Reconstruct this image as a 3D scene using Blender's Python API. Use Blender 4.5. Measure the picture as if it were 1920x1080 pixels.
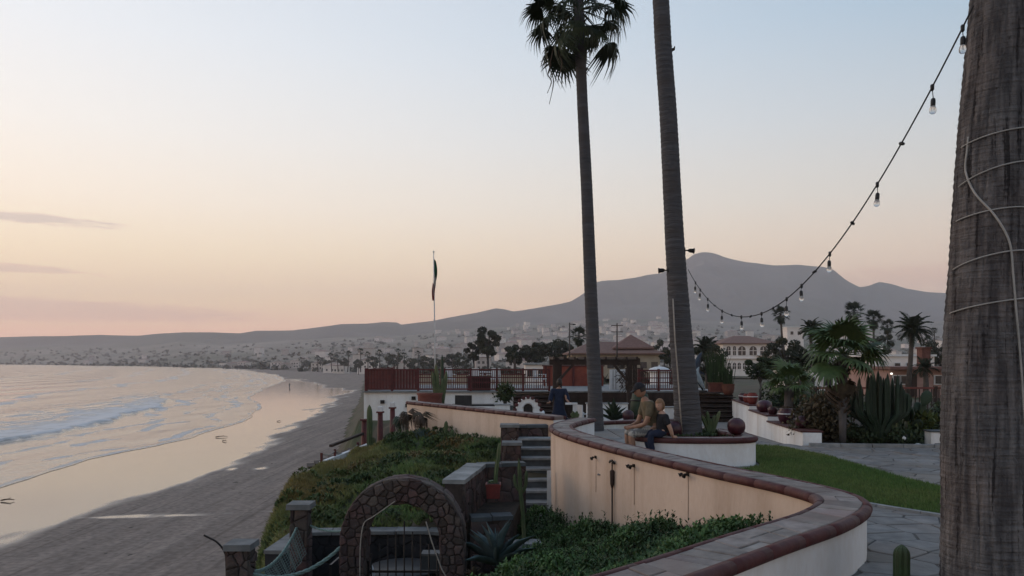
import bpy, bmesh, math, random
import numpy as np
from mathutils import Vector, Matrix, noise as mnoise

random.seed(7)
rng = np.random.default_rng(11)
for o in list(bpy.data.objects):
    bpy.data.objects.remove(o)
SC = bpy.context.scene
COL = SC.collection
R = math.radians

# ------------------------------------------------------------------ camera
F, HORIZON, EYE = 1400.0, 675.0, 1.7          # focal length and horizon row in photo pixels, eye height
cam = bpy.data.cameras.new('camera')
cam_o = bpy.data.objects.new('camera', cam)
COL.objects.link(cam_o)
cam_o.location = (0, 0, EYE)
cam_o.rotation_euler = (R(90), 0, 0)
cam.sensor_width = 36
cam.lens = 36 * F / 1920
cam.shift_y = (HORIZON - 540) / 1920
cam.clip_start = 0.05
cam.clip_end = 60000
SC.camera = cam_o

# ------------------------------------------------------------------ sky
SUN_AZ, SUN_EL = -62.0, 2.0                    # degrees from the view axis (left), above the sea
def lin(c):
    return tuple(((v / 255) / 12.92 if v / 255 <= 0.04045 else ((v / 255 + 0.055) / 1.055) ** 2.4) for v in c)
world = bpy.data.worlds.new('World')
SC.world = world
world.use_nodes = True
WT = world.node_tree
WN, WL = WT.nodes, WT.links
bg = WN['Background']
def wmath(op, a=None, b=None, c=None, clamp=False):
    n = WN.new('ShaderNodeMath'); n.operation = op; n.use_clamp = clamp
    for i, v in enumerate((a, b, c)):
        if v is None: continue
        if isinstance(v, (int, float)): n.inputs[i].default_value = v
        else: WL.new(v, n.inputs[i])
    return n.outputs[0]
def wramp(fac, stops):
    n = WN.new('ShaderNodeValToRGB')
    el = n.color_ramp.elements
    n.color_ramp.interpolation = 'EASE' if False else 'LINEAR'
    while len(el) < len(stops): el.new(0.5)
    for e, (p, c) in zip(el, stops):
        e.position = p; e.color = (*lin(c), 1)
    WL.new(fac, n.inputs[0])
    return n.outputs[0]
def wmix(f, a, b, blend='MIX'):
    n = WN.new('ShaderNodeMix'); n.data_type = 'RGBA'; n.blend_type = blend
    for i, v in ((0, f), (6, a), (7, b)):
        if isinstance(v, (int, float)): n.inputs[i].default_value = v
        elif isinstance(v, tuple): n.inputs[i].default_value = (*v, 1)
        else: WL.new(v, n.inputs[i])
    return n.outputs[2]
tc = WN.new('ShaderNodeTexCoord')
sep = WN.new('ShaderNodeSeparateXYZ'); WL.new(tc.outputs['Generated'], sep.inputs[0])
dx, dy, dz = sep.outputs
az = wmath('ARCTAN2', dx, dy)
hz = wmath('SQRT', wmath('ADD', wmath('MULTIPLY', dx, dx), wmath('MULTIPLY', dy, dy)))
el = wmath('ARCTAN2', dz, hz)
sunf = wmath('COSINE', wmath('SUBTRACT', az, R(SUN_AZ)))
warm = wmath('MULTIPLY_ADD', sunf, 1 / 0.97, 0.07 / 0.97, clamp=True)
zs = wmath('MAXIMUM', dz, 0.0)
A = wramp(zs, [(0, (255, 190, 162)), (.035, (255, 194, 160)), (.0735, (255, 217, 169)), (.13, (255, 231, 194)), (.19, (251, 236, 217)),
               (.27, (241, 236, 230)), (.37, (227, 230, 234)), (.6, (190, 203, 220)), (1, (148, 171, 201))])
B = wramp(zs, [(0, (240, 189, 165)), (.08, (240, 200, 169)), (.145, (227, 206, 186)), (.2, (210, 205, 197)), (.295, (185, 195, 203)),
               (.4, (156, 181, 201)), (.6, (132, 158, 187)), (1, (116, 144, 177))])
sky = wmix(warm, B, A)
# thin evening clouds lying low over the sea
cn = WN.new('ShaderNodeTexNoise'); cn.inputs['Scale'].default_value = 1.0; cn.inputs['Detail'].default_value = 6
cc = WN.new('ShaderNodeCombineXYZ')
WL.new(wmath('MULTIPLY', az, 26.0), cc.inputs[0]); WL.new(wmath('MULTIPLY', el, 190.0), cc.inputs[1])
WL.new(cc.outputs[0], cn.inputs['Vector'])
nz = wmath('SUBTRACT', cn.outputs['Fac'], 0.5)
def cloud(az0, el0, da, de, tilt=0.0, rough=1.2):
    u = wmath('MULTIPLY', wmath('SUBTRACT', az, R(az0)), 1 / R(da))
    v0 = wmath('SUBTRACT', el, R(el0))
    v0 = wmath('SUBTRACT', v0, wmath('MULTIPLY', wmath('SUBTRACT', az, R(az0)), tilt))
    v = wmath('MULTIPLY', v0, 1 / R(de))
    q = wmath('ADD', wmath('MULTIPLY', u, u), wmath('MULTIPLY', v, v))
    q = wmath('MULTIPLY_ADD', nz, rough * 2, q)
    return wmath('MULTIPLY_ADD', q, -1.6, 1.6, clamp=True)
for args, col, k in (((-38, 9.15, 11.5, .42, -0.02), (196, 178, 172), .75), ((-38, 5.95, 10, .36, -0.02), (205, 172, 160), .7),
                     ((-36, 3.3, 20, .85, -0.01, .6), (206, 160, 150), .6), ((30, 5.6, 9, .9, 0, 1.6), (222, 178, 156), .5),
                     ((-75, 7.0, 18, .6, 0.01), (214, 176, 158), .6), ((-115, 4.5, 25, .8, 0), (204, 170, 160), .5), ((95, 6.0, 30, .8, 0), (196, 168, 160), .4)):
    m = wmath('MULTIPLY', cloud(*args), k)
    sky = wmix(m, sky, lin(col))
st = WN.new('ShaderNodeTexSky'); st.sky_type = 'NISHITA'; st.sun_disc = False
st.sun_elevation = R(SUN_EL); st.sun_rotation = R(SUN_AZ); st.air_density = 1.0; st.dust_density = 1.0
sky = wmix(0.03, sky, st.outputs[0], 'ADD')
WL.new(sky, bg.inputs[0])
bg.inputs[1].default_value = 1.03

# ------------------------------------------------------------------ the last warm light from over the sea
sun = bpy.data.lights.new('sun', 'SUN')
sun.energy = 1.15
sun.angle = R(25)
sun.color = (1.0, 0.7, 0.47)
sun_o = bpy.data.objects.new('sun', sun); COL.objects.link(sun_o)
sd = Vector((math.sin(R(SUN_AZ)) * math.cos(R(SUN_EL + 4)), math.cos(R(SUN_AZ)) * math.cos(R(SUN_EL + 4)), math.sin(R(SUN_EL + 4))))
sun_o.rotation_euler = sd.to_track_quat('Z', 'Y').to_euler()
SC.view_settings.view_transform = 'Standard'
SC.view_settings.look = 'None'
SC.view_settings.exposure = 0.22
SC.view_settings.gamma = 1.0
SC.cycles.max_bounces = 6
SC.cycles.volume_bounces = 1
SC.cycles.diffuse_bounces = 3
SC.cycles.transparent_max_bounces = 12

# ------------------------------------------------------------------ helpers
def at(x, y, Y):
    """the point that photo pixel (x, y) shows at a depth of Y metres"""
    return Vector(((x - 960) / F * Y, Y, EYE - (y - HORIZON) / F * Y))
def on(x, y, z):
    """the point that photo pixel (x, y) shows on the level z"""
    Y = (EYE - z) * F / (y - HORIZON)
    return Vector(((x - 960) / F * Y, Y, z))

MATS = {}
def mat(name, c1, c2=None, rough=0.8, scale=8.0, detail=5.0, bump=0.0, bscale=None, spec=0.3, stretch=(1, 1, 1), attr=None, coords='Object',
        metal=0.0, c3=None, var=0.0, trans=0.0, contrast=(0.35, 0.65), streak=0.0):
    """a procedural material: two (or three) tones mixed by noise, a bump, an own shade for each object"""
    m = bpy.data.materials.new(name); m.use_nodes = True
    nt = m.node_tree; N, L = nt.nodes, nt.links
    p = N['Principled BSDF']
    p.inputs['Roughness'].default_value = rough
    p.inputs['Specular IOR Level'].default_value = spec
    p.inputs['Metallic'].default_value = metal
    t = N.new('ShaderNodeTexCoord')
    mp = N.new('ShaderNodeMapping'); mp.inputs['Scale'].default_value = stretch
    if coords == 'World':
        g = N.new('ShaderNodeNewGeometry'); L.new(g.outputs['Position'], mp.inputs[0])
    else:
        L.new(t.outputs[coords], mp.inputs[0])
    n = N.new('ShaderNodeTexNoise'); n.inputs['Scale'].default_value = scale; n.inputs['Detail'].default_value = detail
    L.new(mp.outputs[0], n.inputs['Vector'])
    r = N.new('ShaderNodeValToRGB')
    r.color_ramp.elements[0].position, r.color_ramp.elements[1].position = contrast
    c2 = c2 or tuple(v * 0.75 for v in c1)
    r.color_ramp.elements[0].color = (*c1, 1); r.color_ramp.elements[1].color = (*c2, 1)
    L.new(n.outputs['Fac'], r.inputs[0])
    out = r.outputs[0]
    if c3:
        n2 = N.new('ShaderNodeTexNoise'); n2.inputs['Scale'].default_value = scale * 0.23; n2.inputs['Detail'].default_value = 3
        L.new(mp.outputs[0], n2.inputs['Vector'])
        r2 = N.new('ShaderNodeValToRGB'); r2.color_ramp.elements[0].position = 0.45; r2.color_ramp.elements[1].position = 0.65
        L.new(n2.outputs['Fac'], r2.inputs[0])
        mx = N.new('ShaderNodeMix'); mx.data_type = 'RGBA'
        L.new(r2.outputs[0], mx.inputs[0]); L.new(out, mx.inputs[6]); mx.inputs[7].default_value = (*c3, 1)
        out = mx.outputs[2]
    if streak:      # rain streaks and damp marks running down a wall
        for sc_, st_, lo, hi, k_ in ((3.2, (1, 1, .05), .5, .72, streak * .7), (.8, (1, 1, .6), .42, .7, streak), (22.0, (1, 1, .5), .3, .75, streak * .4)):
            mps = N.new('ShaderNodeMapping'); mps.inputs['Scale'].default_value = st_
            g_ = N.new('ShaderNodeNewGeometry'); L.new(g_.outputs['Position'], mps.inputs[0])
            ns_ = N.new('ShaderNodeTexNoise'); ns_.inputs['Scale'].default_value = sc_; ns_.inputs['Detail'].default_value = 6; L.new(mps.outputs[0], ns_.inputs['Vector'])
            rs_ = N.new('ShaderNodeValToRGB'); rs_.color_ramp.elements[0].position = lo; rs_.color_ramp.elements[1].position = hi
            d_ = 1 - k_; rs_.color_ramp.elements[0].color = (1, 1, 1, 1); rs_.color_ramp.elements[1].color = (d_, d_ * .97, d_ * .94, 1); L.new(ns_.outputs['Fac'], rs_.inputs[0])
            ms_ = N.new('ShaderNodeMix'); ms_.data_type = 'RGBA'; ms_.blend_type = 'MULTIPLY'; ms_.inputs[0].default_value = 1
            L.new(out, ms_.inputs[6]); L.new(rs_.outputs[0], ms_.inputs[7]); out = ms_.outputs[2]
    if attr:
        a = N.new('ShaderNodeAttribute'); a.attribute_name = attr
        mx = N.new('ShaderNodeMix'); mx.data_type = 'RGBA'; mx.blend_type = 'MULTIPLY'; mx.inputs[0].default_value = 1
        L.new(out, mx.inputs[6]); L.new(a.outputs['Color'], mx.inputs[7]); out = mx.outputs[2]
    if var:
        oi = N.new('ShaderNodeObjectInfo')
        hs = N.new('ShaderNodeHueSaturation')
        mr = N.new('ShaderNodeMapRange'); mr.inputs[3].default_value = 1 - var; mr.inputs[4].default_value = 1 + var
        L.new(oi.outputs['Random'], mr.inputs[0]); L.new(mr.outputs[0], hs.inputs['Value'])
        mr2 = N.new('ShaderNodeMapRange'); mr2.inputs[3].default_value = 0.5 - var * .05; mr2.inputs[4].default_value = 0.5 + var * .05
        ml = N.new('ShaderNodeMath'); ml.operation = 'FRACT'; mm = N.new('ShaderNodeMath'); mm.operation = 'MULTIPLY'; mm.inputs[1].default_value = 7.31
        L.new(oi.outputs['Random'], mm.inputs[0]); L.new(mm.outputs[0], ml.inputs[0]); L.new(ml.outputs[0], mr2.inputs[0]); L.new(mr2.outputs[0], hs.inputs['Hue'])
        L.new(out, hs.inputs['Color']); out = hs.outputs[0]
    L.new(out, p.inputs['Base Color'])
    if bump:
        b = N.new('ShaderNodeBump'); b.inputs['Strength'].default_value = min(1.0, bump); b.inputs['Distance'].default_value = 0.02
        n3 = N.new('ShaderNodeTexNoise'); n3.inputs['Scale'].default_value = bscale or scale * 3; n3.inputs['Detail'].default_value = 5
        L.new(mp.outputs[0], n3.inputs['Vector']); L.new(n3.outputs['Fac'], b.inputs['Height']); L.new(b.outputs[0], p.inputs['Normal'])
    if trans:
        p.inputs['Transmission Weight'].default_value = trans
    MATS[name] = m
    return m

def tag(o, label=None, cat=None, group=None, kind=None):
    if label: o['label'] = label
    if cat: o['category'] = cat
    if group: o['group'] = group
    if kind: o['kind'] = kind
    return o
def empty(name, loc, label=None, cat=None, group=None, rz=0.0):
    o = bpy.data.objects.new(name, None); COL.objects.link(o)
    o.location = loc; o.rotation_euler = (0, 0, rz); o.empty_display_size = 0.2
    return tag(o, label, cat, group)
def put(name, me, parent=None, m=None, loc=None, rot=None, scale=None):
    o = bpy.data.objects.new(name, me); COL.objects.link(o)
    if parent: o.parent = parent
    if loc is not None: o.location = loc
    if rot is not None: o.rotation_euler = rot
    if scale is not None: o.scale = scale if hasattr(scale, '__len__') else (scale,) * 3
    if m is not None:
        if len(me.materials): me.materials.clear()
        for mm in (m if isinstance(m, (list, tuple)) else [m]):
            me.materials.append(MATS[mm] if isinstance(mm, str) else mm)
    return o
def mesh_np(name, verts, faces, smooth=False, mids=None):
    """numpy verts (n,3) and faces (m,k) all of one size -> mesh"""
    verts = np.asarray(verts, np.float32); faces = np.asarray(faces, np.int32)
    me = bpy.data.meshes.new(name)
    k = faces.shape[1]
    me.vertices.add(len(verts)); me.vertices.foreach_set('co', verts.ravel())
    me.loops.add(faces.size); me.loops.foreach_set('vertex_index', faces.ravel())
    me.polygons.add(len(faces))
    me.polygons.foreach_set('loop_start', np.arange(0, faces.size, k, dtype=np.int32))
    try: me.polygons.foreach_set('loop_total', np.full(len(faces), k, np.int32))
    except Exception: pass
    if smooth: me.polygons.foreach_set('use_smooth', np.ones(len(faces), bool))
    if mids is not None: me.polygons.foreach_set('material_index', np.asarray(mids, np.int32))
    me.update(calc_edges=True); me.validate()
    return me
def fattr(me, name, vals):
    a = me.attributes.new(name, 'FLOAT', 'POINT'); a.data.foreach_set('value', np.asarray(vals, np.float32))
def cattr(me, name, cols):
    a = me.attributes.new(name, 'FLOAT_COLOR', 'POINT')
    c = np.ones((len(cols), 4), np.float32); c[:, :3] = cols
    a.data.foreach_set('color', c.ravel())
def grid_faces(nr, nc):
    i = np.arange(nr * nc).reshape(nr, nc)
    return np.stack([i[:-1, :-1], i[:-1, 1:], i[1:, 1:], i[1:, :-1]], -1).reshape(-1, 4)
def vnoise(x, y, seed=0):
    """smooth value noise on numpy arrays, 0..1"""
    x = np.asarray(x, float); y = np.asarray(y, float)
    xi = np.floor(x).astype(np.int64); yi = np.floor(y).astype(np.int64)
    fx = x - xi; fy = y - yi
    fx = fx * fx * (3 - 2 * fx); fy = fy * fy * (3 - 2 * fy)
    def h(a, b):
        n = (a * 374761393 + b * 668265263 + seed * 974711) & 0x7fffffff
        n = ((n ^ (n >> 13)) * 1274126177) & 0x7fffffff
        return ((n ^ (n >> 16)) & 0xffff) / 65535.0
    return (h(xi, yi) * (1 - fx) + h(xi + 1, yi) * fx) * (1 - fy) + (h(xi, yi + 1) * (1 - fx) + h(xi + 1, yi + 1) * fx) * fy
def fbm(x, y, seed=0, octaves=5, ridged=False):
    s = 0; a = 0.5; tot = 0
    for k in range(octaves):
        v = vnoise(x * 2 ** k, y * 2 ** k, seed + k * 17)
        if ridged: v = 1 - abs(2 * v - 1)
        s = s + a * v; tot += a; a *= 0.5
    return s / tot
class MB:
    """collects shapes into one mesh"""
    def __init__(s): s.v = []; s.f = []; s.mi = []; s.sm = []
    def add(s, vs, fs, mi=0, smooth=False):
        o = len(s.v); s.v += [tuple(v) for v in vs]
        for f in fs: s.f.append([o + i for i in f]); s.mi.append(mi); s.sm.append(smooth)
        return s
    def box(s, c, d, rz=0.0, mi=0, taper=1.0, rot=None):
        x, y, z = d[0] / 2, d[1] / 2, d[2] / 2
        vs = [Vector((sx * x * (taper if sz > 0 else 1), sy * y * (taper if sz > 0 else 1), sz * z)) for sz in (-1, 1) for sy in (-1, 1) for sx in (-1, 1)]
        M = Matrix.Translation(Vector(c)) @ (rot.to_4x4() if rot is not None else Matrix.Rotation(rz, 4, 'Z'))
        return s.add([M @ v for v in vs], [(0, 2, 3, 1), (4, 5, 7, 6), (0, 1, 5, 4), (2, 6, 7, 3), (0, 4, 6, 2), (1, 3, 7, 5)], mi)
    def bar(s, a, b, w, h=None, mi=0):
        """a square bar from a to b"""
        a = Vector(a); b = Vector(b); d = b - a
        q = d.to_track_quat('Z', 'Y').to_matrix()
        return s.box((a + b) / 2, (w, h or w, d.length), rot=q, mi=mi)
    def tube(s, pts, r, n=8, mi=0, cap=True, smooth=True):
        pts = [Vector(p) for p in pts]; rs = r if hasattr(r, '__len__') else [r] * len(pts)
        vs = []; fs = []
        up = None
        for i, p in enumerate(pts):
            d = (pts[min(i + 1, len(pts) - 1)] - pts[max(i - 1, 0)])
            if d.length < 1e-9: d = Vector((0, 0, 1))
            d.normalize()
            if up is None:
                up = Vector((1, 0, 0)) if abs(d.x) < 0.9 else Vector((0, 1, 0))
            x = (up - d * up.dot(d)).normalized(); y = d.cross(x); up = x
            for k in range(n):
                a = 2 * math.pi * k / n
                vs.append(p + (x * math.cos(a) + y * math.sin(a)) * rs[i])
        for i in range(len(pts) - 1):
            for k in range(n):
                fs.append((i * n + k, i * n + (k + 1) % n, (i + 1) * n + (k + 1) % n, (i + 1) * n + k))
        if cap:
            fs.append(tuple(range(n - 1, -1, -1))); fs.append(tuple((len(pts) - 1) * n + k for k in range(n)))
        return s.add(vs, fs, mi, smooth)
    def lathe(s, prof, c=(0, 0, 0), n=20, mi=0, smooth=True):
        """prof: (radius, z) from bottom to top"""
        vs = []; fs = []
        for (r, z) in prof:
            for k in range(n):
                a = 2 * math.pi * k / n
                vs.append((c[0] + r * math.cos(a), c[1] + r * math.sin(a), c[2] + z))
        for i in range(len(prof) - 1):
            for k in range(n):
                fs.append((i * n + k, i * n + (k + 1) % n, (i + 1) * n + (k + 1) % n, (i + 1) * n + k))
        fs.append(tuple(range(n - 1, -1, -1))); fs.append(tuple((len(prof) - 1) * n + k for k in range(n)))
        return s.add(vs, fs, mi, smooth)
    def prism(s, poly, z0, z1, mi=0, inset=0.0):
        """a polygon (x, y) pulled up from z0 to z1, the top drawn in a little"""
        n = len(poly); cx = sum(p[0] for p in poly) / n; cy = sum(p[1] for p in poly) / n
        vs = [(p[0], p[1], z0) for p in poly]
        if inset:
            vs += [(p[0], p[1], z1 - inset) for p in poly]
            for p in poly:
                d = math.hypot(p[0] - cx, p[1] - cy) or 1; k = max(0.0, 1 - inset / d)
                vs.append((cx + (p[0] - cx) * k, cy + (p[1] - cy) * k, z1))
            fs = [tuple(range(2 * n, 3 * n))]
            for j in (0, 1):
                fs += [(j * n + i, j * n + (i + 1) % n, (j + 1) * n + (i + 1) % n, (j + 1) * n + i) for i in range(n)]
        else:
            vs += [(p[0], p[1], z1) for p in poly]
            fs = [tuple(range(n, 2 * n))] + [(i, (i + 1) % n, n + (i + 1) % n, n + i) for i in range(n)]
        return s.add(vs, fs, mi)
    def mesh(s, name):
        me = bpy.data.meshes.new(name); me.from_pydata(s.v, [], s.f); me.update()
        me.polygons.foreach_set('material_index', s.mi); me.polygons.foreach_set('use_smooth', s.sm)
        return me
    def build(s, name, m, parent=None, loc=None, rot=None, scale=None):
        return put(name, s.mesh(name), parent, m, loc, rot, scale)
def copy_tree(o, loc=None, rz=None, scale=None, parent=None):
    c = o.copy(); COL.objects.link(c); c.parent = parent
    if loc is not None: c.location = loc
    if rz is not None: c.rotation_euler = (0, 0, rz)
    if scale is not None: c.scale = (scale,) * 3
    for ch in list(o.children): copy_tree(ch, parent=c)
    return c
def curve_pts(pts, n, closed=False):
    """Catmull-Rom through pts, n points per span"""
    P = [Vector(p) for p in pts]; out = []
    m = len(P)
    for i in range(m if closed else m - 1):
        if closed: p0, p1, p2, p3 = P[i - 1], P[i], P[(i + 1) % m], P[(i + 2) % m]
        else: p0, p1, p2, p3 = P[max(i - 1, 0)], P[i], P[i + 1], P[min(i + 2, m - 1)]
        for k in range(n):
            t = k / n
            out.append(0.5 * ((2 * p1) + (p2 - p0) * t + (2 * p0 - 5 * p1 + 4 * p2 - p3) * t * t + (3 * p1 - p0 - 3 * p2 + p3) * t ** 3))
    if not closed: out.append(P[-1])
    return out
def resample(pts, step):
    L = [0.0]
    for a, b in zip(pts, pts[1:]): L.append(L[-1] + (b - a).length)
    n = max(2, round(L[-1] / step)); out = []; j = 0
    for k in range(n + 1):
        s = L[-1] * k / n
        while j < len(L) - 2 and L[j + 1] < s: j += 1
        t = (s - L[j]) / max(1e-9, L[j + 1] - L[j]); out.append(pts[j].lerp(pts[j + 1], min(1, t)))
    return out
def voronoi(poly_pts, inside, gap=0.02):
    """cells (lists of x, y) round the seed points, each clipped to its neighbours; 'inside' keeps or drops a seed"""
    pts = np.array(poly_pts); cells = []
    for i, p in enumerate(pts):
        if not inside(p): continue
        d = np.hypot(*(pts - p).T); nb = np.argsort(d)[1:22]
        cell = [(p[0] - 2, p[1] - 2), (p[0] + 2, p[1] - 2), (p[0] + 2, p[1] + 2), (p[0] - 2, p[1] + 2)]
        for j in nb:
            q = pts[j]; nv = q - p; ln = np.hypot(*nv); nv = nv / ln; lim = ln / 2 - gap / 2
            new = []
            for k in range(len(cell)):
                a = cell[k]; b = cell[(k + 1) % len(cell)]
                da = (a[0] - p[0]) * nv[0] + (a[1] - p[1]) * nv[1] - lim; db = (b[0] - p[0]) * nv[0] + (b[1] - p[1]) * nv[1] - lim
                if da <= 0: new.append(a)
                if da * db < 0:
                    t = da / (da - db); new.append((a[0] + (b[0] - a[0]) * t, a[1] + (b[1] - a[1]) * t))
            cell = new
            if len(cell) < 3: break
        if len(cell) >= 3: cells.append((p, cell))
    return cells
def in_poly(x, y, poly):
    x = np.asarray(x, float); y = np.asarray(y, float); ins = np.zeros(np.broadcast(x, y).shape, bool)
    n = len(poly)
    for i in range(n):
        (x1, y1), (x2, y2) = poly[i][:2], poly[(i + 1) % n][:2]
        c = ((y1 > y) != (y2 > y))
        with np.errstate(divide='ignore', invalid='ignore'):
            xi = (x2 - x1) * (y - y1) / (y2 - y1 if y2 != y1 else 1e-12) + x1
        ins ^= c & (x < xi)
    return ins
# ================================================================== SETTING: beach, sea, land, hills
SEA = -8.3
def interp_on(px):
    """polyline of photo pixels on the sea level -> (Y array, X array) sorted by Y"""
    w = [on(x, y, SEA) for x, y in px]
    w.sort(key=lambda v: v.y)
    return np.array([v.y for v in w]), np.array([v.x for v in w])
WET = interp_on([(-700, 1290), (-300, 1135), (0, 1030), (200, 958), (330, 908), (430, 862), (475, 838), (560, 800), (600, 772), (640, 745), (632, 735), (600, 722), (560, 712), (520, 706), (450, 693), (0, 684.5)])
EDGE = interp_on([(-800, 1180), (-200, 985), (0, 918), (100, 884), (180, 862), (330, 829), (365, 820), (450, 790), (485, 775), (497, 767), (492, 757), (470, 748), (480, 738),
                  (510, 725), (540, 712), (520, 703), (470, 696), (440, 691), (300, 687), (0, 683), (-500, 681.5)])
BORE = (np.array([0, 60, 89, 100, 117, 155, 200, 260, 400, 700, 1200]), np.array([-60, -60, -61, -61, -63, -72, -92, -125, -190, -330, -700]))
def xi(curve, Y): return np.interp(Y, curve[0], curve[1])

# --- beach
Ys = np.concatenate([np.arange(-30, 20, 2.5), 20 * (1.012 ** np.arange(0, 420))])
Ys = Ys[Ys < 2400]
ts = np.concatenate([np.linspace(0, 1, 90) ** 1.0 * 60, 60 + np.geomspace(1, 600, 30)])
YY, TT = np.meshgrid(Ys, ts, indexing='ij')
foot = np.where(YY < 30, -10.5, -0.19 * YY - 3.0)          # foot of the bluff
foot = np.minimum(foot + 6, 0)
XX = foot - TT * np.maximum(1, YY / 200)
wet_x = xi(WET, YY); edge_x = xi(EDGE, YY)
n1 = (fbm(XX * .09, YY * .02, 3) - .5) * (7 + YY * .05) + (fbm(XX * .5, YY * .12, 5) - .5) * (3 + YY * .02)
wet = np.clip((wet_x - XX + n1) / (2.6 + YY * .012) + .5, 0, 1)
# the drain stream that crosses the sand
def seg_d(px, py, a, b):
    a = np.array(a); b = np.array(b); d = b - a
    t = np.clip(((px - a[0]) * d[0] + (py - a[1]) * d[1]) / (d @ d), 0, 1)
    return np.hypot(px - a[0] - t * d[0], py - a[1] - t * d[1])
s0, s1, s2 = on(540, 959, SEA), on(400, 966, SEA), on(180, 971, SEA)
sd_ = np.minimum(seg_d(XX, YY, s0[:2], s1[:2]), seg_d(XX, YY, s1[:2], s2[:2]))
sd_ = sd_ + (fbm(XX * .35, YY * .5, 91, 4) - .5) * 1.1
stream = np.clip(1.1 - np.abs(sd_) / .5, 0, 1)
p1, p2 = on(433, 881, SEA), on(490, 880, SEA)
pud = np.clip(1.5 - np.hypot((XX - p1.x) / .45, (YY - p1.y) / .9), 0, 1) + np.clip(1.5 - np.hypot((XX - p2.x) / .6, (YY - p2.y) / .9), 0, 1)
wet = np.clip(np.maximum(wet, np.maximum(stream, pud)), 0, 1)
ZZ = SEA + np.clip((XX - edge_x) * .004, 0, .3) + .02 * (fbm(XX * .3, YY * .3, 9) - .5) * (1 - wet)
me = mesh_np('beach', np.stack([XX, YY, ZZ], -1).reshape(-1, 3), grid_faces(*XX.shape)[:, ::-1], smooth=True)
fattr(me, 'wet', wet.ravel())
m = bpy.data.materials.new('sand'); m.use_nodes = True; N, L = m.node_tree.nodes, m.node_tree.links
p = N['Principled BSDF']
g = N.new('ShaderNodeNewGeometry')
def noise_node(N, L, vec, scale, detail=5, stretch=(1, 1, 1), rot=0):
    mp = N.new('ShaderNodeMapping'); mp.inputs['Scale'].default_value = stretch; mp.inputs['Rotation'].default_value = (0, 0, rot)
    L.new(vec, mp.inputs[0])
    n = N.new('ShaderNodeTexNoise'); n.inputs['Scale'].default_value = scale; n.inputs['Detail'].default_value = detail
    L.new(mp.outputs[0], n.inputs['Vector']); return n.outputs['Fac']
def ramp_node(N, L, fac, p0, p1, c0, c1):
    r = N.new('ShaderNodeValToRGB'); r.color_ramp.elements[0].position = p0; r.color_ramp.elements[1].position = p1
    r.color_ramp.elements[0].color = (*c0, 1); r.color_ramp.elements[1].color = (*c1, 1); L.new(fac, r.inputs[0]); return r.outputs[0]
def mix_node(N, L, f, a, b, blend='MIX'):
    n = N.new('ShaderNodeMix'); n.data_type = 'RGBA'; n.blend_type = blend
    for i, v in ((0, f), (6, a), (7, b)):
        if isinstance(v, (int, float)): n.inputs[i].default_value = v
        elif isinstance(v, tuple): n.inputs[i].default_value = (*v, 1)
        else: L.new(v, n.inputs[i])
    return n.outputs[2]
def math_node(N, L, op, a, b=None, clamp=False):
    n = N.new('ShaderNodeMath'); n.operation = op; n.use_clamp = clamp
    for i, v in enumerate((a, b)):
        if v is None: continue
        if isinstance(v, (int, float)): n.inputs[i].default_value = v
        else: L.new(v, n.inputs[i])
    return n.outputs[0]
P_ = g.outputs['Position']
trk = noise_node(N, L, P_, 1.0, 4, (1.1, .045, 1), R(-8))
trk2 = noise_node(N, L, P_, .5, 5, (1, .25, 1))
fine = noise_node(N, L, P_, 3.0, 6)
dry = mix_node(N, L, 1.0, ramp_node(N, L, trk, .35, .68, (.20, .156, .13), (.275, .218, .182)), ramp_node(N, L, trk2, .3, .7, (.85, .85, .86), (1.08, 1.07, 1.06)), 'MULTIPLY')
dry = mix_node(N, L, 1.0, dry, ramp_node(N, L, fine, .35, .7, (.72, .72, .72), (1.12, 1.12, 1.12)), 'MULTIPLY')
rut = noise_node(N, L, P_, 2.2, 3, (1.3, .02, 1), R(-14))
dry = mix_node(N, L, 1.0, dry, ramp_node(N, L, rut, .6, .66, (1, 1, 1), (.74, .73, .72)), 'MULTIPLY')
pit_ = N.new('ShaderNodeTexVoronoi'); pit_.inputs['Scale'].default_value = 1.7; L.new(P_, pit_.inputs['Vector'])
dry = mix_node(N, L, 1.0, dry, ramp_node(N, L, pit_.outputs['Distance'], .1, .3, (.7, .7, .7), (1, 1, 1)), 'MULTIPLY')
wa = N.new('ShaderNodeAttribute'); wa.attribute_name = 'wet'
wn = noise_node(N, L, P_, .6, 6, (1, .3, 1))
wetf = math_node(N, L, 'ADD', wa.outputs['Fac'], math_node(N, L, 'MULTIPLY', math_node(N, L, 'SUBTRACT', wn, .5), .9))
wr = N.new('ShaderNodeMapRange'); wr.inputs[1].default_value = .2; wr.inputs[2].default_value = .8; L.new(wetf, wr.inputs[0]); wetf = wr.outputs[0]
col = mix_node(N, L, wetf, dry, (.15, .112, .09))
# seaweed and debris specks
sp = noise_node(N, L, P_, 1.5, 2, (1, .5, 1))
spm = ramp_node(N, L, sp, .74, .77, (0, 0, 0), (1, 1, 1))
col = mix_node(N, L, spm, col, (.05, .04, .035))
L.new(col, p.inputs['Base Color'])
rr = N.new('ShaderNodeMapRange'); rr.inputs[3].default_value = .85; rr.inputs[4].default_value = .09; L.new(wetf, rr.inputs[0]); L.new(rr.outputs[0], p.inputs['Roughness'])
ri = N.new('ShaderNodeMapRange'); ri.inputs[3].default_value = 1.3; ri.inputs[4].default_value = 1.75; L.new(wetf, ri.inputs[0]); L.new(ri.outputs[0], p.inputs['IOR'])
b = N.new('ShaderNodeBump'); b.inputs['Distance'].default_value = .06
bs = N.new('ShaderNodeMapRange'); bs.inputs[3].default_value = .7; bs.inputs[4].default_value = .04; L.new(wetf, bs.inputs[0]); L.new(bs.outputs[0], b.inputs['Strength'])
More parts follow.
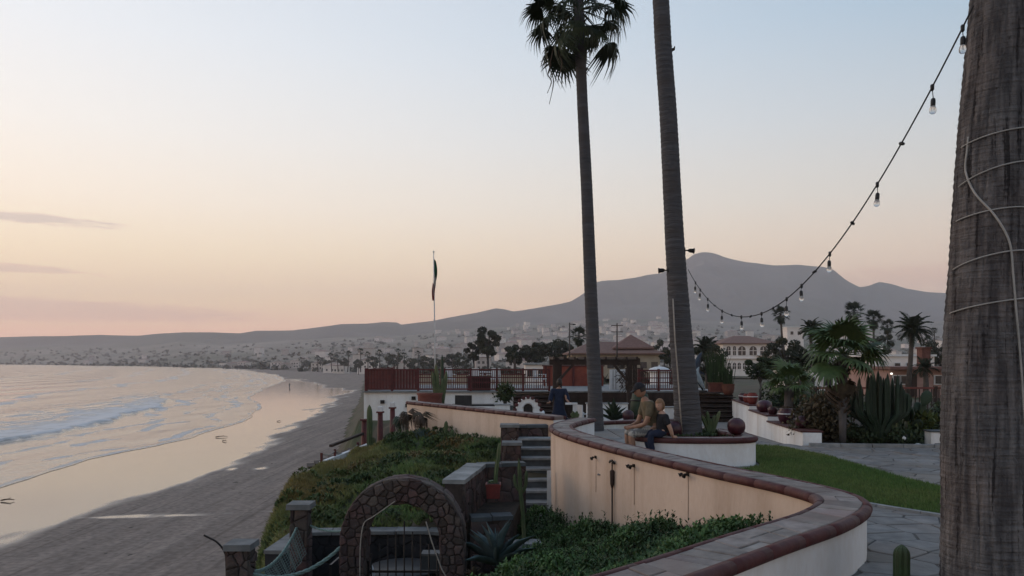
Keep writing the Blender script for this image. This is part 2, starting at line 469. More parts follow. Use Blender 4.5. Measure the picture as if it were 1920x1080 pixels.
L.new(math_node(N, L, 'ADD', trk, math_node(N, L, 'MULTIPLY', fine, .5)), b.inputs['Height']); L.new(b.outputs[0], p.inputs['Normal'])
MATS['sand'] = m
tag(put('beach', me, None, m), kind='structure')

# --- sea
Ys = np.concatenate([np.arange(-200, 20, 6.0), 20 * (1.009 ** np.arange(0, 640))])
Ys = Ys[Ys < 1900]
ts = np.concatenate([np.linspace(0, 40, 110)[:-1], np.geomspace(40, 160, 90)[:-1], np.geomspace(160, 9000, 70)])
YY, TT = np.meshgrid(Ys, ts, indexing='ij')
ed = xi(EDGE, YY) + (fbm(YY * .05, YY * 0 + 2, 4) - .5) * (2 + YY * .01)
XX = ed - TT
bore = xi(BORE, YY) + (fbm(YY * .06, YY * 0 + .5, 8) - .5) * 7 + (fbm(YY * .3, YY * 0, 12) - .5) * 2
q = bore - XX                                                  # metres behind the bore front
fade = np.clip(1 - (YY - 150) / 120, 0, 1)
step = np.clip(q / .9, 0, 1)
height = .42 * step * np.exp(-np.maximum(q, 0) / 16) * fade
rough_ = (fbm(XX * .6, YY * .35, 21) - .4) * .5 * step * np.exp(-np.maximum(q, 0) / 11) * fade
swell = .22 * np.sin((XX + 9 * fbm(XX * .01, YY * .012, 6)) * 2 * math.pi / 23) * np.clip((q - 6) / 60, 0, 1) * np.clip(1.5 - TT / 700, 0.1, 1)
film = np.minimum(TT * .02, .06)
lip = .05 * np.exp(-((TT - .5) / .45) ** 2)
ZZ = SEA + .012 + film + lip + height + rough_ * .7 + swell
foam = step * np.exp(-np.maximum(q, 0) / 18) * fade * .95
foam = np.maximum(foam, .55 * np.exp(-((TT - .5) / .5) ** 2))
for off, wd, k in ((5, .8, .6), (9, 1.2, .6), (13, 1.0, .55), (17, 1.8, .62), (27, 2.6, .55), (60, 3.5, .62), (95, 4.0, .55), (150, 6.0, .5)):
    wob = (fbm(YY * .035, YY * 0 + off, 30 + off) - .5) * 14
    foam = np.maximum(foam, k * np.exp(-((TT - off - wob) / wd) ** 2) * (fbm(XX * .2, YY * .1, off) > .42))
me = mesh_np('sea', np.stack([XX, YY, ZZ], -1).reshape(-1, 3), grid_faces(*XX.shape)[:, ::-1], smooth=True)
fattr(me, 'foam', foam.ravel())
m = bpy.data.materials.new('water'); m.use_nodes = True; N, L = m.node_tree.nodes, m.node_tree.links
p = N['Principled BSDF']; g = N.new('ShaderNodeNewGeometry'); P_ = g.outputs['Position']
fa = N.new('ShaderNodeAttribute'); fa.attribute_name = 'foam'
fn = noise_node(N, L, P_, .55, 8, (1, .45, 1))
ff = math_node(N, L, 'ADD', fa.outputs['Fac'], math_node(N, L, 'MULTIPLY', math_node(N, L, 'SUBTRACT', fn, .5), 1.6))
mr = N.new('ShaderNodeMapRange'); mr.inputs[1].default_value = .34; mr.inputs[2].default_value = .8; L.new(ff, mr.inputs[0]); ff = mr.outputs[0]
gate = N.new('ShaderNodeMapRange'); gate.inputs[1].default_value = .05; gate.inputs[2].default_value = .3; L.new(fa.outputs['Fac'], gate.inputs[0])
ff = math_node(N, L, 'MULTIPLY', ff, gate.outputs[0])
L.new(mix_node(N, L, ff, (.11, .105, .10), (.58, .55, .535)), p.inputs['Base Color'])
rr = N.new('ShaderNodeMapRange'); rr.inputs[3].default_value = .16; rr.inputs[4].default_value = .8; L.new(ff, rr.inputs[0]); L.new(rr.outputs[0], p.inputs['Roughness'])
p.inputs['IOR'].default_value = 1.65
b = N.new('ShaderNodeBump'); b.inputs['Distance'].default_value = .6; b.inputs['Strength'].default_value = .5
h1 = noise_node(N, L, P_, .16, 6, (1, .35, 1), R(6)); h2 = noise_node(N, L, P_, .035, 3, (1, .22, 1), R(6)); h3 = noise_node(N, L, P_, 1.2, 4, (1, .5, 1))
hh = math_node(N, L, 'ADD', math_node(N, L, 'MULTIPLY', h2, 2.2), math_node(N, L, 'ADD', h1, math_node(N, L, 'MULTIPLY', h3, .12)))
L.new(hh, b.inputs['Height']); L.new(b.outputs[0], p.inputs['Normal'])
MATS['water'] = m
tag(put('sea', me, None, m), kind='structure')

# --- seabed and far floor so that no ray falls below the place
me = mesh_np('seabed', [(-14000, -3000, -9.2), (14000, -3000, -9.2), (14000, 14000, -9.2), (-14000, 14000, -9.2)], [(0, 1, 2, 3)])
mat('seabed', (.12, .1, .085), (.16, .13, .11), 1, .01)
tag(put('seabed', me, None, 'seabed'), kind='structure')

# --- ground of the site and the coastal plain
WALL_A = [(-6.5, -0.6), (-2.3, 1.9), (-0.6, 3.2), (0.62, 4.2), (1.75, 5.28), (2.55, 6.05), (2.98, 6.75), (2.88, 7.5), (2.42, 8.6), (1.85, 10.1), (1.3, 11.8), (0.98, 13.2), (0.93, 14.2), (1.12, 15.0), (1.5, 15.75), (1.86, 16.3)]
WALL_B = [(1.05, 16.6), (0.2, 17.9), (-1.2, 20.0), (-3.05, 22.7)]
SLOPE_ZONE = [(-60, -20), (-6.5, -0.6)] + WALL_A[1:14] + [(1.05, 16.6)] + WALL_B[1:] + [(-3.6, 24), (-6.4, 30), (-60, 60)]
CTRL = np.array([(-0.2, 4.2, -.2), (.6, 4.9, -.12), (1.4, 5.8, -.07), (2.3, 6.9, -.05), (1.7, 8.3, -.32), (1.25, 10.3, -.72), (.75, 12.3, -1.12), (.3, 13.6, -1.2), (.25, 6.8, -.42),
                 (.35, 8.2, -.72), (-.25, 7.6, -.95), (.2, 9.8, -1.0), (-.5, 5, -.6), (-1.5, 5.5, -1.2), (-1.5, 6.8, -1.7), (-.5, 9.2, -1.5), (-.35, 10.8, -1.5), (-.3, 11.9, -1.3), (.35, 11.3, -1.15),
                 (-2.0, 11.9, -.95), (-1.1, 12.2, -.85), (-3, 11.9, -1.02), (-3.7, 11.6, -1.18), (-4.1, 13, -.9), (-4.3, 15, -.76), (-3.8, 16.5, -.74), (-2.5, 19, -.36), (-1.9, 20, -.36),
                 (-.4, 17.8, -.32), (-2, 15, -.52), (-1.2, 13.5, -.62), (-.5, 15.5, -.5), (.3, 15.5, -.45), (-3, 20.5, -.55), (-3.3, 22, -.72), (-4.2, 22.4, -1.15), (-4.0, 23.6, -1.2), (-3.4, 23.6, -1.05), (-4.6, 25, -1.4), (-4, 8, -2.1), (-4, 5, -2.2), (-3, 3, -1.6), (-6, -4, -1.5), (-3.9, 10, -1.7), (-4.2, 18.3, -1.1), (-3.3, 17.8, -.68), (-4.4, 20, -1.1)])
CREST = (np.array([-30, 3, 8, 10, 11.5, 13, 15, 16.5, 18, 20, 22, 24, 30]), np.array([-5, -3.2, -2.95, -3.12, -3.55, -4.0, -4.3, -4.25, -4.2, -4.4, -4.5, -4.6, -6.5]))
def slope_z(X, Y):
    X = np.asarray(X, float); Y = np.asarray(Y, float)
    num = 0; den = 0
    for cx_, cy_, cz_ in CTRL:
        w = 1 / ((X - cx_) ** 2 + (Y - cy_) ** 2 + .06) ** 1.7
        num = num + w * cz_; den = den + w
    z = num / den
    c = np.interp(Y, *CREST)
    over = np.maximum(0, c - X)
    z = z - np.minimum(over ** 1.5 * 4.0, over * 2.6)
    pit = (X > -3.25) & (X < -.62) & (Y > 7.2) & (Y < 11.72)
    z = np.where(pit, -2.02, z)
    return np.maximum(z, SEA - .2)
def ground_z(X, Y):
    X = np.asarray(X, float); Y = np.asarray(Y, float)
    z = np.where(Y < 14, -.06, np.where(Y < 24, -.06 - .06 * (Y - 14), -.66))
    z = np.where(Y > 34, -.66 - np.minimum((Y - 34) * .01, 5), z)
    foot = np.where(Y < 30, -9.5, -.19 * Y - 3.5)
    top = np.where(Y < 30, -6.2, -.19 * Y + 1.0 + np.minimum((Y - 30) * .03, 15))
    k = np.clip((top - X) / np.maximum(.5, top - foot), 0, 1)
    z = z * (1 - k) + (SEA - .4) * k
    s = in_poly(X, Y, SLOPE_ZONE)
    return np.where(s, np.minimum(slope_z(X, Y), 99), z)
xs = np.concatenate([-np.geomspace(6.2, 420, 90)[::-1], np.arange(-6, 4.6, .11), np.geomspace(4.7, 1500, 70)])
ys = np.concatenate([np.arange(-12, 2, .8), np.arange(2, 24, .13), np.geomspace(24, 1700, 110)])
YY, XX = np.meshgrid(ys, xs, indexing='ij')
ZZ = ground_z(XX, YY) + np.where(YY > 34, (fbm(XX * .05, YY * .05, 2) - .5) * 1.2, 0)
me = mesh_np('ground', np.stack([XX, YY, ZZ], -1).reshape(-1, 3), grid_faces(*XX.shape), smooth=True)
mat('earth', (.06, .05, .035), (.1, .08, .055), 1, 1.2, c3=(.05, .06, .03), bump=.5, coords='World')
tag(put('ground', me, None, 'earth'), kind='structure')

# --- hills and mountain
def range_mesh(name, ridge, foot_d, ridge_d, back_d, x0, x1, nx, nt, amp, seed, foot_z=-6.0):
    """ridge: photo row of the skyline at each photo column; distances in metres at each column"""
    gx = np.linspace(x0, x1, nx); u = (gx - 960) / F
    ry = np.interp(gx, *zip(*ridge)); fd = np.interp(gx, *zip(*foot_d)); rd = np.interp(gx, *zip(*ridge_d))
    t = np.concatenate([np.linspace(0, 1, nt), 1 + np.linspace(0, 1, nt // 3)[1:]])
    D = np.where(t[:, None] <= 1, fd + (rd - fd) * t[:, None], rd + back_d * (t[:, None] - 1))
    H = (HORIZON - ry) / F * rd + EYE
    prof = np.where(t <= 1, t ** 1.25, 1 - (t - 1) ** 1.3 * .8)[:, None]
    X = u * D; Y = D
    Z = foot_z + (H - foot_z) * prof
    sc_ = 1 / 420.0
    n = np.minimum(fbm(X * sc_, Y * sc_, seed, 6, True) - .82, .0)
    w = np.clip(1 - np.abs(t - 1) * 6, 0, 1)[:, None]
    Z = Z + n * amp * (H - foot_z) * prof * (1 - w * .93)
    return mesh_np(name, np.stack([X, Y, Z], -1).reshape(-1, 3), grid_faces(*X.shape), smooth=True), (gx, t, X, Y, Z)
SKY_RIDGE = [(-1200, 640), (-300, 636), (0, 632), (60, 630), (130, 629), (190, 627), (250, 629), (262, 629), (290, 626), (345, 623), (400, 623), (450, 625), (480, 620), (550, 619), (600, 613), (640, 607), (690, 606), (720, 603), (745, 604), (752, 608),
             (810, 601), (860, 592), (895, 586), (930, 577), (945, 579), (962, 583), (1000, 578), (1040, 571), (1070, 564), (1085, 555), (1098, 546), (1110, 530), (1130, 525), (1165, 524), (1190, 520), (1215, 514), (1240, 512), (1265, 497), (1290, 483), (1302, 475), (1318, 472), (1335, 474), (1360, 481), (1400, 490),
             (1450, 496), (1500, 496), (1545, 500), (1562, 504), (1575, 515), (1590, 526), (1612, 537), (1628, 535), (1648, 528), (1672, 532), (1700, 541), (1740, 547), (1775, 549), (1830, 546), (1900, 535), (2000, 548), (2300, 570), (3200, 610)]
me, _ = range_mesh('mountain', SKY_RIDGE, [(-1200, 2600), (0, 2300), (500, 2050), (900, 2050), (1200, 2200), (3200, 2200)], [(-1200, 3000), (0, 2800), (500, 2700), (900, 3000), (1200, 3600), (3200, 3600)], 2000, -1200, 3200, 900, 80, .55, 3)
mat('hill', (.06, .055, .05), (.11, .095, .08), 1, .006, c3=(.055, .06, .045), coords='World', detail=8)
tag(put('mountain', me, None, 'hill'), kind='structure')
LOW_RIDGE = [(-1200, 652), (0, 654), (130, 648), (250, 652), (340, 640), (420, 646), (520, 640), (640, 632), (760, 630), (860, 618), (960, 612), (1100, 602), (1250, 597), (1400, 606), (1560, 610), (1700, 600), (1900, 606), (3200, 640)]
me, TOWN = range_mesh('hills', LOW_RIDGE, [(-1200, 2300), (-500, 1900), (0, 1620), (300, 1120), (450, 860), (600, 640), (800, 560), (3200, 560)], [(-1200, 2900), (0, 2400), (300, 2200), (500, 2000), (900, 2000), (3200, 2100)], 900, -1200, 3200, 500, 50, .3, 8, -7.5)
mat('townhill', (.12, .105, .085), (.22, .185, .15), 1, .012, c3=(.08, .085, .06), coords='World', detail=8)
tag(put('hills', me, None, 'townhill'), kind='structure')
# ================================================================== MATERIALS
mat('cream', (.61, .485, .40), (.55, .43, .35), .9, 1.6, c3=(.64, .525, .44), bump=.3, bscale=22, coords='World', stretch=(1, 1, .25), streak=.16)
mat('white_wall', (.77, .78, .79), (.66, .67, .68), .85, 1.4, c3=(.8, .81, .81), bump=.3, bscale=22, coords='World', stretch=(1, 1, .4), streak=.16)
mat('red_tile', (.088, .027, .026), (.06, .022, .022), .65, 7, c3=(.085, .042, .04), bump=.3, var=.03, spec=.25, coords='World')
mat('coping', (.27, .235, .215), (.17, .145, .133), .85, 7, c3=(.205, .155, .14), bump=.5, var=.25, coords='World')
mat('flag', (.22, .21, .20), (.135, .13, .128), .8, 5, c3=(.18, .155, .135), bump=.5, var=.16, coords='World')
mat('mortar', (.14, .13, .12), (.10, .095, .088), 1, 12, coords='World')
mat('paving', (.17, .16, .15), (.11, .105, .1), .85, 3, c3=(.14, .125, .11), bump=.5, coords='World')
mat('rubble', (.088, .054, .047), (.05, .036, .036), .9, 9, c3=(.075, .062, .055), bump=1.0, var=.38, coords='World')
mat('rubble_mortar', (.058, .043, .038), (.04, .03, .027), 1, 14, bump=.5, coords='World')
mat('shaded_rubble', (.03, .028, .03), (.018, .017, .019), .9, 6, bump=.6, var=.4, coords='World')  # stone tone darkened to hold the deep shade of the sunken patio
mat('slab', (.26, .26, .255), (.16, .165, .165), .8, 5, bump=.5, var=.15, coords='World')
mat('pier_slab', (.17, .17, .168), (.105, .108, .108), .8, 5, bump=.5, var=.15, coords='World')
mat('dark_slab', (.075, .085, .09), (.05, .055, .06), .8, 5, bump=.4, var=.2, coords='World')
mat('iron', (.012, .012, .013), (.03, .022, .018), .55, 20, metal=.3)
mat('rope', (.22, .30, .27), (.14, .2, .18), .9, 40, bump=.6, bscale=90)
mat('net', (.16, .22, .21), (.10, .15, .14), .9, 30)
mat('dark_wood', (.045, .028, .022), (.025, .016, .013), .75, 6, stretch=(1, 1, .2), bump=.4, var=.15)
mat('red_paint', (.10, .022, .021), (.065, .017, .017), .6, 8, var=.12)
mat('orange_paint', (.21, .055, .035), (.16, .042, .03), .8, 5, coords='World')
mat('terracotta', (.17, .06, .042), (.125, .046, .034), .8, 6, var=.15)
mat('maroon_glaze', (.06, .013, .022), (.035, .010, .017), .38, 9, spec=.4, var=.2)
mat('white_paint', (.62, .62, .62), (.5, .5, .5), .6, 6)
mat('black_plastic', (.015, .015, .017), (.025, .025, .027), .5, 8)
mat('grey_plastic', (.30, .33, .37), (.24, .26, .3), .5, 8)
mat('soil', (.055, .042, .032), (.035, .028, .022), 1, 9, bump=.7, coords='World')
mat('leafcol', (.9, .9, .9), (.65, .65, .65), .65, 9, attr='col', spec=.25)
mat('agave', (.10, .145, .15), (.075, .11, .11), .6, 5, var=.2)
mat('cactus', (.055, .085, .035), (.04, .06, .028), .6, 8, c3=(.09, .10, .045), var=.2)
mat('cactus_dark', (.026, .046, .026), (.018, .034, .019), .6, 8, var=.2)
mat('glass_dark', (.03, .032, .035), (.05, .05, .05), .15, 3, spec=.5)
mat('stain', (.33, .22, .16), (.26, .17, .12), .95, 12)
mat('pond', (.02, .025, .02), (.03, .03, .025), .3, 3)

# ================================================================== SERPENTINE WALL AND ITS CONTINUATION
def coping_wall(name, label, path, hw, z_top, z_bot, closed=False, stone_from=0.0, left='cream', right='white_wall', cap=.085, tile=True, rstep=.2):
    """a plaster wall along a path with flagstones on top and a bullnose tile along either edge; left/right seen along the path"""
    pts = resample([Vector((p[0], p[1], 0)) for p in (curve_pts([(x, y, 0) for x, y in path], 10, closed) + ([Vector((path[0][0], path[0][1], 0))] if closed else []))], rstep)
    n = len(pts)
    if closed: pts = pts[:-1]; n -= 1
    nor = []
    for i in range(n):
        a = pts[i - 1] if (closed or i > 0) else pts[i]; b_ = pts[(i + 1) % n] if (closed or i < n - 1) else pts[i]
        d = (b_ - a).normalized(); nor.append(Vector((-d.y, d.x, 0)))
    zt = z_top if callable(z_top) else (lambda p: z_top)
    root = empty(name, (pts[0].x, pts[0].y, z_bot), label, 'wall')
    off = Vector((pts[0].x, pts[0].y, z_bot))
    mb = MB()
    k = n if closed else n - 1
    for i in range(k):
        j = (i + 1) % n
        qs = []
        for q in (i, j):
            p, v = pts[q], nor[q]; t = zt(p) - cap
            qs.append([Vector((*(p + v * hw)[:2], t)), Vector((*(p + v * hw)[:2], z_bot)), Vector((*(p - v * hw)[:2], t)), Vector((*(p - v * hw)[:2], z_bot))])
        a, c = qs
        mb.add([x - off for x in (a[0], c[0], c[1], a[1])], [(0, 1, 2, 3)][:1], 0, True)
        mb.add([x - off for x in (a[2], a[3], c[3], c[2])], [(0, 1, 2, 3)], 1, True)
        mb.add([x - off for x in (a[0], a[2], c[2], c[0])], [(0, 1, 2, 3)], 1)
    if not closed:
        for q in (0, n - 1):
            p, v = pts[q], nor[q]; t = zt(p) - cap
            vs = [Vector((*(p + v * hw)[:2], t)), Vector((*(p - v * hw)[:2], t)), Vector((*(p - v * hw)[:2], z_bot)), Vector((*(p + v * hw)[:2], z_bot))]
            mb.add([x - off for x in vs], [(0, 1, 2, 3)], 1)
    mb.build('plaster', [left, right], root)
    # edge tiles
    L = [0.0]
    for a, b_ in zip(pts, pts[1:]): L.append(L[-1] + (b_ - a).length)
    if closed: L.append(L[-1] + (pts[0] - pts[-1]).length)
    tot = L[-1]
    def frame(s):
        s = min(max(s, 0), tot - 1e-6)
        i = int(np.searchsorted(L, s, 'right')) - 1; i = min(i, k - 1); j = (i + 1) % n
        t = (s - L[i]) / (L[i + 1] - L[i])
        p = pts[i].lerp(pts[j], t); v = nor[i].lerp(nor[j], t).normalized(); return p, v
    inner = hw - .03
    rr_ = random.Random(len(name))
    s = stone_from
    if tile:
        while s < tot - .02:
            e = min(s + .48, tot)
            for side in (1, -1):
                mb = MB(); secs = []
                for q in range(5):
                    ss = s + .0008 + (e - s - .0016) * q / 4
                    p, v = frame(ss); z = zt(p); ring = []
                    for (o_, dz_) in ((inner, -cap), (hw + .012, -cap - .004), (hw + .036, -cap * .85), (hw + .046, -cap * .5), (hw + .036, -cap * .15), (hw + .012, .003), (inner, .003)):
                        ring.append(Vector((*(p + v * side * o_)[:2], z + dz_)) - off)
                    secs.append(ring)
                m_ = len(secs[0]); vs = [x for r_ in secs for x in r_]; fs = []
                for q in range(4):
                    for w in range(m_):
                        f_ = (q * m_ + w, q * m_ + (w + 1) % m_, (q + 1) * m_ + (w + 1) % m_, (q + 1) * m_ + w)
                        fs.append(f_ if side < 0 else f_[::-1])
                fs.append(tuple(range(m_)) if side > 0 else tuple(range(m_))[::-1]); fs.append(tuple(4 * m_ + w for w in range(m_))[::-1] if side > 0 else tuple(4 * m_ + w for w in range(m_)))
                mb.add(vs, fs, 0, True)
                mb.build('edge_tile', 'red_tile', root)
            s = e
    # flagstones
    s = stone_from; half = inner - .006
    skew = 0.0
    while s < tot - .04:
        ln = rr_.uniform(.14, .34); e = min(s + ln, tot)
        if tot - e < .1: e = tot
        sk2 = rr_.uniform(-.06, .06) if e < tot and not (closed and tot - e < .1) else 0
        split = rr_.uniform(-.07, .07) if rr_.random() < .38 else None
        strips = [(-half, half)] if split is None else [(-half, split - .004), (split + .004, half)]
        for (l0, l1) in strips:
            mb = MB(); top = []; h = rr_.uniform(-.004, .007)
            poly = []
            for (l, ss) in ((l0, s + skew * l0 / half + .004), (l1, s + skew * l1 / half + .004)):
                p, v = frame(ss); poly.append((p + v * l))
            pm, vm = frame((s + e) / 2); 
            poly.append(pm + vm * l1)
            for (l, ss) in ((l1, e + sk2 * l1 / half - .004), (l0, e + sk2 * l0 / half - .004)):
                p, v = frame(ss); poly.append((p + v * l))
            poly.append(pm + vm * l0)
            z = zt(pm)
            mb.prism([(q.x - off.x, q.y - off.y) for q in poly][::-1] if False else [(q.x - off.x, q.y - off.y) for q in poly][::-1], z - cap - off.z, z + h - off.z, inset=.006)
            mb.build('coping_stone', 'coping', root)
        s = e; skew = sk2
    return root
wall_a = coping_wall('garden_wall', 'long curving cream wall with flagstone top and red tile edge, winding through the foreground', WALL_A[:14] + [(1.4, 15.7), (1.6, 16.15)], .19, .45, -2.3, stone_from=3.2)
wall_b = coping_wall('garden_wall', 'straight cream wall with red edge behind the ice plant slope and stone steps', WALL_B, .16, .45, -1.6, rstep=.4)
PLANTER = [(2.14, 12.7), (2.22, 12.28), (2.6, 12.08), (3.1, 12.04), (3.55, 12.06), (3.83, 12.18), (3.9, 12.5), (3.78, 13.2), (3.45, 13.95), (2.95, 14.3), (2.45, 13.95), (2.2, 13.3)]
planter = coping_wall('palm_planter', 'low white curved planter with dark red rim around the leaning palm', PLANTER, .12, .45, -.2, closed=True, left='white_wall', rstep=.12)
planter['category'] = 'planter'
MB().prism([(x, y) for x, y in PLANTER], -.1, .36).build('soil', 'soil', planter, loc=-Vector(planter.location))
# low kerb wall behind the little lawn
kerb_w = coping_wall('kerb_wall', 'low white kerb wall with red tile edge behind the small grass strip', [(1.75, 18.9), (2.6, 19.3), (3.5, 19.6), (4.5, 19.9)], .1, .13, -.6, rstep=.5)

# ================================================================== TERRACE: flagstones, paths, lawn
LAWN = [(7.6, 7.2), (5.07, 7.6), (4.7, 8.12), (4.2, 8.8), (3.6, 10.0), (3.35, 11.4), (4.0, 11.95), (4.12, 12.6), (4.0, 13.4), (4.2, 14.8), (4.73, 14.9), (5.25, 14.5), (5.55, 13.2), (5.6, 11.6), (5.62, 10.6), (5.72, 9.9), (6.3, 9.3), (7.6, 8.8)]
NEAR_TERRACE = [(-14, -10), (14, -10), (14, 14.4), (5.75, 14.9), (4.5, 17), (3.5, 17.2), (1.7, 16.3), (1.45, 15.7), (1.12, 15.0), (.93, 14.2), (.98, 13.2), (1.3, 11.8), (1.85, 10.1), (2.42, 8.6), (2.88, 7.5), (2.98, 6.75), (2.55, 6.05), (1.75, 5.28), (.62, 4.2), (-.6, 3.2), (-2.3, 1.9), (-6.5, -.6)]
bed = MB().prism(NEAR_TERRACE, -.05, -.014).build('pavement', 'mortar')
tag(bed, kind='structure')
seeds = []
for iy in range(-3, 36):
    for ix in range(-2, 22):
        st_ = .40
        seeds.append(((ix + (iy % 2) * .5) * st_ + rng.uniform(-.15, .15), 3.5 + iy * st_ * .92 + rng.uniform(-.15, .15)))
terr = np.array(NEAR_TERRACE)
def keep(p):
    if not in_poly(p[0], p[1], NEAR_TERRACE) or in_poly(p[0], p[1], LAWN) or in_poly(p[0], p[1], PLANTER): return False
    return p[0] > .2 and p[1] > 2.0
cells = voronoi(seeds, keep, .022)
def view_size(c):
    p = c[0]; u = p[0] / max(p[1], .1) * F + 960; v = HORIZON + EYE * F / max(p[1], .1)
    return (0 if (1000 < u < 1790 and v < 1110) else 1e3) + p[1]
cells.sort(key=view_size)
rest = MB()
for i, (p, c) in enumerate(cells):
    h = rng.uniform(-.004, .005)
    if i < 290:
        MB().prism([(x - p[0], y - p[1]) for x, y in c], -.018, h, inset=.007).build('paving_stone', 'flag', bed, loc=(p[0], p[1], 0))
    else:
        rest.prism(c, -.018, h, inset=.007)
tag(rest.build('paving_stones', 'flag', bed), kind='stuff')
# the drive behind, falling gently to the patio
xs = np.linspace(1.3, 16, 60); ys = np.linspace(14.2, 40, 60)
YY, XX = np.meshgrid(ys, xs, indexing='ij')
# patio sheet reaches over to the deck
XX = np.where(YY > 16.6, XX - (16 - XX) / 14.7 * np.clip((YY - 16.6) * .66, 0, 3.9), XX)
ZZ = ground_z(np.maximum(XX, -2.0), YY) + .03
m = bpy.data.materials.new('drive_stone'); m.use_nodes = True; N, L = m.node_tree.nodes, m.node_tree.links; p = N['Principled BSDF']; p.inputs['Roughness'].default_value = .85
g = N.new('ShaderNodeNewGeometry'); vo = N.new('ShaderNodeTexVoronoi'); vo.inputs['Scale'].default_value = 2.4; L.new(g.outputs['Position'], vo.inputs['Vector'])
ve = N.new('ShaderNodeTexVoronoi'); ve.feature = 'DISTANCE_TO_EDGE'; ve.inputs['Scale'].default_value = 2.4; L.new(g.outputs['Position'], ve.inputs['Vector'])
hs = N.new('ShaderNodeHueSaturation'); hs.inputs['Saturation'].default_value = .12; hs.inputs['Value'].default_value = .35; L.new(vo.outputs['Color'], hs.inputs['Color'])
c = mix_node(N, L, .35, ramp_node(N, L, noise_node(N, L, g.outputs['Position'], 4), .3, .7, (.24, .22, .205), (.17, .158, .148)), hs.outputs[0], 'MULTIPLY')
c = mix_node(N, L, .6, c, (.22, .205, .19))
c = mix_node(N, L, ramp_node(N, L, ve.outputs['Distance'], .015, .04, (1, 1, 1), (0, 0, 0)), c, (.09, .085, .08))
L.new(c, p.inputs['Base Color'])
MATS['drive_stone'] = m
me = mesh_np('drive', np.stack([XX, YY, ZZ], -1).reshape(-1, 3), grid_faces(*XX.shape))
tag(put('drive', me, None, 'drive_stone'), kind='structure')
# lawn
mat('turf', (.05, .08, .022), (.04, .065, .02), 1, 6, c3=(.05, .06, .02), coords='World')
lawn = tag(MB().prism(LAWN, -.03, .008).build('lawn', 'turf'), kind='structure')
STRIP = [(1.75, 17.3), (2.4, 16.9), (3.4, 17.1), (4.4, 17.7), (4.4, 19.6), (3.4, 19.3), (2.5, 19.0), (1.75, 18.7)]
def blades(poly, n, hmin, hmax, zf, cols, width=.006, lean=.5, name='grass'):
    P = np.array(poly); lo, hi = P.min(0), P.max(0)
    x = rng.uniform(lo[0], hi[0], n * 2); y = rng.uniform(lo[1], hi[1], n * 2)
    k = in_poly(x, y, poly); x = x[k][:n]; y = y[k][:n]; n = len(x)
    z = zf(x, y); h = rng.uniform(hmin, hmax, n); a = rng.uniform(0, 6.283, n); t = rng.uniform(0, lean, n)
    b0 = np.stack([x + np.cos(a) * width, y + np.sin(a) * width, z], -1); b1 = np.stack([x - np.cos(a) * width, y - np.sin(a) * width, z], -1)
    d = rng.uniform(0, 6.283, n)
    tp = np.stack([x + np.cos(d) * t * h, y + np.sin(d) * t * h, z + h], -1)
    V = np.stack([b0, b1, tp], 1).reshape(-1, 3); Fc = np.arange(3 * n).reshape(-1, 3)
    me = mesh_np(name, V, Fc)
    cA = np.array(cols[0]); cB = np.array(cols[1]); w = np.clip(fbm(x * 1.3, y * 1.3, 5) * 1.6 - .3 + rng.normal(0, .15, n), 0, 1)[:, None]
    cc_ = np.repeat(cA * (1 - w) + cB * w, 3, 0) * np.repeat(rng.uniform(.75, 1.25, n), 3)[:, None]
    cattr(me, 'col', cc_)
    return me
G1 = ((.095, .185, .045), (.18, .22, .07))
tag(put('grass', blades(LAWN, 80000, .015, .06, lambda x, y: x * 0 + .006, G1), None, 'leafcol'), 'short green lawn grass between the flagstone path and the drive', 'grass', kind='stuff')
mb = MB().prism(STRIP, -.4, .02)
mb.v = [(x, y, float(ground_z(x, y)) + (.06 if z > 0 else -.2)) for x, y, z in mb.v]
tag(mb.build('lawn', 'turf'), kind='structure')
tag(put('grass', blades(STRIP, 9000, .06, .16, lambda x, y: ground_z(x, y) + .05, G1, .012), None, 'leafcol'), 'small grass strip behind the seated people', 'grass', kind='stuff')
# kerb strip along the near edge of the lawn
kp = resample([Vector((x, y, 0)) for x, y in ((7.6, 7.15), (5.07, 7.55), (4.68, 8.07), (4.17, 8.76), (3.55, 9.97))], .5)
root = empty('lawn_edging', kp[0], 'thin pale stone edging between lawn and flagstone path', 'edging')
for a, b_ in zip(kp, kp[1:]):
    d = (b_ - a); mid = (a + b_) / 2
    MB().box((0, 0, 0), (d.length - .008, .07, .05)).build('edging_stone', 'slab', root, loc=mid - kp[0] + Vector((0, 0, .003)), rot=(0, 0, math.atan2(d.y, d.x)))
kp = resample([Vector((x, y, 0)) for x, y in ((5.85, 14.7), (7, 14.55), (8.5, 14.45), (10.5, 14.4))], .6)
root = empty('bed_kerb', kp[0], 'pale concrete kerb at the foot of the palm and cactus bed', 'kerb')
for a, b_ in zip(kp, kp[1:]):
    d = (b_ - a); mid = (a + b_) / 2
    MB().box((0, 0, 0), (d.length - .012, .1, .09)).build('kerb_stone', 'slab', root, loc=mid - kp[0] + Vector((0, 0, .02)), rot=(0, 0, math.atan2(d.y, d.x)))

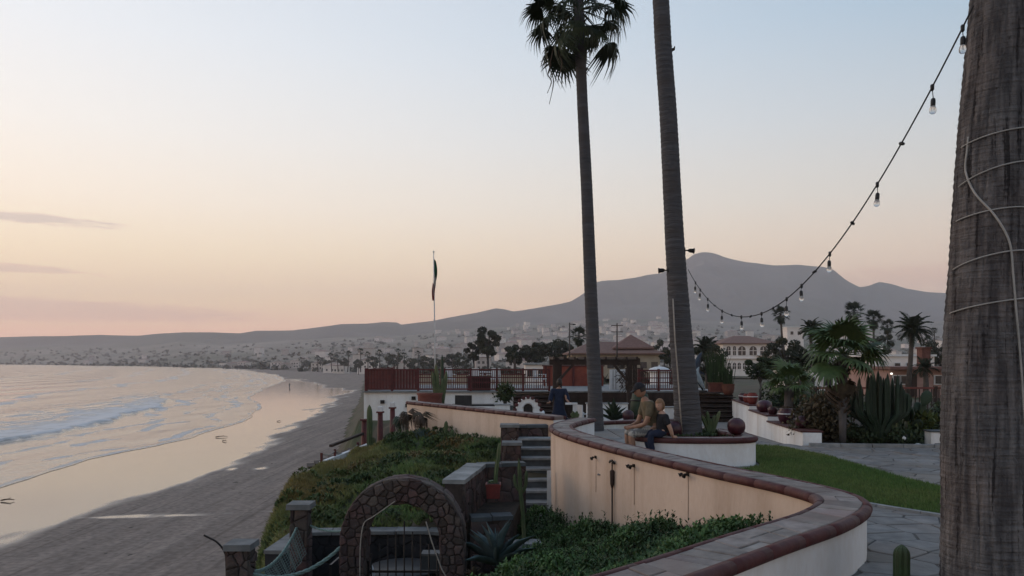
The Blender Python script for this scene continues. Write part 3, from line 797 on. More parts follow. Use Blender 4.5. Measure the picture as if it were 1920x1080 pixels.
# ================================================================== GROUND COVER ON THE SLOPE
def shoots(x, y, z, nl, length, width, upright, cols, rise=.0, name='ground_cover', mode='leaf'):
    """nl leaves on a shoot at each point; a leaf is a bent strip of two quads folded to a tip (or a fleshy spike)"""
    n = len(x)
    X = np.repeat(x, nl); Y = np.repeat(y, nl); Z = np.repeat(z, nl); k = len(X)
    a = rng.uniform(0, 6.283, k); ln = length * rng.uniform(.6, 1.25, k); e = np.clip(rng.normal(upright, .3, k), .05, 1.5)
    lev = np.tile(np.arange(nl) / nl, n) * rise
    Z = Z + lev
    d = np.stack([np.cos(a) * np.cos(e), np.sin(a) * np.cos(e), np.sin(e)], -1)
    s = np.stack([-np.sin(a), np.cos(a), np.zeros(k)], -1)
    base = np.stack([X, Y, Z], -1)
    w = width * rng.uniform(.7, 1.2, k)
    if mode == 'leaf':
        mid = base + d * (ln * .5)[:, None]; up = np.cross(s, d)
        tip = base + d * ln[:, None] - np.stack([np.zeros(k), np.zeros(k), ln * .12], -1)
        v = np.stack([base, mid + s * w[:, None], tip, mid - s * w[:, None]], 1)
        Fc = (np.arange(k) * 4)[:, None] + np.array([0, 1, 2, 3]); nv = 4
    else:
        up = np.cross(s, d)
        v = np.stack([base + s * w[:, None], base - s * w[:, None], base + up * (w * 1.2)[:, None], base + d * ln[:, None]], 1)
        Fc = ((np.arange(k) * 4)[:, None, None] + np.array([[0, 1, 3], [1, 2, 3], [2, 0, 3]])).reshape(-1, 3); nv = 4
    me = mesh_np(name, v.reshape(-1, 3), Fc)
    c = np.repeat(cols, nl, 0) * rng.uniform(.7, 1.3, k)[:, None]
    cattr(me, 'col', np.repeat(c, nv, 0))
    return me
# ice plant hill beyond the arch
n = 42000
x = rng.uniform(-7.5, .5, n); y = rng.uniform(9.0, 25.5, n)
k_ = np.arange(n) < n // 3; x = np.where(k_, np.interp(y, *CREST) - .9 + rng.uniform(0, 1, n) * 1.3, x)
zone = in_poly(x, y, SLOPE_ZONE) & ~((x > -3.05) & (x < -.35) & (y < 11.75)) & ~((x > -.95) & (y < 13.6)) & ~((x > -.35) & (y < 16.6)) & ~((x < -4.75) & (y > 19.4))
x, y = x[zone], y[zone]
clump = fbm(x * 1.1, y * 1.1, 41, 4)
z = slope_z(x, y) + np.maximum((clump - .40) * .42, -.02) + rng.uniform(-.03, .02, len(x))
c = np.interp(y, *CREST)
dry = np.clip(1.15 - np.abs(x - c - .35) / 1.1, 0, 1) * np.clip((y - 10.5) / 3, .25, 1)
wv = np.clip(dry * .9 + (fbm(x * .8, y * .8, 52, 4) - .5) * 1.6 + .05, 0, 1)[:, None]
wd = np.clip((fbm(x * 2.1, y * 2.1, 77, 3) - .45) * 3, 0, 1)[:, None]
green = np.array([.12, .18, .044]) * (1 - wd) + np.array([.056, .096, .028]) * wd
cols = green * (1 - wv) + np.array([.25, .165, .042]) * wv
tag(put('ice_plant', shoots(x, y, z, 7, .115, .014, .9, cols, name='ice_plant', mode='spike'), None, 'leafcol'), 'green and rust coloured ice plant covering the slope above the beach', 'ground cover', kind='stuff')
# fuller leafy cushions standing in the ice plant
cen = rng.uniform(0, 1, (150, 2)) * np.array([5.2, 12]) + np.array([-4.7, 11.2]); rad_ = rng.uniform(.18, .5, 150)
idx = rng.integers(0, 150, 9000); a_ = rng.uniform(0, 6.283, 9000); q_ = np.sqrt(rng.uniform(0, 1, 9000))
x = cen[idx, 0] + np.cos(a_) * q_ * rad_[idx]; y = cen[idx, 1] + np.sin(a_) * q_ * rad_[idx]
zone = in_poly(x, y, SLOPE_ZONE) & ~((x > -3.1) & (x < -.35) & (y < 11.8)) & ~((x > -.95) & (y < 13.6)) & ~((x > -.4) & (y < 16.6)) & (x > np.interp(y, *CREST) - .7) & ~((x < -3.5) & (y > 15.5)) & (y < 23)
x, y, idx, q_ = x[zone], y[zone], idx[zone], q_[zone]
z = slope_z(x, y) + (1 - q_ ** 2) * rad_[idx] * .5
tone = rng.uniform(0, 1, 150)[idx][:, None]; cols = np.array([.04, .075, .025]) * (1 - tone) + np.array([.12, .15, .045]) * tone
k_ = (rng.uniform(0, 1, 150)[idx] < .1)[:, None]; cols = np.where(k_, np.array([[.17, .125, .045]]), cols)
tag(put('slope_cushions', shoots(x, y, z, 7, .09, .016, .8, cols, rise=.06, name='slope_cushions'), None, 'leafcol'), 'rounded leafy cushions dotted over the ice plant slope', 'ground cover', kind='stuff')
# leafy shrubs at the foot of the curved wall
SHRUB = [(-1.1, 3.3), (-.55, 3.5), (.45, 4.45), (1.55, 5.5), (2.35, 6.25), (2.72, 6.85), (2.62, 7.45), (2.15, 8.5), (1.58, 10.0), (1.03, 11.7), (.72, 13.2), (.3, 13.5), (.1, 12.3), (-.15, 10.9), (-.25, 9.6), (-.45, 8.4), (-.6, 7.4), (-.9, 6)]
n = 26000
x = rng.uniform(-1.2, 3, n); y = rng.uniform(3.2, 13.6, n); k = in_poly(x, y, SHRUB); x, y = x[k], y[k]
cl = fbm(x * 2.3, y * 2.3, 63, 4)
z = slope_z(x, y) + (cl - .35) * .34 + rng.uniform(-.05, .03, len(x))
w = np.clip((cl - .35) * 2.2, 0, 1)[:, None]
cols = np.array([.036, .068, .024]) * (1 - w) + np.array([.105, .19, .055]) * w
tag(put('shrub_bed', shoots(x, y, z, 9, .062, .013, .75, cols, rise=.11, name='shrub_bed'), None, 'leafcol'), 'dense dark green leafy shrubs growing against the curved cream wall', 'shrubs', kind='stuff')
# tall shoots that stand above the rest along the wall
n = 900
x = rng.uniform(-.2, 2.8, n); y = rng.uniform(5, 13.4, n); k = in_poly(x, y, SHRUB) & (fbm(x * 3, y * 3, 9, 2) > .55); x, y = x[k], y[k]
z = slope_z(x, y) + .06
tag(put('shrub_shoots', shoots(x, y, z, 16, .06, .012, .8, np.tile(np.array([[.035, .07, .02]]), (len(x), 1)), rise=.24, name='shrub_shoots'), None, 'leafcol'), 'taller leafy shoots rising above the shrubs by the wall', 'shrubs', kind='stuff')

# ================================================================== STONE ARCH, PIERS, ROPES, STEPS
def stone_face(root, cells, place, depth, name='stone', m='rubble'):
    """cells in (s, t) turned into proud stones by place(s, t, h)"""
    for p_, c in cells:
        k = len(c); h = depth * rng.uniform(.5, 1.2)
        cx_, cy_ = sum(q[0] for q in c) / k, sum(q[1] for q in c) / k
        mb = MB()
        base = [place(q[0], q[1], -.01) for q in c]
        mid = [place(q[0], q[1], h * .55) for q in c]
        top = [place(cx_ + (q[0] - cx_) * .78, cy_ + (q[1] - cy_) * .78, h) for q in c]
        vs = base + mid + top; fs = [tuple(range(2 * k, 3 * k))]
        for j in (0, 1): fs += [(j * k + i, j * k + (i + 1) % k, (j + 1) * k + (i + 1) % k, (j + 1) * k + i) for i in range(k)]
        mb.add(vs, fs, 0, False)
        me = mb.mesh(name); bm = bmesh.new(); bm.from_mesh(me); bmesh.ops.recalc_face_normals(bm, faces=bm.faces); bm.to_mesh(me); bm.free()
        put(name, me, root, m)
def seeds_rect(s0, s1, t0, t1, st_, jit=.48):
    out = []
    ns = max(1, round((s1 - s0) / st_)); nt = max(1, round((t1 - t0) / st_))
    for i in range(-2, ns + 2):
        for j in range(-2, nt + 2):
            out.append((s0 + (i + .5) * (s1 - s0) / ns + rng.uniform(-jit, jit) * (s1 - s0) / ns, t0 + (j + .5) * (t1 - t0) / nt + rng.uniform(-jit, jit) * (t1 - t0) / nt))
    return out
def clip_cells(cells, s0, s1, t0, t1):
    out = []
    for p_, c in cells:
        for ax, lim, sg in ((0, s0, 1), (0, s1, -1), (1, t0, 1), (1, t1, -1)):
            new = []
            for k in range(len(c)):
                a, b_ = c[k], c[(k + 1) % len(c)]; da = (a[ax] - lim) * sg; db = (b_[ax] - lim) * sg
                if da >= 0: new.append(a)
                if da * db < 0:
                    t = da / (da - db); new.append((a[0] + (b_[0] - a[0]) * t, a[1] + (b_[1] - a[1]) * t))
            c = new
            if len(c) < 3: break
        if len(c) >= 3: out.append((p_, c))
    return out
def rect_stones(s0, s1, t0, t1, st_, gap=.012):
    sd_l = seeds_rect(s0, s1, t0, t1, st_)
    return clip_cells(voronoi(sd_l, lambda p: s0 - .05 < p[0] < s1 + .05 and t0 - .05 < p[1] < t1 + .05, gap), s0, s1, t0, t1)
# arch: centre of the ring, inner and outer radius, legs to the ground
AX, AY, AZ = -1.37, 9.5, -.56
RI, RO, DEP, GR = .48, .77, .36, -2.05
arch = empty('stone_arch', (AX, AY, GR), 'reddish rubble stone garden arch with iron gate below the steps', 'arch')
H0 = AZ - GR
def ring_pt(s, r, yo):
    """s runs up the left leg, over the arch and down the right leg"""
    if s < H0: return Vector((-r, yo, s))
    a = (s - H0) / ((RI + RO) / 2)
    if a < math.pi: return Vector((-r * math.cos(a), yo, H0 + r * math.sin(a)))
    return Vector((r, yo, H0 - (s - H0 - math.pi * (RI + RO) / 2)))
STOT = 2 * H0 + math.pi * (RI + RO) / 2
mb = MB(); ns = 60; ring = []
for i in range(ns + 1):
    s = STOT * i / ns
    ring.append([ring_pt(s, RI + .01, -DEP / 2), ring_pt(s, RO - .01, -DEP / 2), ring_pt(s, RO - .01, DEP / 2), ring_pt(s, RI + .01, DEP / 2)])
vs = [v for r_ in ring for v in r_]; fs = []
for i in range(ns):
    for k in range(4): fs.append((i * 4 + k, (i + 1) * 4 + k, (i + 1) * 4 + (k + 1) % 4, i * 4 + (k + 1) % 4))
mb.add(vs, fs); mb.build('mortar_core', 'rubble_mortar', arch)
stone_face(arch, rect_stones(.35, STOT - .35, RI, RO, .105), lambda s, t, h: ring_pt(s, t, -DEP / 2 - h), .03)
stone_face(arch, rect_stones(.9, STOT - .9, -DEP / 2, DEP / 2, .16), lambda s, t, h: ring_pt(s, RI - h, t), .02)
stone_face(arch, rect_stones(.9, STOT - .9, -DEP / 2, DEP / 2, .16), lambda s, t, h: ring_pt(s, RO + h, t), .022)
# iron gate standing in the arch
gate = empty('iron_gate', (AX, AY, GR), 'black iron bar gate inside the stone arch', 'gate')
for gx in np.linspace(-.42, .42, 9):
    top = 1.08 + .5 * math.sqrt(max(0, 1 - (gx / .5) ** 2)) - .06 * (abs(gx) > .3)
    if abs(gx - .0) < .01: top += .12
    MB().tube([(gx, 0, .05), (gx, 0, top)], .009, 6).build('bar', 'iron', gate)
for gz in (.12, .72, 1.06): MB().bar((-.46, 0, gz), (.46, 0, gz), .022, .03).build('rail', 'iron', gate)
for sx in (-.46, .46): MB().bar((sx, 0, 0), (sx, 0, 1.2), .03).build('stile', 'iron', gate)
# a cable that hangs round the inside of the arch
mat('pale_cable', (.34, .30, .26), (.26, .23, .2), .7, 20)
cab = [(-.52, -.215, .3), (-.52, -.22, 1.2), (-.51, -.22, 1.5), (-.47, -.22, 1.72), (-.36, -.215, 1.8), (-.2, -.21, 1.91), (-.09, -.205, 1.99)]
tag(MB().tube(curve_pts(cab, 5), .007, 6).build('cable', 'pale_cable', None, loc=(AX, AY, GR)), 'thin pale cable looped inside the stone arch', 'cable')
tag(MB().tube(curve_pts([(.30, -.21, 1.74), (.37, -.215, 1.5), (.46, -.22, 1.25), (.5, -.23, 1.15), (.56, -.24, 1.05)], 5), .008, 6).build('cable', 'pale_cable', None, loc=(AX, AY, GR)), 'pale cord slanting down the right inside of the stone arch', 'cable')

def stone_pier(label, loc, w, h, cap_w, cap_h=.07, st_=.15, cap_m='pier_slab', rz=0.0):
    root = empty('stone_pier', loc, label, 'pier', rz=rz)
    MB().box((0, 0, h / 2), (w - .01, w - .01, h)).build('mortar_core', 'rubble_mortar', root)
    hw = w / 2
    for k in range(4):
        M = Matrix.Rotation(k * math.pi / 2, 3, 'Z')
        if k == 2: continue
        stone_face(root, rect_stones(-hw, hw, max(0, h - 1.3), h, st_), lambda s, t, d, M=M: M @ Vector((s, -hw - d, t)), .02)
    mb = MB().box((0, 0, h + cap_h / 2), (cap_w, cap_w, cap_h), taper=.97)
    mb.build('cap', cap_m, root)
    return root
stone_pier('squat stone pier with overhanging slab, by the rope net at the slope edge', (-2.84, 10.05, -2.05), .22, 1.76, .32)
p2_ = stone_pier('stone pier at the bottom edge of the photo with a bent iron arm', (-3.08, 8.5, -2.3), .24, 1.86, .31)
mb = MB().tube(curve_pts([(-.16, -.02, 1.2), (-.165, -.02, 1.7), (-.19, -.02, 1.83), (-.27, -.02, 1.93), (-.36, -.02, 1.98), (-.42, -.02, 2.01)], 6), [.012] * 31, 8)
mb.build('arm', 'iron', p2_)
def rope(name, label, a, b_, sag, r, m='rope', n=26):
    a = Vector(a); b_ = Vector(b_); pts = []
    for i in range(n + 1):
        t = i / n; p = a.lerp(b_, t); p.z -= 4 * sag * t * (1 - t); pts.append(p)
    o = a.copy(); mb = MB(); L_ = (b_ - a).length * 1.05
    # three strands twisted
    for k in range(3):
        q = []
        for i in range(n * 4 + 1):
            t = i / (n * 4); p = a.lerp(b_, t); p.z -= 4 * sag * t * (1 - t)
            ang = t * L_ * 22 + k * 2.094
            q.append(p + Vector((0, math.cos(ang), math.sin(ang))) * r * .55 - o)
        mb.tube(q, r * .62, 5)
    return tag(mb.build(name, m, None, loc=o), label, 'rope')
PA, PB = Vector((-2.84, 10.05, -.55)), Vector((-3.08, 8.5, -.72))
rope('rope', 'thick green rope sagging between the two stone piers', PB + Vector((.13, .05, 0)), PA + Vector((-.02, -.14, .02)), .14, .02)
rope('rope', 'green rope sagging from the bottom pier to the arch foot', PB + Vector((.13, 0, -.02)), Vector((AX - RO - .02, AY - .1, -.66)), .16, .024)
rope('rope', 'thin green rope from the squat pier to the arch', PA + Vector((.12, 0, .02)), Vector((AX - RO - .02, AY + .1, -.5)), .03, .014)
# netting hung below the rope between the piers
a, b_ = PB + Vector((.13, .05, 0)), PA + Vector((-.02, -.14, .02))
mb = MB(); nn, mm_ = 30, 9; P_g = {}
for i in range(nn + 1):
    t = i / nn; top = a.lerp(b_, t); top.z -= .56 * t * (1 - t)
    for j in range(mm_ + 1):
        P_g[i, j] = top + Vector((.12 * j / mm_ + .01 * math.sin(i * 1.3), 0, -.34 * j / mm_ * (.35 + .65 * t))) - a
for i in range(nn + 1):
    mb.tube([P_g[i, j] for j in range(mm_ + 1)], .0035, 4, cap=False)
for j in range(mm_ + 1):
    mb.tube([P_g[i, j] for i in range(nn + 1)], .0035, 4, cap=False)
tag(mb.build('net', 'net', None, loc=a), 'faded green netting hanging under the rope between the piers', 'net')

# retaining wall round the sunken seating, with a slab top
rw = empty('retaining_wall', (-2, 11.45, -2.02), 'shade-darkened stone retaining wall with pale slab ledge behind the sunken patio', 'wall')
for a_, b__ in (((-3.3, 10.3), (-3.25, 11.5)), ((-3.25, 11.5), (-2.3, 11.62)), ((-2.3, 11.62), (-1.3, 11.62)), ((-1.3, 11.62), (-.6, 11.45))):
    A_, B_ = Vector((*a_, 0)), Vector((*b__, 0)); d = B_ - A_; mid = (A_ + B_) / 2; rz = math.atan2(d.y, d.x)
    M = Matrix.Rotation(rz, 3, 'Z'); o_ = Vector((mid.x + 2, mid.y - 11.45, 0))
    MB().box((o_.x, o_.y, .52), (d.length, .22, 1.04), rz=rz).build('mortar_core', 'shaded_rubble', rw)
    stone_face(rw, rect_stones(-d.length / 2, d.length / 2, .1, 1.03, .2), lambda s, t, h, M=M, o_=o_: o_ + M @ Vector((s, -.115 - h, t)), .025, m='shaded_rubble')
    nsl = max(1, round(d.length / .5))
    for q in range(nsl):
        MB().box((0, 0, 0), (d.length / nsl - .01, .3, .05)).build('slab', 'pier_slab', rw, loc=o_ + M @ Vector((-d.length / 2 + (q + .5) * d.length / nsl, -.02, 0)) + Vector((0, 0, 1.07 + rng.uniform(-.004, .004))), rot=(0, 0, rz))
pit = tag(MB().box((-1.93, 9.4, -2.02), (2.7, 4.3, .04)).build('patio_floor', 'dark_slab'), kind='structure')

# planter box of dark stone beside the steps, slab topped
pb = empty('stone_planter', (-.4, 12.3, -1.5), 'dark stone planter box with grey slab rim beside the steps', 'planter')
def stone_wall_seg(root, a_, b__, z0, z1, th, org, cap_w=None, cap_m='slab', st_=.2, both=False, cap_t=.06, slab_l=.6):
    A_, B_ = Vector((*a_, 0)), Vector((*b__, 0)); d = B_ - A_; mid = (A_ + B_) / 2; rz = math.atan2(d.y, d.x); M = Matrix.Rotation(rz, 3, 'Z')
    o_ = Vector((mid.x - org[0], mid.y - org[1], -org[2]))
    MB().box((o_.x, o_.y, (z0 + z1) / 2 - org[2]), (d.length, th, z1 - z0), rz=rz).build('mortar_core', 'rubble_mortar', root)
    for sg in ((-1, 1) if both else (-1,)):
        stone_face(root, rect_stones(-d.length / 2, d.length / 2, max(z0, z1 - 1.0), z1, st_), lambda s, t, h: o_ + M @ Vector((s, sg * (th / 2 + h), t)), .022, m='rubble')
    if cap_w:
        nsl = max(1, round(d.length / slab_l))
        for q in range(nsl):
            MB().box((0, 0, 0), (d.length / nsl - .008, cap_w, cap_t), taper=.985).build('slab', cap_m, root, loc=o_ + M @ Vector((-d.length / 2 + (q + .5) * d.length / nsl, 0, 0)) + Vector((0, 0, z1 + cap_t / 2 + rng.uniform(-.004, .004))), rot=(0, 0, rz))
org = (-.4, 12.3, -1.5)
stone_wall_seg(pb, (-.86, 10.95), (-.6, 12.75), -2.0, -.12, .26, org, .34, slab_l=.45)
stone_wall_seg(pb, (-.6, 12.75), (.22, 12.9), -1.6, -.12, .2, org, .26, cap_m='dark_slab', slab_l=.42)
stone_wall_seg(pb, (-.62, 11.05), (.0, 11.15), -2.0, -.66, .24, org, .3, cap_m='dark_slab', slab_l=.34)
stone_wall_seg(pb, (-.05, 10.75), (.42, 10.8), -2.0, -.98, .2, org, .3, cap_m='slab', slab_l=.5)
mb = MB().prism([(-.7, 11.1), (.0, 11.2), (.15, 12.8), (-.55, 12.7)], -1.5, -.72); mb.build('soil', 'soil', pb, loc=(.4, -12.3, 1.5))

# steps going up to the terrace
steps = empty('stone_steps', (.35, 13.8, -1.3), 'dark stone steps climbing between the cream walls', 'steps')
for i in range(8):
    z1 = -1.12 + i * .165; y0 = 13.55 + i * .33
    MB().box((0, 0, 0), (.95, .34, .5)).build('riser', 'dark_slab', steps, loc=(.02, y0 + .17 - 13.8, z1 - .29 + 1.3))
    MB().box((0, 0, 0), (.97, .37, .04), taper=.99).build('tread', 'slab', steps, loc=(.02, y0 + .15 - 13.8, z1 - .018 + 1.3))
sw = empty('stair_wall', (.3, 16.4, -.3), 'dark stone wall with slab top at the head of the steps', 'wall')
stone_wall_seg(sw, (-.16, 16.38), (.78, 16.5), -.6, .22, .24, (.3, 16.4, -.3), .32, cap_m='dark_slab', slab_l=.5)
for q, (lx, ly, lz, lab) in enumerate(((-.05, 16.0, .27, 'upper square pier with pale slab beside the steps'), (.0, 15.2, -.02, 'lower square pier with pale slab beside the steps'))):
    stone_pier(lab, (lx, ly, -1.4), .34, lz + 1.4, .42, .06, .16)
# conduit up the end of the cream wall
tag(MB().box((0, 0, .5), (.07, .05, 1.35)).build('white_post', 'white_paint', None, loc=(.66, 13.3, -1.45)), 'slim white post beside the steps at the wall end', 'post')

# things fixed to the cream face of the curved wall
def wall_face(px):
    """point on the sea-side face of the far run of the curved wall that lies in photo column px"""
    best = None
    pts = curve_pts([(x, y, 0) for x, y in WALL_A[6:14]], 30)
    for a, b_ in zip(pts, pts[1:]):
        d = (b_ - a).normalized(); n_ = Vector((-d.y, d.x, 0)); q = a + n_ * .19
        e = abs(960 + q.x / q.y * F - px)
        if best is None or e < best[0]: best = (e, q.copy(), n_)
    return best[1], best[2]
def rust_streak(q, n_, z, h, w):
    me = MB().add([(-w, 0, 0), (w, 0, 0), (w * .6, 0, -h * .6), (w * .2, 0, -h), (-w * .3, 0, -h), (-w * .7, 0, -h * .5)], [(0, 1, 2, 3, 4, 5)][:1])
def pt_at(px, py):
    q, n_ = wall_face(px); return Vector((q.x, q.y, EYE - (py - HORIZON) / F * q.y)), n_
def flood(label, px, py, two=False):
    p, n_ = pt_at(px, py); root = empty('wall_light', p, label, 'wall light', rz=math.atan2(n_.y, n_.x))
    MB().box((.015, 0, 0), (.03, .07, .07)).build('mount', 'iron', root)
    MB().tube([(.02, 0, 0), (.08, 0, .005)], .012, 8).build('arm', 'iron', root)
    for s in ((-1, 1) if two else (1,)):
        MB().lathe([(.02, 0), (.03, .02), (.032, .06), (.045, .075), (.045, .08)], n=12).build('lamp_head', 'iron', root, loc=(.09, s * .045, .01), rot=(R(0), R(115), R(25 * s)))
    MB().tube([(.008, .01, -.03), (.008, .012, -.4), (.008, .008, -.85)], .005, 5).build('wire', 'stain', root)
    root.scale = (.62,) * 3
    return root
flood('small wall light near the pipe on the cream wall', 1190, 873, True)
flood('right-most wall light on the cream wall', 1290, 889, True)
flood('single curved spout light left of the pipe on the cream wall', 1118, 857)
p, n_ = pt_at(1046, 862)
root = empty('wall_bracket', p, 'ornate rusty iron bracket at the left end of the cream wall', 'bracket', rz=math.atan2(n_.y, n_.x))
MB().box((.012, 0, -.02), (.024, .03, .24)).build('plate', 'iron', root)
MB().tube([(.02, 0, .1), (.04, 0, .28)], [.012, .002], 6).build('spike', 'iron', root)
for k in range(5): MB().tube(curve_pts([(.02, -.01 - .06 * k, -.06), (.09, -.01 - .06 * k, -.02), (.07, -.01 - .06 * k, .07), (.02, -.01 - .06 * k, .05)], 5), .008, 5).build('scroll', 'iron', root)
MB().bar((.03, .06, .0), (.03, -.3, .0), .014).build('rail', 'iron', root)
MB().tube([(.01, .01, -.12), (.012, .012, -.9)], .005, 5).build('wire', 'stain', root)
p, n_ = pt_at(1151, 868)
root = empty('standpipe', p, 'slim iron standpipe with tap head in the middle of the cream wall', 'pipe', rz=math.atan2(n_.y, n_.x))
MB().tube([(.03, 0, -1.3), (.03, 0, -.35)], .012, 8).build('pipe', 'iron', root)
MB().tube([(.03, 0, -.36), (.03, 0, -.3), (.03, 0, -.12), (.03, 0, -.1)], [.014, .03, .036, .02], 8).build('sleeve', 'dark_wood', root)
MB().tube([(.03, 0, -.1), (.03, 0, .05)], .01, 8).build('neck', 'iron', root)
MB().tube([(.03, -.08, .0), (.04, -.03, .03), (.04, .03, .03), (.03, .08, .0)], .016, 6).build('tap', 'iron', root)
# ================================================================== PALMS
mat('trunk', (.10, .093, .093), (.058, .055, .057), .95, 5, c3=(.085, .072, .066), bump=1.0, bscale=30, stretch=(1, 1, .5))
mat('ring_trunk', (.095, .093, .098), (.06, .059, .064), .95, 3.2, c3=(.07, .064, .064), bump=1.0, bscale=7, stretch=(.7, .7, 7), contrast=(.3, .7))
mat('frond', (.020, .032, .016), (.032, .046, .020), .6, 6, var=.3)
mat('frond_bright', (.08, .12, .042), (.055, .09, .033), .6, 6, var=.3)  # brighter green of the garden bed palms
mat('frond_far', (.022, .032, .02), (.032, .042, .026), .8, 6, var=.2)
mat('dead_frond', (.075, .055, .038), (.045, .034, .025), .9, 6, var=.3)
def fan_frond(name, petiole, blade, nseg=26, spread=4.3, droop=.35, fold=.12, seed=0, thin=1.0):
    """a fan leaf along +X: petiole then a fan of pleated segments with drooping tips"""
    r = random.Random(seed); mb = MB()
    mb.tube([(0, 0, 0), (petiole * .5, 0, .02 * petiole), (petiole, 0, 0)], [.02 * blade + .006, .014 * blade + .004, .008 * blade + .003], 5)
    for i in range(nseg):
        a = (i / (nseg - 1) - .5) * spread
        ln = blade * (.62 + .38 * math.cos(a * .5)) * r.uniform(.88, 1.06)
        d = Vector((math.cos(a), math.sin(a), 0)); s = Vector((-math.sin(a), math.cos(a), 0))
        dr = droop * r.uniform(.6, 1.4)
        w0, w1, w2 = blade * .02, blade * .058 * thin, blade * .03 * thin
        o = Vector((petiole, 0, 0)); P = []
        for (t, w, z) in ((0.02, w0, 0), (.5, w1, -dr * .12), (.8, w2, -dr * .42), (1.0, .002, -dr * 1.05)):
            c = o + d * ln * t * (1 - .18 * dr * (t > .7)) + Vector((0, 0, z * ln))
            P.append((c + s * w, c - s * w))
        vs = [q for p_ in P for q in p_]
        off = Vector((0, 0, fold * blade * .15 * (1 if i % 2 else -1)))
        vs = [v + off * (.4 if k in (2, 3) else 0) for k, v in enumerate(vs)]
        mb.add(vs, [(0, 1, 3, 2), (2, 3, 5, 4), (4, 5, 7, 6)])
    return mb.mesh(name)
def pinnate_frond(name, length, nleaf=24, leaflet=.45, droop=.5, seed=0):
    r = random.Random(seed); mb = MB(); pts = []
    for i in range(10):
        t = i / 9; pts.append(Vector((length * t * (1 - .12 * t), 0, length * (.18 * t - droop * t * t))))
    mb.tube(pts, [.022 * length * (1 - .85 * i / 9) * .6 + .003 for i in range(10)], 5)
    for i in range(nleaf):
        t = .12 + .88 * i / (nleaf - 1); k = min(8, int(t * 9)); f_ = t * 9 - k; p = pts[k].lerp(pts[k + 1], f_)
        ln = leaflet * length * (.35 + .65 * math.sin(math.pi * min(1, t * .9 + .12))) * r.uniform(.85, 1.1)
        for sg in (-1, 1):
            d = Vector((.55, sg * .75, -.25 + r.uniform(-.12, .12))).normalized(); s = Vector((.8, -sg * .5, 0)).normalized(); w = .022 * length
            mb.add([p, p + d * ln * .5 + s * w + Vector((0, 0, .02)), p + d * ln - Vector((0, 0, .1 * ln)), p + d * ln * .5 - s * w], [(0, 1, 2, 3)])
    return mb.mesh(name)
FAN = [fan_frond('frond', .86, .64, 26, 3.9, .5, seed=i, thin=.72) for i in range(3)]
FAN_DROOP = [fan_frond('frond', .9, .68, 24, 2.6, .9, seed=10 + i, thin=.7) for i in range(2)]
FAN_FULL = [fan_frond('frond', .7, .72, 24, 4.3, .45, seed=40 + i, thin=1.25) for i in range(3)]
for me in FAN_FULL: me.materials.append(None)
FAN_WEEP = [fan_frond('frond', .22, .95, 12, 2.6, 1.3, seed=50 + i, thin=1.5) for i in range(2)]
for me in FAN_WEEP: me.materials.append(None)
FAN_SMALL = [fan_frond('frond', .8, .7, 14, 4.0, .4, seed=20 + i, thin=1.7) for i in range(2)]
PIN = [pinnate_frond('frond', 1.0, 26, .34, .55, seed=i) for i in range(2)]
for me in FAN: me.materials.append(MATS['frond'])
for me in FAN_DROOP: me.materials.append(MATS['frond'])
for me in FAN_SMALL: me.materials.append(MATS['frond_far'])
for me in PIN: me.materials.append(MATS['frond_far'])
def relink(me, m):
    c = me.copy(); c.materials.clear(); c.materials.append(MATS[m]); return c
FAN_BRIGHT = [relink(m_, 'frond_bright') for m_ in FAN_FULL]; FAN_DEAD = [relink(m_, 'dead_frond') for m_ in FAN_DROOP]
def crown(root, c, meshes, n, scale, el0, el1, rnd, dead=None, ndead=0, jitter=.25, name='frond'):
    for i in range(n + ndead):
        t = i / max(1, n - 1); isd = i >= n
        a = i * 2.39996 + rnd.uniform(-.3, .3)
        e = el0 + (el1 - el0) * min(1, t) ** 1.1 + rnd.uniform(-.12, .12) if not isd else rnd.uniform(-1.45, -1.05)
        s = scale * rnd.uniform(1 - jitter, 1 + jitter * .4)
        me = rnd.choice(dead if isd else meshes)
        o = put(name if not isd else 'dead_frond', me, root)
        o.location = c; o.scale = (s, s, s)
        o.rotation_euler = (Matrix.Rotation(a, 3, 'Z') @ Matrix.Rotation(-e, 3, 'Y') @ Matrix.Rotation(rnd.uniform(-.35, .35), 3, 'X')).to_euler()
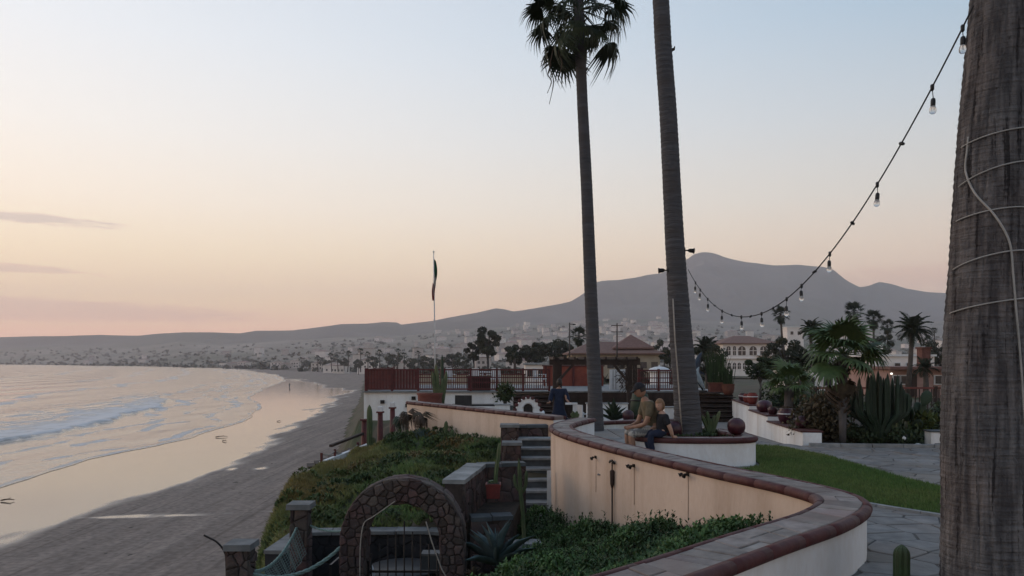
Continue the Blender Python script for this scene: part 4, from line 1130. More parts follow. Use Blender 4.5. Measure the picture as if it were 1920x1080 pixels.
def trunk_mesh(pts, rads, n=24, rings=0.0, seed=0, rough=.02, cracks=False):
    """a trunk through pts with ring scars and ridges"""
    pts = [Vector(p) for p in pts]; cp = curve_pts(pts, 1); 
    L_ = [0.0]
    for a, b_ in zip(pts, pts[1:]): L_.append(L_[-1] + (b_ - a).length)
    tot = L_[-1]; step = rings / 4 if rings else tot / 40; k = max(8, int(tot / step))
    V = []; 
    smp = curve_pts(pts, 24); Ls = [0.0]
    for a, b_ in zip(smp, smp[1:]): Ls.append(Ls[-1] + (b_ - a).length)
    S = np.linspace(0, Ls[-1], k); C = np.stack([np.interp(S, Ls, [q[j] for q in smp]) for j in range(3)], -1)
    rd = np.interp(S / Ls[-1] * tot, L_, rads)
    A = np.linspace(0, 2 * np.pi, n, endpoint=False)
    SS, AA = np.meshgrid(S, A, indexing='ij')
    wob = (fbm(AA * 2 / np.pi + 5, SS * 1.2, seed, 4) - .5)
    wob = wob * np.clip(1 - np.abs(AA - np.pi) / np.pi, 0, 1) ** .3
    r_ = rd[:, None] * (1 + rough * 4 * wob)
    if rings:
        ph = (SS / rings + .9 * (fbm(AA * 1.5, SS * 2, seed + 3, 3) - .5) + 30) % 1.0
        r_ = r_ + rd[:, None] * rough * 1.6 * (1 - ph)
    if cracks:
        na = np.abs(np.sin(AA * 13 + 2.5 * fbm(SS * .9, AA, seed + 7, 3)))
        r_ = r_ - rd[:, None] * .035 * np.clip(1 - na * 3.2, 0, 1) * (fbm(SS * 1.7, AA * 3, seed + 9, 3) > .42)
        r_ = r_ + rd[:, None] * .02 * (fbm(AA * 16, SS * 26, seed + 11, 3) - .5)
    V = np.stack([C[:, 0, None] + r_ * np.cos(AA), C[:, 1, None] + r_ * np.sin(AA), C[:, 2, None] + 0 * AA], -1).reshape(-1, 3)
    i = np.arange(k * n).reshape(k, n); j = np.roll(i, -1, 1)
    Fc = np.stack([i[:-1], j[:-1], j[1:], i[1:]], -1).reshape(-1, 4)
    return mesh_np('trunk', V, Fc, smooth=True)
FAN_TALL = [fan_frond('frond', .84, .6, 24, (3.7, 2.7)[i % 2], (.5, .9)[i % 2], seed=60 + i, thin=.8) for i in range(4)]
for me in FAN_TALL: me.materials.append(MATS['frond'])
rnd = random.Random(3)
# tall palm in the middle
Y1 = 18.0
tp = [at(1117, 812, Y1), at(1115, 730, Y1), at(1110, 600, Y1), at(1105, 480, Y1), at(1099, 330, Y1), at(1092, 190, Y1), at(1087, 60, Y1), at(1085, 0, Y1), at(1084, -35, Y1)]
palm1 = empty('fan_palm', tp[0], 'tall slender fan palm in the middle with its shaggy crown at the top edge', 'palm tree')
put('trunk', trunk_mesh([p - tp[0] for p in tp], [.20, .165, .15, .145, .135, .125, .12, .115, .1], 20, .11, 2, .035), palm1, 'ring_trunk')
cc0 = at(1086, 18, Y1) - tp[0]
crown(palm1, cc0, FAN_TALL, 44, 1.17, 1.3, -1.12, rnd, FAN_DEAD, 0, .3)
for k in range(10):    # clinging old leaf bases under the crown
    a = k * .63
    MB().tube([(0, 0, 0), (math.cos(a) * .12, math.sin(a) * .12, .14)], [.03, .012], 5).build('leaf_base', 'dead_frond', palm1, loc=cc0 + Vector((math.cos(a) * .1, math.sin(a) * .1, -1.55 + .13 * k)))
for q in ((1030, 90, 195), (1046, 70, 150), (1026, 120, 175)):
    a_, b__ = at(q[0] + 8, q[1], Y1 - .4) - tp[0], at(q[0], q[2], Y1 - .4) - tp[0]
    MB().tube(curve_pts([a_, a_.lerp(b__, .35) + Vector((-.05, 0, 0)), a_.lerp(b__, .6) + Vector((.06, 0, 0)), b__], 4), [.012] * 10 + [.007] * 3, 4).build('hanging_strand', 'dead_frond', palm1)
# leaning palm in the planter
Y2 = 13.0
tp = [at(1291, 816, Y2), at(1288, 760, Y2), at(1283, 700, Y2), at(1275, 600, Y2), at(1268, 500, Y2), at(1261, 380, Y2), at(1253, 220, Y2), at(1244, 90, Y2), at(1238, -10, Y2), at(1222, -220, Y2), at(1208, -420, Y2)]
palm2 = empty('fan_palm', tp[0], 'leaning palm trunk in the round planter, its crown out of frame', 'palm tree')
put('trunk', trunk_mesh([p - tp[0] for p in tp], [.235, .215, .20, .178, .163, .155, .148, .14, .135, .125, .12], 28, .09, 5, .04), palm2, 'ring_trunk')
crown(palm2, tp[-1] - tp[0], FAN + FAN_DROOP, 34, 1.25, 1.35, -.9, rnd, FAN_DEAD, 8)
MB().tube([at(1252, 96, Y2) - tp[0], at(1263, 92, Y2) - tp[0] + Vector((.01, 0, .0)), at(1265, 87, Y2) - tp[0]], [.04, .024, .01], 6).build('leaf_base', 'dead_frond', palm2)
cw = [at(1264, 560, Y2 - .2), at(1268, 640, Y2 - .21), at(1273, 700, Y2 - .22), at(1277, 760, Y2 - .24), at(1281, 812, Y2 - .25)]
cw = [p + Vector((-.02, 0, 0)) for p in cw]
tag(MB().tube([p - cw[0] for p in cw], .012, 6).build('conduit', 'pale_cable', None, loc=cw[0]), 'pale conduit running up the left side of the leaning palm', 'conduit')
def flood2(label, p, s):
    root = empty('floodlight', p, label, 'floodlight')
    MB().box((0, -.02, 0), (.06, .05, .09)).build('mount', 'iron', root)
    MB().tube([(s * .02, -.02, 0), (s * .09, -.03, .0)], .012, 6).build('arm', 'iron', root)
    MB().lathe([(.022, 0), (.035, .03), (.038, .08), (.05, .1), (.05, .105)], n=12).build('lamp_head', 'iron', root, loc=(s * .08, -.03, 0), rot=(0, s * R(95), 0))
flood2('floodlight clamped on the right side of the leaning palm', at(1281, 470, Y2 - .03), 1)
flood2('floodlight clamped on the left side of the leaning palm', at(1254, 507, Y2 - .03), -1)
# big trunk close by on the right
Y3 = 5.0
tp = [at(1850, 1170, Y3), at(1848, 1080, Y3), at(1846, 940, Y3), at(1843, 800, Y3), at(1843, 640, Y3), at(1851, 500, Y3), at(1861, 330, Y3), at(1873, 150, Y3), at(1885, 0, Y3), at(1893, -200, Y3), at(1915, -500, Y3), at(1930, -900, Y3), at(1945, -1300, Y3)]
palm3 = empty('fan_palm', tp[0], 'massive cracked palm trunk close up at the right edge, wound with cable', 'palm tree')
R3 = [.285, .262, .253, .245, .232, .222, .22, .21, .205, .2, .19, .18, .17]
m = bpy.data.materials.new('near_trunk'); m.use_nodes = True; N, L = m.node_tree.nodes, m.node_tree.links; p = N['Principled BSDF']; p.inputs['Roughness'].default_value = .95; p.inputs['Specular IOR Level'].default_value = .1
t = N.new('ShaderNodeTexCoord'); oc = t.outputs['Object']
v1 = noise_node(N, L, oc, 22, 5, (1, 1, .12)); v2 = noise_node(N, L, oc, 9, 6, (.6, .6, 6)); v3 = noise_node(N, L, oc, 2.2, 4); v4 = noise_node(N, L, oc, 60, 4, (1, 1, .5))
c = ramp_node(N, L, v1, .36, .66, (.062, .06, .063), (.158, .15, .149))
c = mix_node(N, L, .3, c, ramp_node(N, L, v2, .38, .6, (.6, .59, .6), (1.12, 1.1, 1.08)), 'MULTIPLY')
vc = noise_node(N, L, oc, 30, 4, (1, 1, .05))
c = mix_node(N, L, ramp_node(N, L, vc, .6, .66, (0, 0, 0), (.85, .85, .85)), c, (.022, .02, .021))
c = mix_node(N, L, ramp_node(N, L, v3, .42, .62, (0, 0, 0), (.6, .6, .6)), c, mix_node(N, L, 1.0, c, (1.1, .98, .92), 'MULTIPLY'))
L.new(c, p.inputs['Base Color'])
b = N.new('ShaderNodeBump'); b.inputs['Strength'].default_value = 1; b.inputs['Distance'].default_value = .025
L.new(math_node(N, L, 'ADD', math_node(N, L, 'ADD', v1, math_node(N, L, 'MULTIPLY', v2, .7)), math_node(N, L, 'MULTIPLY', v4, .5)), b.inputs['Height']); L.new(b.outputs[0], p.inputs['Normal'])
MATS['near_trunk'] = m
put('trunk', trunk_mesh([q - tp[0] for q in tp], R3, 220, .06, 9, .018, True), palm3, 'near_trunk')
crown(palm3, tp[-1] - tp[0], FAN + FAN_DROOP, 30, 1.5, 1.35, -.9, rnd, FAN_DEAD, 6)
def trunk3(y_px):
    zz = EYE - (y_px - HORIZON) / F * Y3; zs_ = [q.z for q in tp]
    cx_ = np.interp(zz, zs_, [q.x for q in tp]); return Vector((cx_, Y3, zz)), float(np.interp(zz, zs_, R3)) * 1.035
# rough fibre tufts breaking the outline of the close trunk
x_, y_, z_ = [], [], []
fib = MB()
for k in range(900):
    c_, r_ = trunk3(rnd.uniform(-10, 1080)); a = rnd.uniform(math.pi * .75, math.pi * 2.1)
    d = Vector((math.cos(a), math.sin(a), 0)); s = Vector((-d.y, d.x, 0)); q = c_ + d * r_ * .97 - tp[0]; ln = rnd.uniform(.008, .034)
    fib.add([q + s * .004, q - s * .004, q + d * ln + Vector((0, 0, rnd.uniform(-.03, .02)))], [(0, 1, 2)])
tag(fib.build('fibres', 'near_trunk', palm3), kind='stuff')
# cable wound round it: five turns and a run that slants down
mat('white_cable', (.36, .34, .32), (.28, .27, .25), .6, 10)
def turn(y_l, y_r, bow):
    pts = []
    for k in range(29):
        t = k / 28; a = math.pi * (1.02 + .96 * t)
        yp = y_l + (y_r - y_l) * t - bow * math.sin(math.pi * t)
        c_, r_ = trunk3(yp); pts.append(c_ + Vector((math.cos(a), math.sin(a), 0)) * (r_ + .006))
    return pts
for k, (yl, yr, bw, lab) in enumerate(((278, 250, 4, 'uppermost'), (352, 318, 14, 'second'), (416, 403, 8, 'third'), (506, 482, 14, 'fourth'), (588, 560, 6, 'lowest'))):
    pts = turn(yl, yr, bw); o_ = pts[0].copy()
    tag(MB().tube([q - o_ for q in pts], .0048, 6).build('cable_turn', 'white_cable', None, loc=o_), f'{lab} turn of pale cable round the close palm trunk', 'cable', 'cable turns on the close trunk')
pts = []
for (px, py) in ((1799, 262), (1806, 285), (1822, 325), (1840, 370), (1860, 410), (1878, 445), (1888, 475), (1892, 520), (1897, 580), (1904, 640), (1911, 720), (1916, 790)):
    c_, r_ = trunk3(py); dx_ = (px - 960) / F * Y3 * .96 - c_.x; dx_ = max(-r_ * .97, min(r_ * .97, dx_)); pts.append(Vector((c_.x + dx_, Y3 - math.sqrt(max(0, r_ * r_ - dx_ * dx_)) - .008, c_.z)))
o_ = pts[0].copy(); tag(MB().tube(curve_pts([q - o_ for q in pts], 4), .007, 6).build('cable', 'white_cable', None, loc=o_), 'thicker pale cable slanting down across the turns on the close trunk', 'cable')

# ================================================================== STRING OF LIGHTS
LA, LB = Vector((3.06, 4.95, 4.05)), Vector((3.03, 12.85, 3.26)); SAG = 1.37
def line_pt(t): 
    p_ = LA.lerp(LB, t); p_.z -= 4 * SAG * t * (1 - t); return p_
def t_of(px):
    lo, hi = 0.0, 1.0
    for _ in range(40):
        m_ = (lo + hi) / 2; q = line_pt(m_)
        if 960 + q.x / q.y * F > px: lo = m_
        else: hi = m_
    return lo
m = bpy.data.materials.new('bulb_glass'); m.use_nodes = True; p = m.node_tree.nodes['Principled BSDF']
p.inputs['Base Color'].default_value = (.95, .93, .9, 1); p.inputs['Roughness'].default_value = .08; p.inputs['Transmission Weight'].default_value = .75; p.inputs['IOR'].default_value = 1.25
MATS['bulb_glass'] = m
wire = [line_pt(k / 60) for k in range(61)]
tag(MB().tube([q - LA for q in wire], .0065, 6).build('light_string_cable', 'black_plastic', None, loc=LA), 'black cable of the light string hung between the two right palms', 'cable')
bulb_me = MB().lathe([(.001, -.118), (.012, -.116), (.021, -.108), (.0245, -.096), (.0235, -.08), (.018, -.064), (.014, -.055)], n=14).mesh('bulb'); bulb_me.materials.append(MATS['bulb_glass'])
sock_me = MB().lathe([(.0155, -.06), (.017, -.055), (.017, -.02), (.014, -.006), (.006, 0)], n=12).mesh('socket'); sock_me.materials.append(MATS['black_plastic'])
fil_me = MB().tube([(-.004, 0, -.062), (-.008, 0, -.09), (.008, 0, -.09), (.004, 0, -.062)], .0012, 4).mesh('filament'); fil_me.materials.append(MATS['iron'])
clip_me = MB().lathe([(.006, -.03), (.013, -.02), (.014, .012), (.007, .02)], n=8).mesh('clip'); clip_me.materials.append(MATS['black_plastic'])
order = ('lowest-numbered',)
bulbs = [1805, 1748, 1645, 1556, 1503, 1475, 1428, 1390, 1354, 1327, 1313, 1304]
names_ = ['topmost', 'second from the top', 'third from the top', 'fourth from the top', 'fifth from the top', 'sixth from the top', 'seventh from the top', 'fifth from the leaning palm', 'fourth from the leaning palm', 'third from the leaning palm', 'second from the leaning palm', 'nearest the leaning palm']
for px, nm in zip(bulbs, names_):
    t = t_of(px); q = line_pt(t); drop = rnd.uniform(.05, .085)
    root = empty('light_bulb', q, f'clear bulb on the light string, {nm}', 'light bulb', 'bulbs of the light string', rz=rnd.uniform(0, 6))
    put('clip', clip_me, root)
    MB().tube([(0, 0, -.02), (.006, 0, -drop)], .003, 5).build('drop_cord', 'black_plastic', root)
    s_ = put('socket', sock_me, root, loc=(.006, 0, -drop), rot=(rnd.uniform(-.08, .08), rnd.uniform(-.08, .08), 0))
    put('bulb', bulb_me, s_); put('filament', fil_me, s_)
for i, px in enumerate((1690, 1598, 1528, 1450, 1408, 1372, 1340)):
    q = line_pt(t_of(px)); o = put('empty_clip', clip_me, None, loc=q, rot=(0, 1.2, rnd.uniform(0, 6)))
    tag(o, f'{["topmost", "second", "third", "fourth", "fifth", "sixth", "lowest"][i]} small empty clip along the light string, counted from the close trunk', 'clip', 'empty clips on the light string')

# ================================================================== CACTI, AGAVES, POTS
def ribbed(pts, rads, ribs=8, depth=.22, per=4):
    """a ribbed column through pts"""
    sm = resample(curve_pts([Vector(p_) for p_ in pts], 8), 1e9); sm = resample(curve_pts([Vector(p_) for p_ in pts], 8), sum((Vector(b_) - Vector(a)).length for a, b_ in zip(pts, pts[1:])) / 18); n = len(sm); rr_ = np.interp(np.linspace(0, 1, n), np.linspace(0, 1, len(rads)), rads)
    mb = MB(); vs = []; m_ = ribs * per // 2
    up = Vector((1, 0, 0))
    for i, q in enumerate(sm):
        d = (sm[min(i + 1, n - 1)] - sm[max(i - 1, 0)]).normalized(); x_ = (up - d * up.dot(d)).normalized(); y_ = d.cross(x_); up = x_
        for k in range(m_):
            a = 2 * math.pi * k / m_; f_ = 1 - depth * (k % 2)
            vs.append(q + (x_ * math.cos(a) + y_ * math.sin(a)) * rr_[i] * f_)
    fs = [(i * m_ + k, i * m_ + (k + 1) % m_, (i + 1) * m_ + (k + 1) % m_, (i + 1) * m_ + k) for i in range(n - 1) for k in range(m_)]
    fs.append(tuple((n - 1) * m_ + k for k in range(m_)))
    return mb.add(vs, fs, 0)
def column_cactus(label, loc, stems, m='cactus', ribs=8, name='cactus'):
    root = empty(name, loc, label, 'cactus')
    for pts, rad in stems:
        rads = [rad * .85] + [rad] * 15 + [rad * .97, rad * .86, rad * .6, rad * .1]
        ribbed(pts, rads, ribs).build('stem', m, root)
    return root
def agave(label, loc, n, ln, w, m='agave', el=(1.35, .35), name='agave', seed=0, cat='agave'):
    root = empty(name, loc, label, cat); r = random.Random(seed)
    mb = MB(); P = []
    for (t, ww, z) in ((0, .6, 0), (.3, 1.0, .02), (.65, .75, .05), (1, .02, .02)):
        P.append([(t, -ww, z + .25 * ww), (t, 0, z), (t, ww, z + .25 * ww)])
    vs = [(a, b_ * w / ln, c * .6) for r_ in P for a, b_, c in r_]
    mb.add(vs, [(i * 3 + k, i * 3 + k + 1, (i + 1) * 3 + k + 1, (i + 1) * 3 + k) for i in range(3) for k in range(2)], 0, True)
    me = mb.mesh('leaf'); me.materials.append(MATS[m])
    for i in range(n):
        t = i / max(1, n - 1); e = el[0] + (el[1] - el[0]) * t + r.uniform(-.12, .12); a = i * 2.4 + r.uniform(-.2, .2); s = ln * r.uniform(.8, 1.1)
        o = put('leaf', me, root, scale=s); o.rotation_euler = (Matrix.Rotation(a, 3, 'Z') @ Matrix.Rotation(-e, 3, 'Y')).to_euler()
    return root
def gz(x, y): return float(ground_z(x, y))
# foreground column by the big trunk
column_cactus('single ribbed cactus column at the bottom edge beside the close trunk', (2.87, 5.5, -.02), [([(0, 0, 0), (0, 0, .12), (0, 0, .24), (.002, 0, .33), (.003, 0, .36)], .058)], ribs=9)
# cactus in the shrubs near the steps
q = at(983, 985, 10.9)
column_cactus('leaning branched cactus among shrubs in front of the steps', q, [([(0, 0, -.3), (-.02, 0, .15), (-.06, 0, .55), (-.08, 0, .98)], .032), ([(-.06, 0, .5), (-.13, 0, .6), (-.14, 0, .75)], .026), ([(-.05, .02, .45), (.02, .02, .58), (.03, .02, .8)], .026)], ribs=7)
pot = empty('square_pot', at(925, 933, 11.6), 'small red square pot holding a thin cactus on the stone ledge', 'pot')
MB().box((0, 0, .1), (.2, .2, .2), taper=1.08).build('body', 'terracotta', pot); MB().box((0, 0, .205), (.235, .235, .035)).build('rim', 'terracotta', pot); MB().box((0, 0, .225), (.19, .19, .012)).build('soil', 'soil', pot)
MATS['terracotta_red'] = mat('terracotta_red', (.19, .035, .028), (.13, .028, .024), .7, 8)
for ch in pot.children:
    if ch.name.startswith(('body', 'rim')): ch.data.materials[0] = MATS['terracotta_red']
column_cactus('thin cactus growing from the red square pot', at(929, 905, 11.6), [([(0, 0, -.02), (.01, 0, .18), (.04, 0, .4), (.06, .0, .62)], .034), ([(-.06, 0, -.02), (-.07, 0, .04)], .05)], ribs=7)
# agaves
agave('blue agave with long leaves right of the stone arch', at(930, 1062, 9.6), 22, .62, .042, seed=1)
agave('pale blue agave at the top of the slope by the cream wall', at(792, 838, 19.2), 24, .5, .045, seed=2, el=(1.45, .7))
agave('dark spiky agave on the slope near the white wall', at(745, 836, 20.0), 20, .42, .04, 'cactus_dark', seed=3, el=(1.45, .3))
agave('small yellowing succulent at the foot of the arch', at(888, 1085, 8.6), 16, .16, .03, 'dead_frond', seed=4, el=(1.4, .3))
for k, (px, py, Yd, h) in enumerate(((836, 815, 19.0, .35), (871, 830, 18.4, .22), (848, 820, 18.8, .2))):
    column_cactus(('tall', 'short dark', 'middle')[k] + ' cactus stub above the ice plant by the cream wall', at(px, py, Yd), [([(0, 0, -.15), (0, 0, h * .5), (.01, 0, h)], .05)], 'cactus', ribs=8)
# drooping dry plants against the cream wall
def weeping(label, loc, h, n, ln, m='dead_frond'):
    root = empty('drooping_palm', loc, label, 'plant'); r = random.Random(n)
    MB().tube([(0, 0, -.2), (.02, 0, h * .5), (0, 0, h)], [.04, .03, .025], 6).build('stem', 'trunk', root)
    mesh_ = [relink(m_, m) for m_ in FAN_WEEP]
    crown(root, Vector((0, 0, h)), mesh_, n, ln * .95, .9, -.4, r)
weeping('drooping dry little palm against the left end of the cream wall', at(788, 826, 19.8), .62, 6, .34)
weeping('drooping dry little palm left of the cream wall end', at(762, 830, 21.0), .8, 5, .34)
weeping('darker drooping little palm beside the red posts', at(748, 828, 21.5), .66, 5, .3, 'cactus_dark')
# pots
def round_pot(label, loc, r, h, m='maroon_glaze', name='pot', band=None, ball=False, neck=.7):
    root = empty(name, loc, label, 'pot')
    if ball: prof = [(r * .5, 0), (r * .82, h * .14), (r * .98, h * .36), (r, h * .52), (r * .93, h * .74), (r * .72, h * .9), (r * .5, h * .975), (r * .42, h)]
    else: prof = [(r * .62, 0), (r * .85, h * .25), (r, h * .6), (r * .98, h * .8), (r * neck, h * .93), (r * neck * 1.1, h)]
    MB().lathe(prof, n=22).build('body', m, root)
    MB().lathe([(r * .40, h - .012), (r * .40, h + .004)], n=16).build('opening', 'soil', root)
    if band: MB().lathe([(r * 1.004, h * .62), (r * 1.012, h * .66), (r * 1.004, h * .7)], n=22).build('band', band, root)
    return root
round_pot('round maroon glazed ball pot at the right end of the planter', (3.77, 12.55, .45), .148, .27, ball=True)
round_pot('maroon glazed ball pot behind the seated people', at(1263, 822, 12.8), .145, .3, ball=True)
CW = lambda Y_: 5.8 + .1908 * (Y_ - 14.9)
# plants in the palm planter
column_cactus('bushy green cactus in the planter beside the ball pot', (3.45, 12.95, .34), [([(0, 0, 0), (.03 * k, .02, .18), (.06 * k * (1 + .2 * abs(k)), .02 * k, .34 + .07 * ((k * 7) % 3))], .035) for k in (-2, -1, 0, 1, 2)], ribs=6)
n = 700; x = rng.uniform(2.35, 3.7, n); y = rng.uniform(12.3, 13.9, n); k_ = in_poly(x, y, PLANTER) & (fbm(x * 3, y * 3, 4, 2) > .48); x, y = x[k_], y[k_]
tag(put('planter_herbs', shoots(x, y, x * 0 + .37, 8, .07, .012, .9, np.tile(np.array([[.05, .075, .03]]), (len(x), 1)), rise=.06, name='planter_herbs'), None, 'leafcol'), 'low pale green herbs covering the planter soil', 'ground cover', kind='stuff')

# ================================================================== RIGHT: STEPPED WHITE WALL WITH POTS
root = empty('stepped_wall', (5.8, 14.9, 0), 'low white wall stepping down towards the lawn, maroon tiles on top', 'wall')
for (ya, yb, za, zb) in ((14.9, 19.5, .25, .08), (19.5, 23.3, .22, .12), (23.3, 28.4, .26, .17)):
    A_, B_ = Vector((CW(ya), ya, 0)), Vector((CW(yb), yb, 0)); d = (B_ - A_).normalized(); n_ = Vector((d.y, -d.x, 0)) * .36
    v = [A_, B_, B_ + n_, A_ + n_]; zt_ = [za, zb, zb, za]
    mb = MB(); vs = [Vector((q.x, q.y, -.9)) for q in v] + [Vector((q.x, q.y, z_)) for q, z_ in zip(v, zt_)]
    mb.add([q - Vector((5.8, 14.9, 0)) for q in vs], [(4, 5, 6, 7), (0, 4, 7, 3), (0, 1, 5, 4), (1, 2, 6, 5), (2, 3, 7, 6)][:5]); mb.build('plaster', 'white_wall', root)
    nt_ = int((yb - ya) / .32)
    for k in range(nt_):
        t0, t1 = k / nt_, (k + 1) / nt_; q0, q1 = A_.lerp(B_, t0 + .004), A_.lerp(B_, t1 - .004); z0_, z1_ = za + (zb - za) * t0, za + (zb - za) * t1
        e_ = n_.normalized() * .035
        vs = [q0 - e_, q1 - e_, q1 + n_ + e_, q0 + n_ + e_]; zz_ = [z0_, z1_, z1_, z0_]
        mb = MB(); V_ = [Vector((q.x, q.y, z_ + .003)) for q, z_ in zip(vs, zz_)] + [Vector((q.x, q.y, z_ + .04)) for q, z_ in zip(vs, zz_)]
        mb.add([q - Vector((5.8, 14.9, 0)) for q in V_], [(4, 5, 6, 7), (0, 4, 7, 3), (0, 1, 5, 4), (1, 2, 6, 5), (2, 3, 7, 6)]); mb.build('cap_tile', 'red_tile', root)
def on_wall(Y_, off=.18):
    z_ = np.interp(Y_, [14.9, 19.5, 19.51, 23.3, 23.31, 28.4], [.25, .08, .22, .12, .26, .17]); return Vector((CW(Y_) + off, Y_ - off * .19, float(z_) + .04))
round_pot('round maroon pot nearest the lawn on the stepped wall', on_wall(15.9), .15, .26, ball=True)
round_pot('dark maroon jar with white bands on the stepped wall', on_wall(17.9), .19, .36, band='white_paint', neck=.75)
round_pot('broad maroon pot on the middle of the stepped wall', on_wall(21.4), .22, .34, ball=True)
round_pot('tall patterned red pot high on the stepped wall', on_wall(24.0), .17, .36, 'terracotta_red', band='white_paint')
round_pot('patterned red and white jar at the far end of the stepped wall', on_wall(25.2), .16, .3, 'terracotta_red', band='white_paint')
round_pot('small patterned red jar beside the terracotta planter', on_wall(26.5), .16, .28, 'maroon_glaze', band='white_paint')
round_pot('small maroon pot tucked between jars on the stepped wall', on_wall(19.9), .13, .2, 'maroon_glaze')
# ================================================================== THE DECK, PERGOLA AND PATIO BEYOND
GZ = -.6
deck = empty('white_deck', (-5.95, 30, -4), 'white walled deck above the beach with dark steps', 'deck')
o0 = Vector((-5.95, 30, -4))
MB().box((7.15, 4, 2.2), (14.3, 8, 4.42)).build('wall', 'white_wall', deck)
MB().box((7.15, 3.93, 4.425), (14.42, 8.1, .05)).build('slab', 'slab', deck)
MB().box((-.04, .9, 0.5), (.5, 1.8, 4.2)).build('buttress', 'white_wall', deck)
for (xa, xb) in ((.05, 1.75), (7.3, 8.75)):
    for i in range(6):
        MB().box(((xa + xb) / 2 + 5.95, -.15 - .3 * i - .15, 4.42 - .085 - .168 * i - .45), (xb - xa, .32, .9)).build('step', 'dark_wood', deck)
        MB().box(((xa + xb) / 2 + 5.95, -.15 - .3 * i - .17, 4.42 - .012 - .168 * i), (xb - xa + .02, .34, .03)).build('tread', 'dark_wood', deck)
MB().box((5.95 + 4.52, -.06, 4.42 - .52), (5.5, .1, .98)).build('shade_cladding', 'dark_wood', deck)  # dark boards added for the band of shade across the deck front
for k in range(5): MB().box((5.95 + 4.52, -.12, 4.42 - .16 - .19 * k), (5.5, .03, .15)).build('shade_board', 'dark_wood', deck)
for (wx, wz) in ((2.0, -.45), (.75, -.6), (1.75, -.75)):
    MB().box((wx, -.03, 4 + wz + .62), (.16, .08, .14)).build('wall_lamp', 'iron', deck)
# railing along the deck edge
def railing(label, x0, x1, Y_, z0, h, bays, solid=0, m='red_paint', pick=.13, post=.09, name='railing', motif=True):
    root = empty(name, (x0, Y_, z0), label, 'railing')
    L_ = x1 - x0
    for i in range(bays + 1): MB().box((L_ * i / bays, 0, h / 2 + .02), (post, post, h + .04)).build('post', m, root)
    for i in range(bays):
        a, b_ = L_ * i / bays + post / 2, L_ * (i + 1) / bays - post / 2
        MB().box(((a + b_) / 2, 0, h - .02), (b_ - a, .07, .06)).build('top_rail', m, root)
        MB().box(((a + b_) / 2, 0, .08), (b_ - a, .06, .06)).build('bottom_rail', m, root)
        mb = MB(); n_ = int((b_ - a) / (pick if i >= solid else .115))
        for k in range(n_):
            x_ = a + (k + .5) * (b_ - a) / n_
            if i < solid: mb.box((x_, .004 * (k % 2), (h + .06) / 2), ((b_ - a) / n_ - .012, .03, h - .16))
            else: mb.box((x_, 0, (h + .06) / 2), (.028, .028, h - .17))
        if i >= solid and motif:
            mb.box(((a + b_) / 2, 0, h * .62), (b_ - a, .03, .04)); mb.box(((a + b_) / 2, 0, h * .4), (b_ - a, .03, .04))
        tag(mb.build('boards' if i < solid else 'pickets', m, root), kind='stuff')
    return root
railing('dark red railing along the white deck, boarded at its sea end', -5.88, 1.5, 30.05, .45, .88, 7, 2, pick=.085)
railing('short dark red railing right of the pergola', 5.1, 6.7, 30.05, .45, .85, 2, pick=.085)
railing('dark red railing receding along the seaward side of the deck', 0, 7.0, 30.05, .45, .88, 4, 4).rotation_euler = (0, 0, R(90))
bpy.context.view_layer.update()
for o in [o for o in COL.objects if o.get('label', '').startswith('dark red railing receding')]: o.location = (-5.88, 30.2, .45)
# white furniture seen through the railing
def plastic_chair(label, loc, rz, m='white_paint', sc_=1.0, group=None):
    root = empty('chair', loc, label, 'chair', group, rz)
    MB().box((0, 0, .44), (.46, .46, .04)).build('seat', m, root)
    MB().box((0, .22, .68), (.44, .035, .44), taper=.92).build('backrest', m, root)
    for sx in (-1, 1):
        for sy in (-1, 1): MB().bar((sx * .2, sy * .2, .43), (sx * .23, sy * .23, 0), .035).build('leg', m, root)
        MB().box((sx * .23, 0, .63), (.05, .42, .03)).build('armrest', m, root); MB().bar((sx * .23, -.19, .45), (sx * .23, -.19, .62), .03).build('arm_post', m, root)
    root.scale = (sc_,) * 3; return root
for i, (px, rz, lab) in enumerate(((842, .4, 'left-most white chair behind the deck railing'), (893, 2.8, 'second white chair behind the deck railing'), (925, -.5, 'third white chair behind the deck railing'), (1012, 1.2, 'white chair behind the railing near the orange wall'))):
    plastic_chair(lab, ((px - 960) / F * 32, 32.0, .45), rz, group='white chairs on the deck')
tbl = empty('deck_table', ((905 - 960) / F * 32.6, 32.6, .45), 'white round table among the chairs behind the deck railing', 'table')
MB().lathe([(.45, .70), (.46, .72), (.45, .74)], n=20).build('tabletop', 'white_paint', tbl); MB().lathe([(.05, 0), (.04, .7)], n=8).build('leg', 'white_paint', tbl); MB().lathe([(.25, 0), (.22, .04)], n=14).build('base', 'white_paint', tbl)
bar = empty('wooden_bar', (at(898, 735, 30.7).x, 30.75, .45), 'dark wooden counter behind the deck railing', 'counter')
MB().box((0, 0, .28), (.95, .4, .56)).build('body', 'dark_wood', bar); MB().box((0, 0, .575), (1.05, .5, .03)).build('top', 'dark_wood', bar)
for k in range(4): MB().box((-.35 + .233 * k, -.21, .28), (.2, .02, .5)).build('board', 'dark_wood', bar)
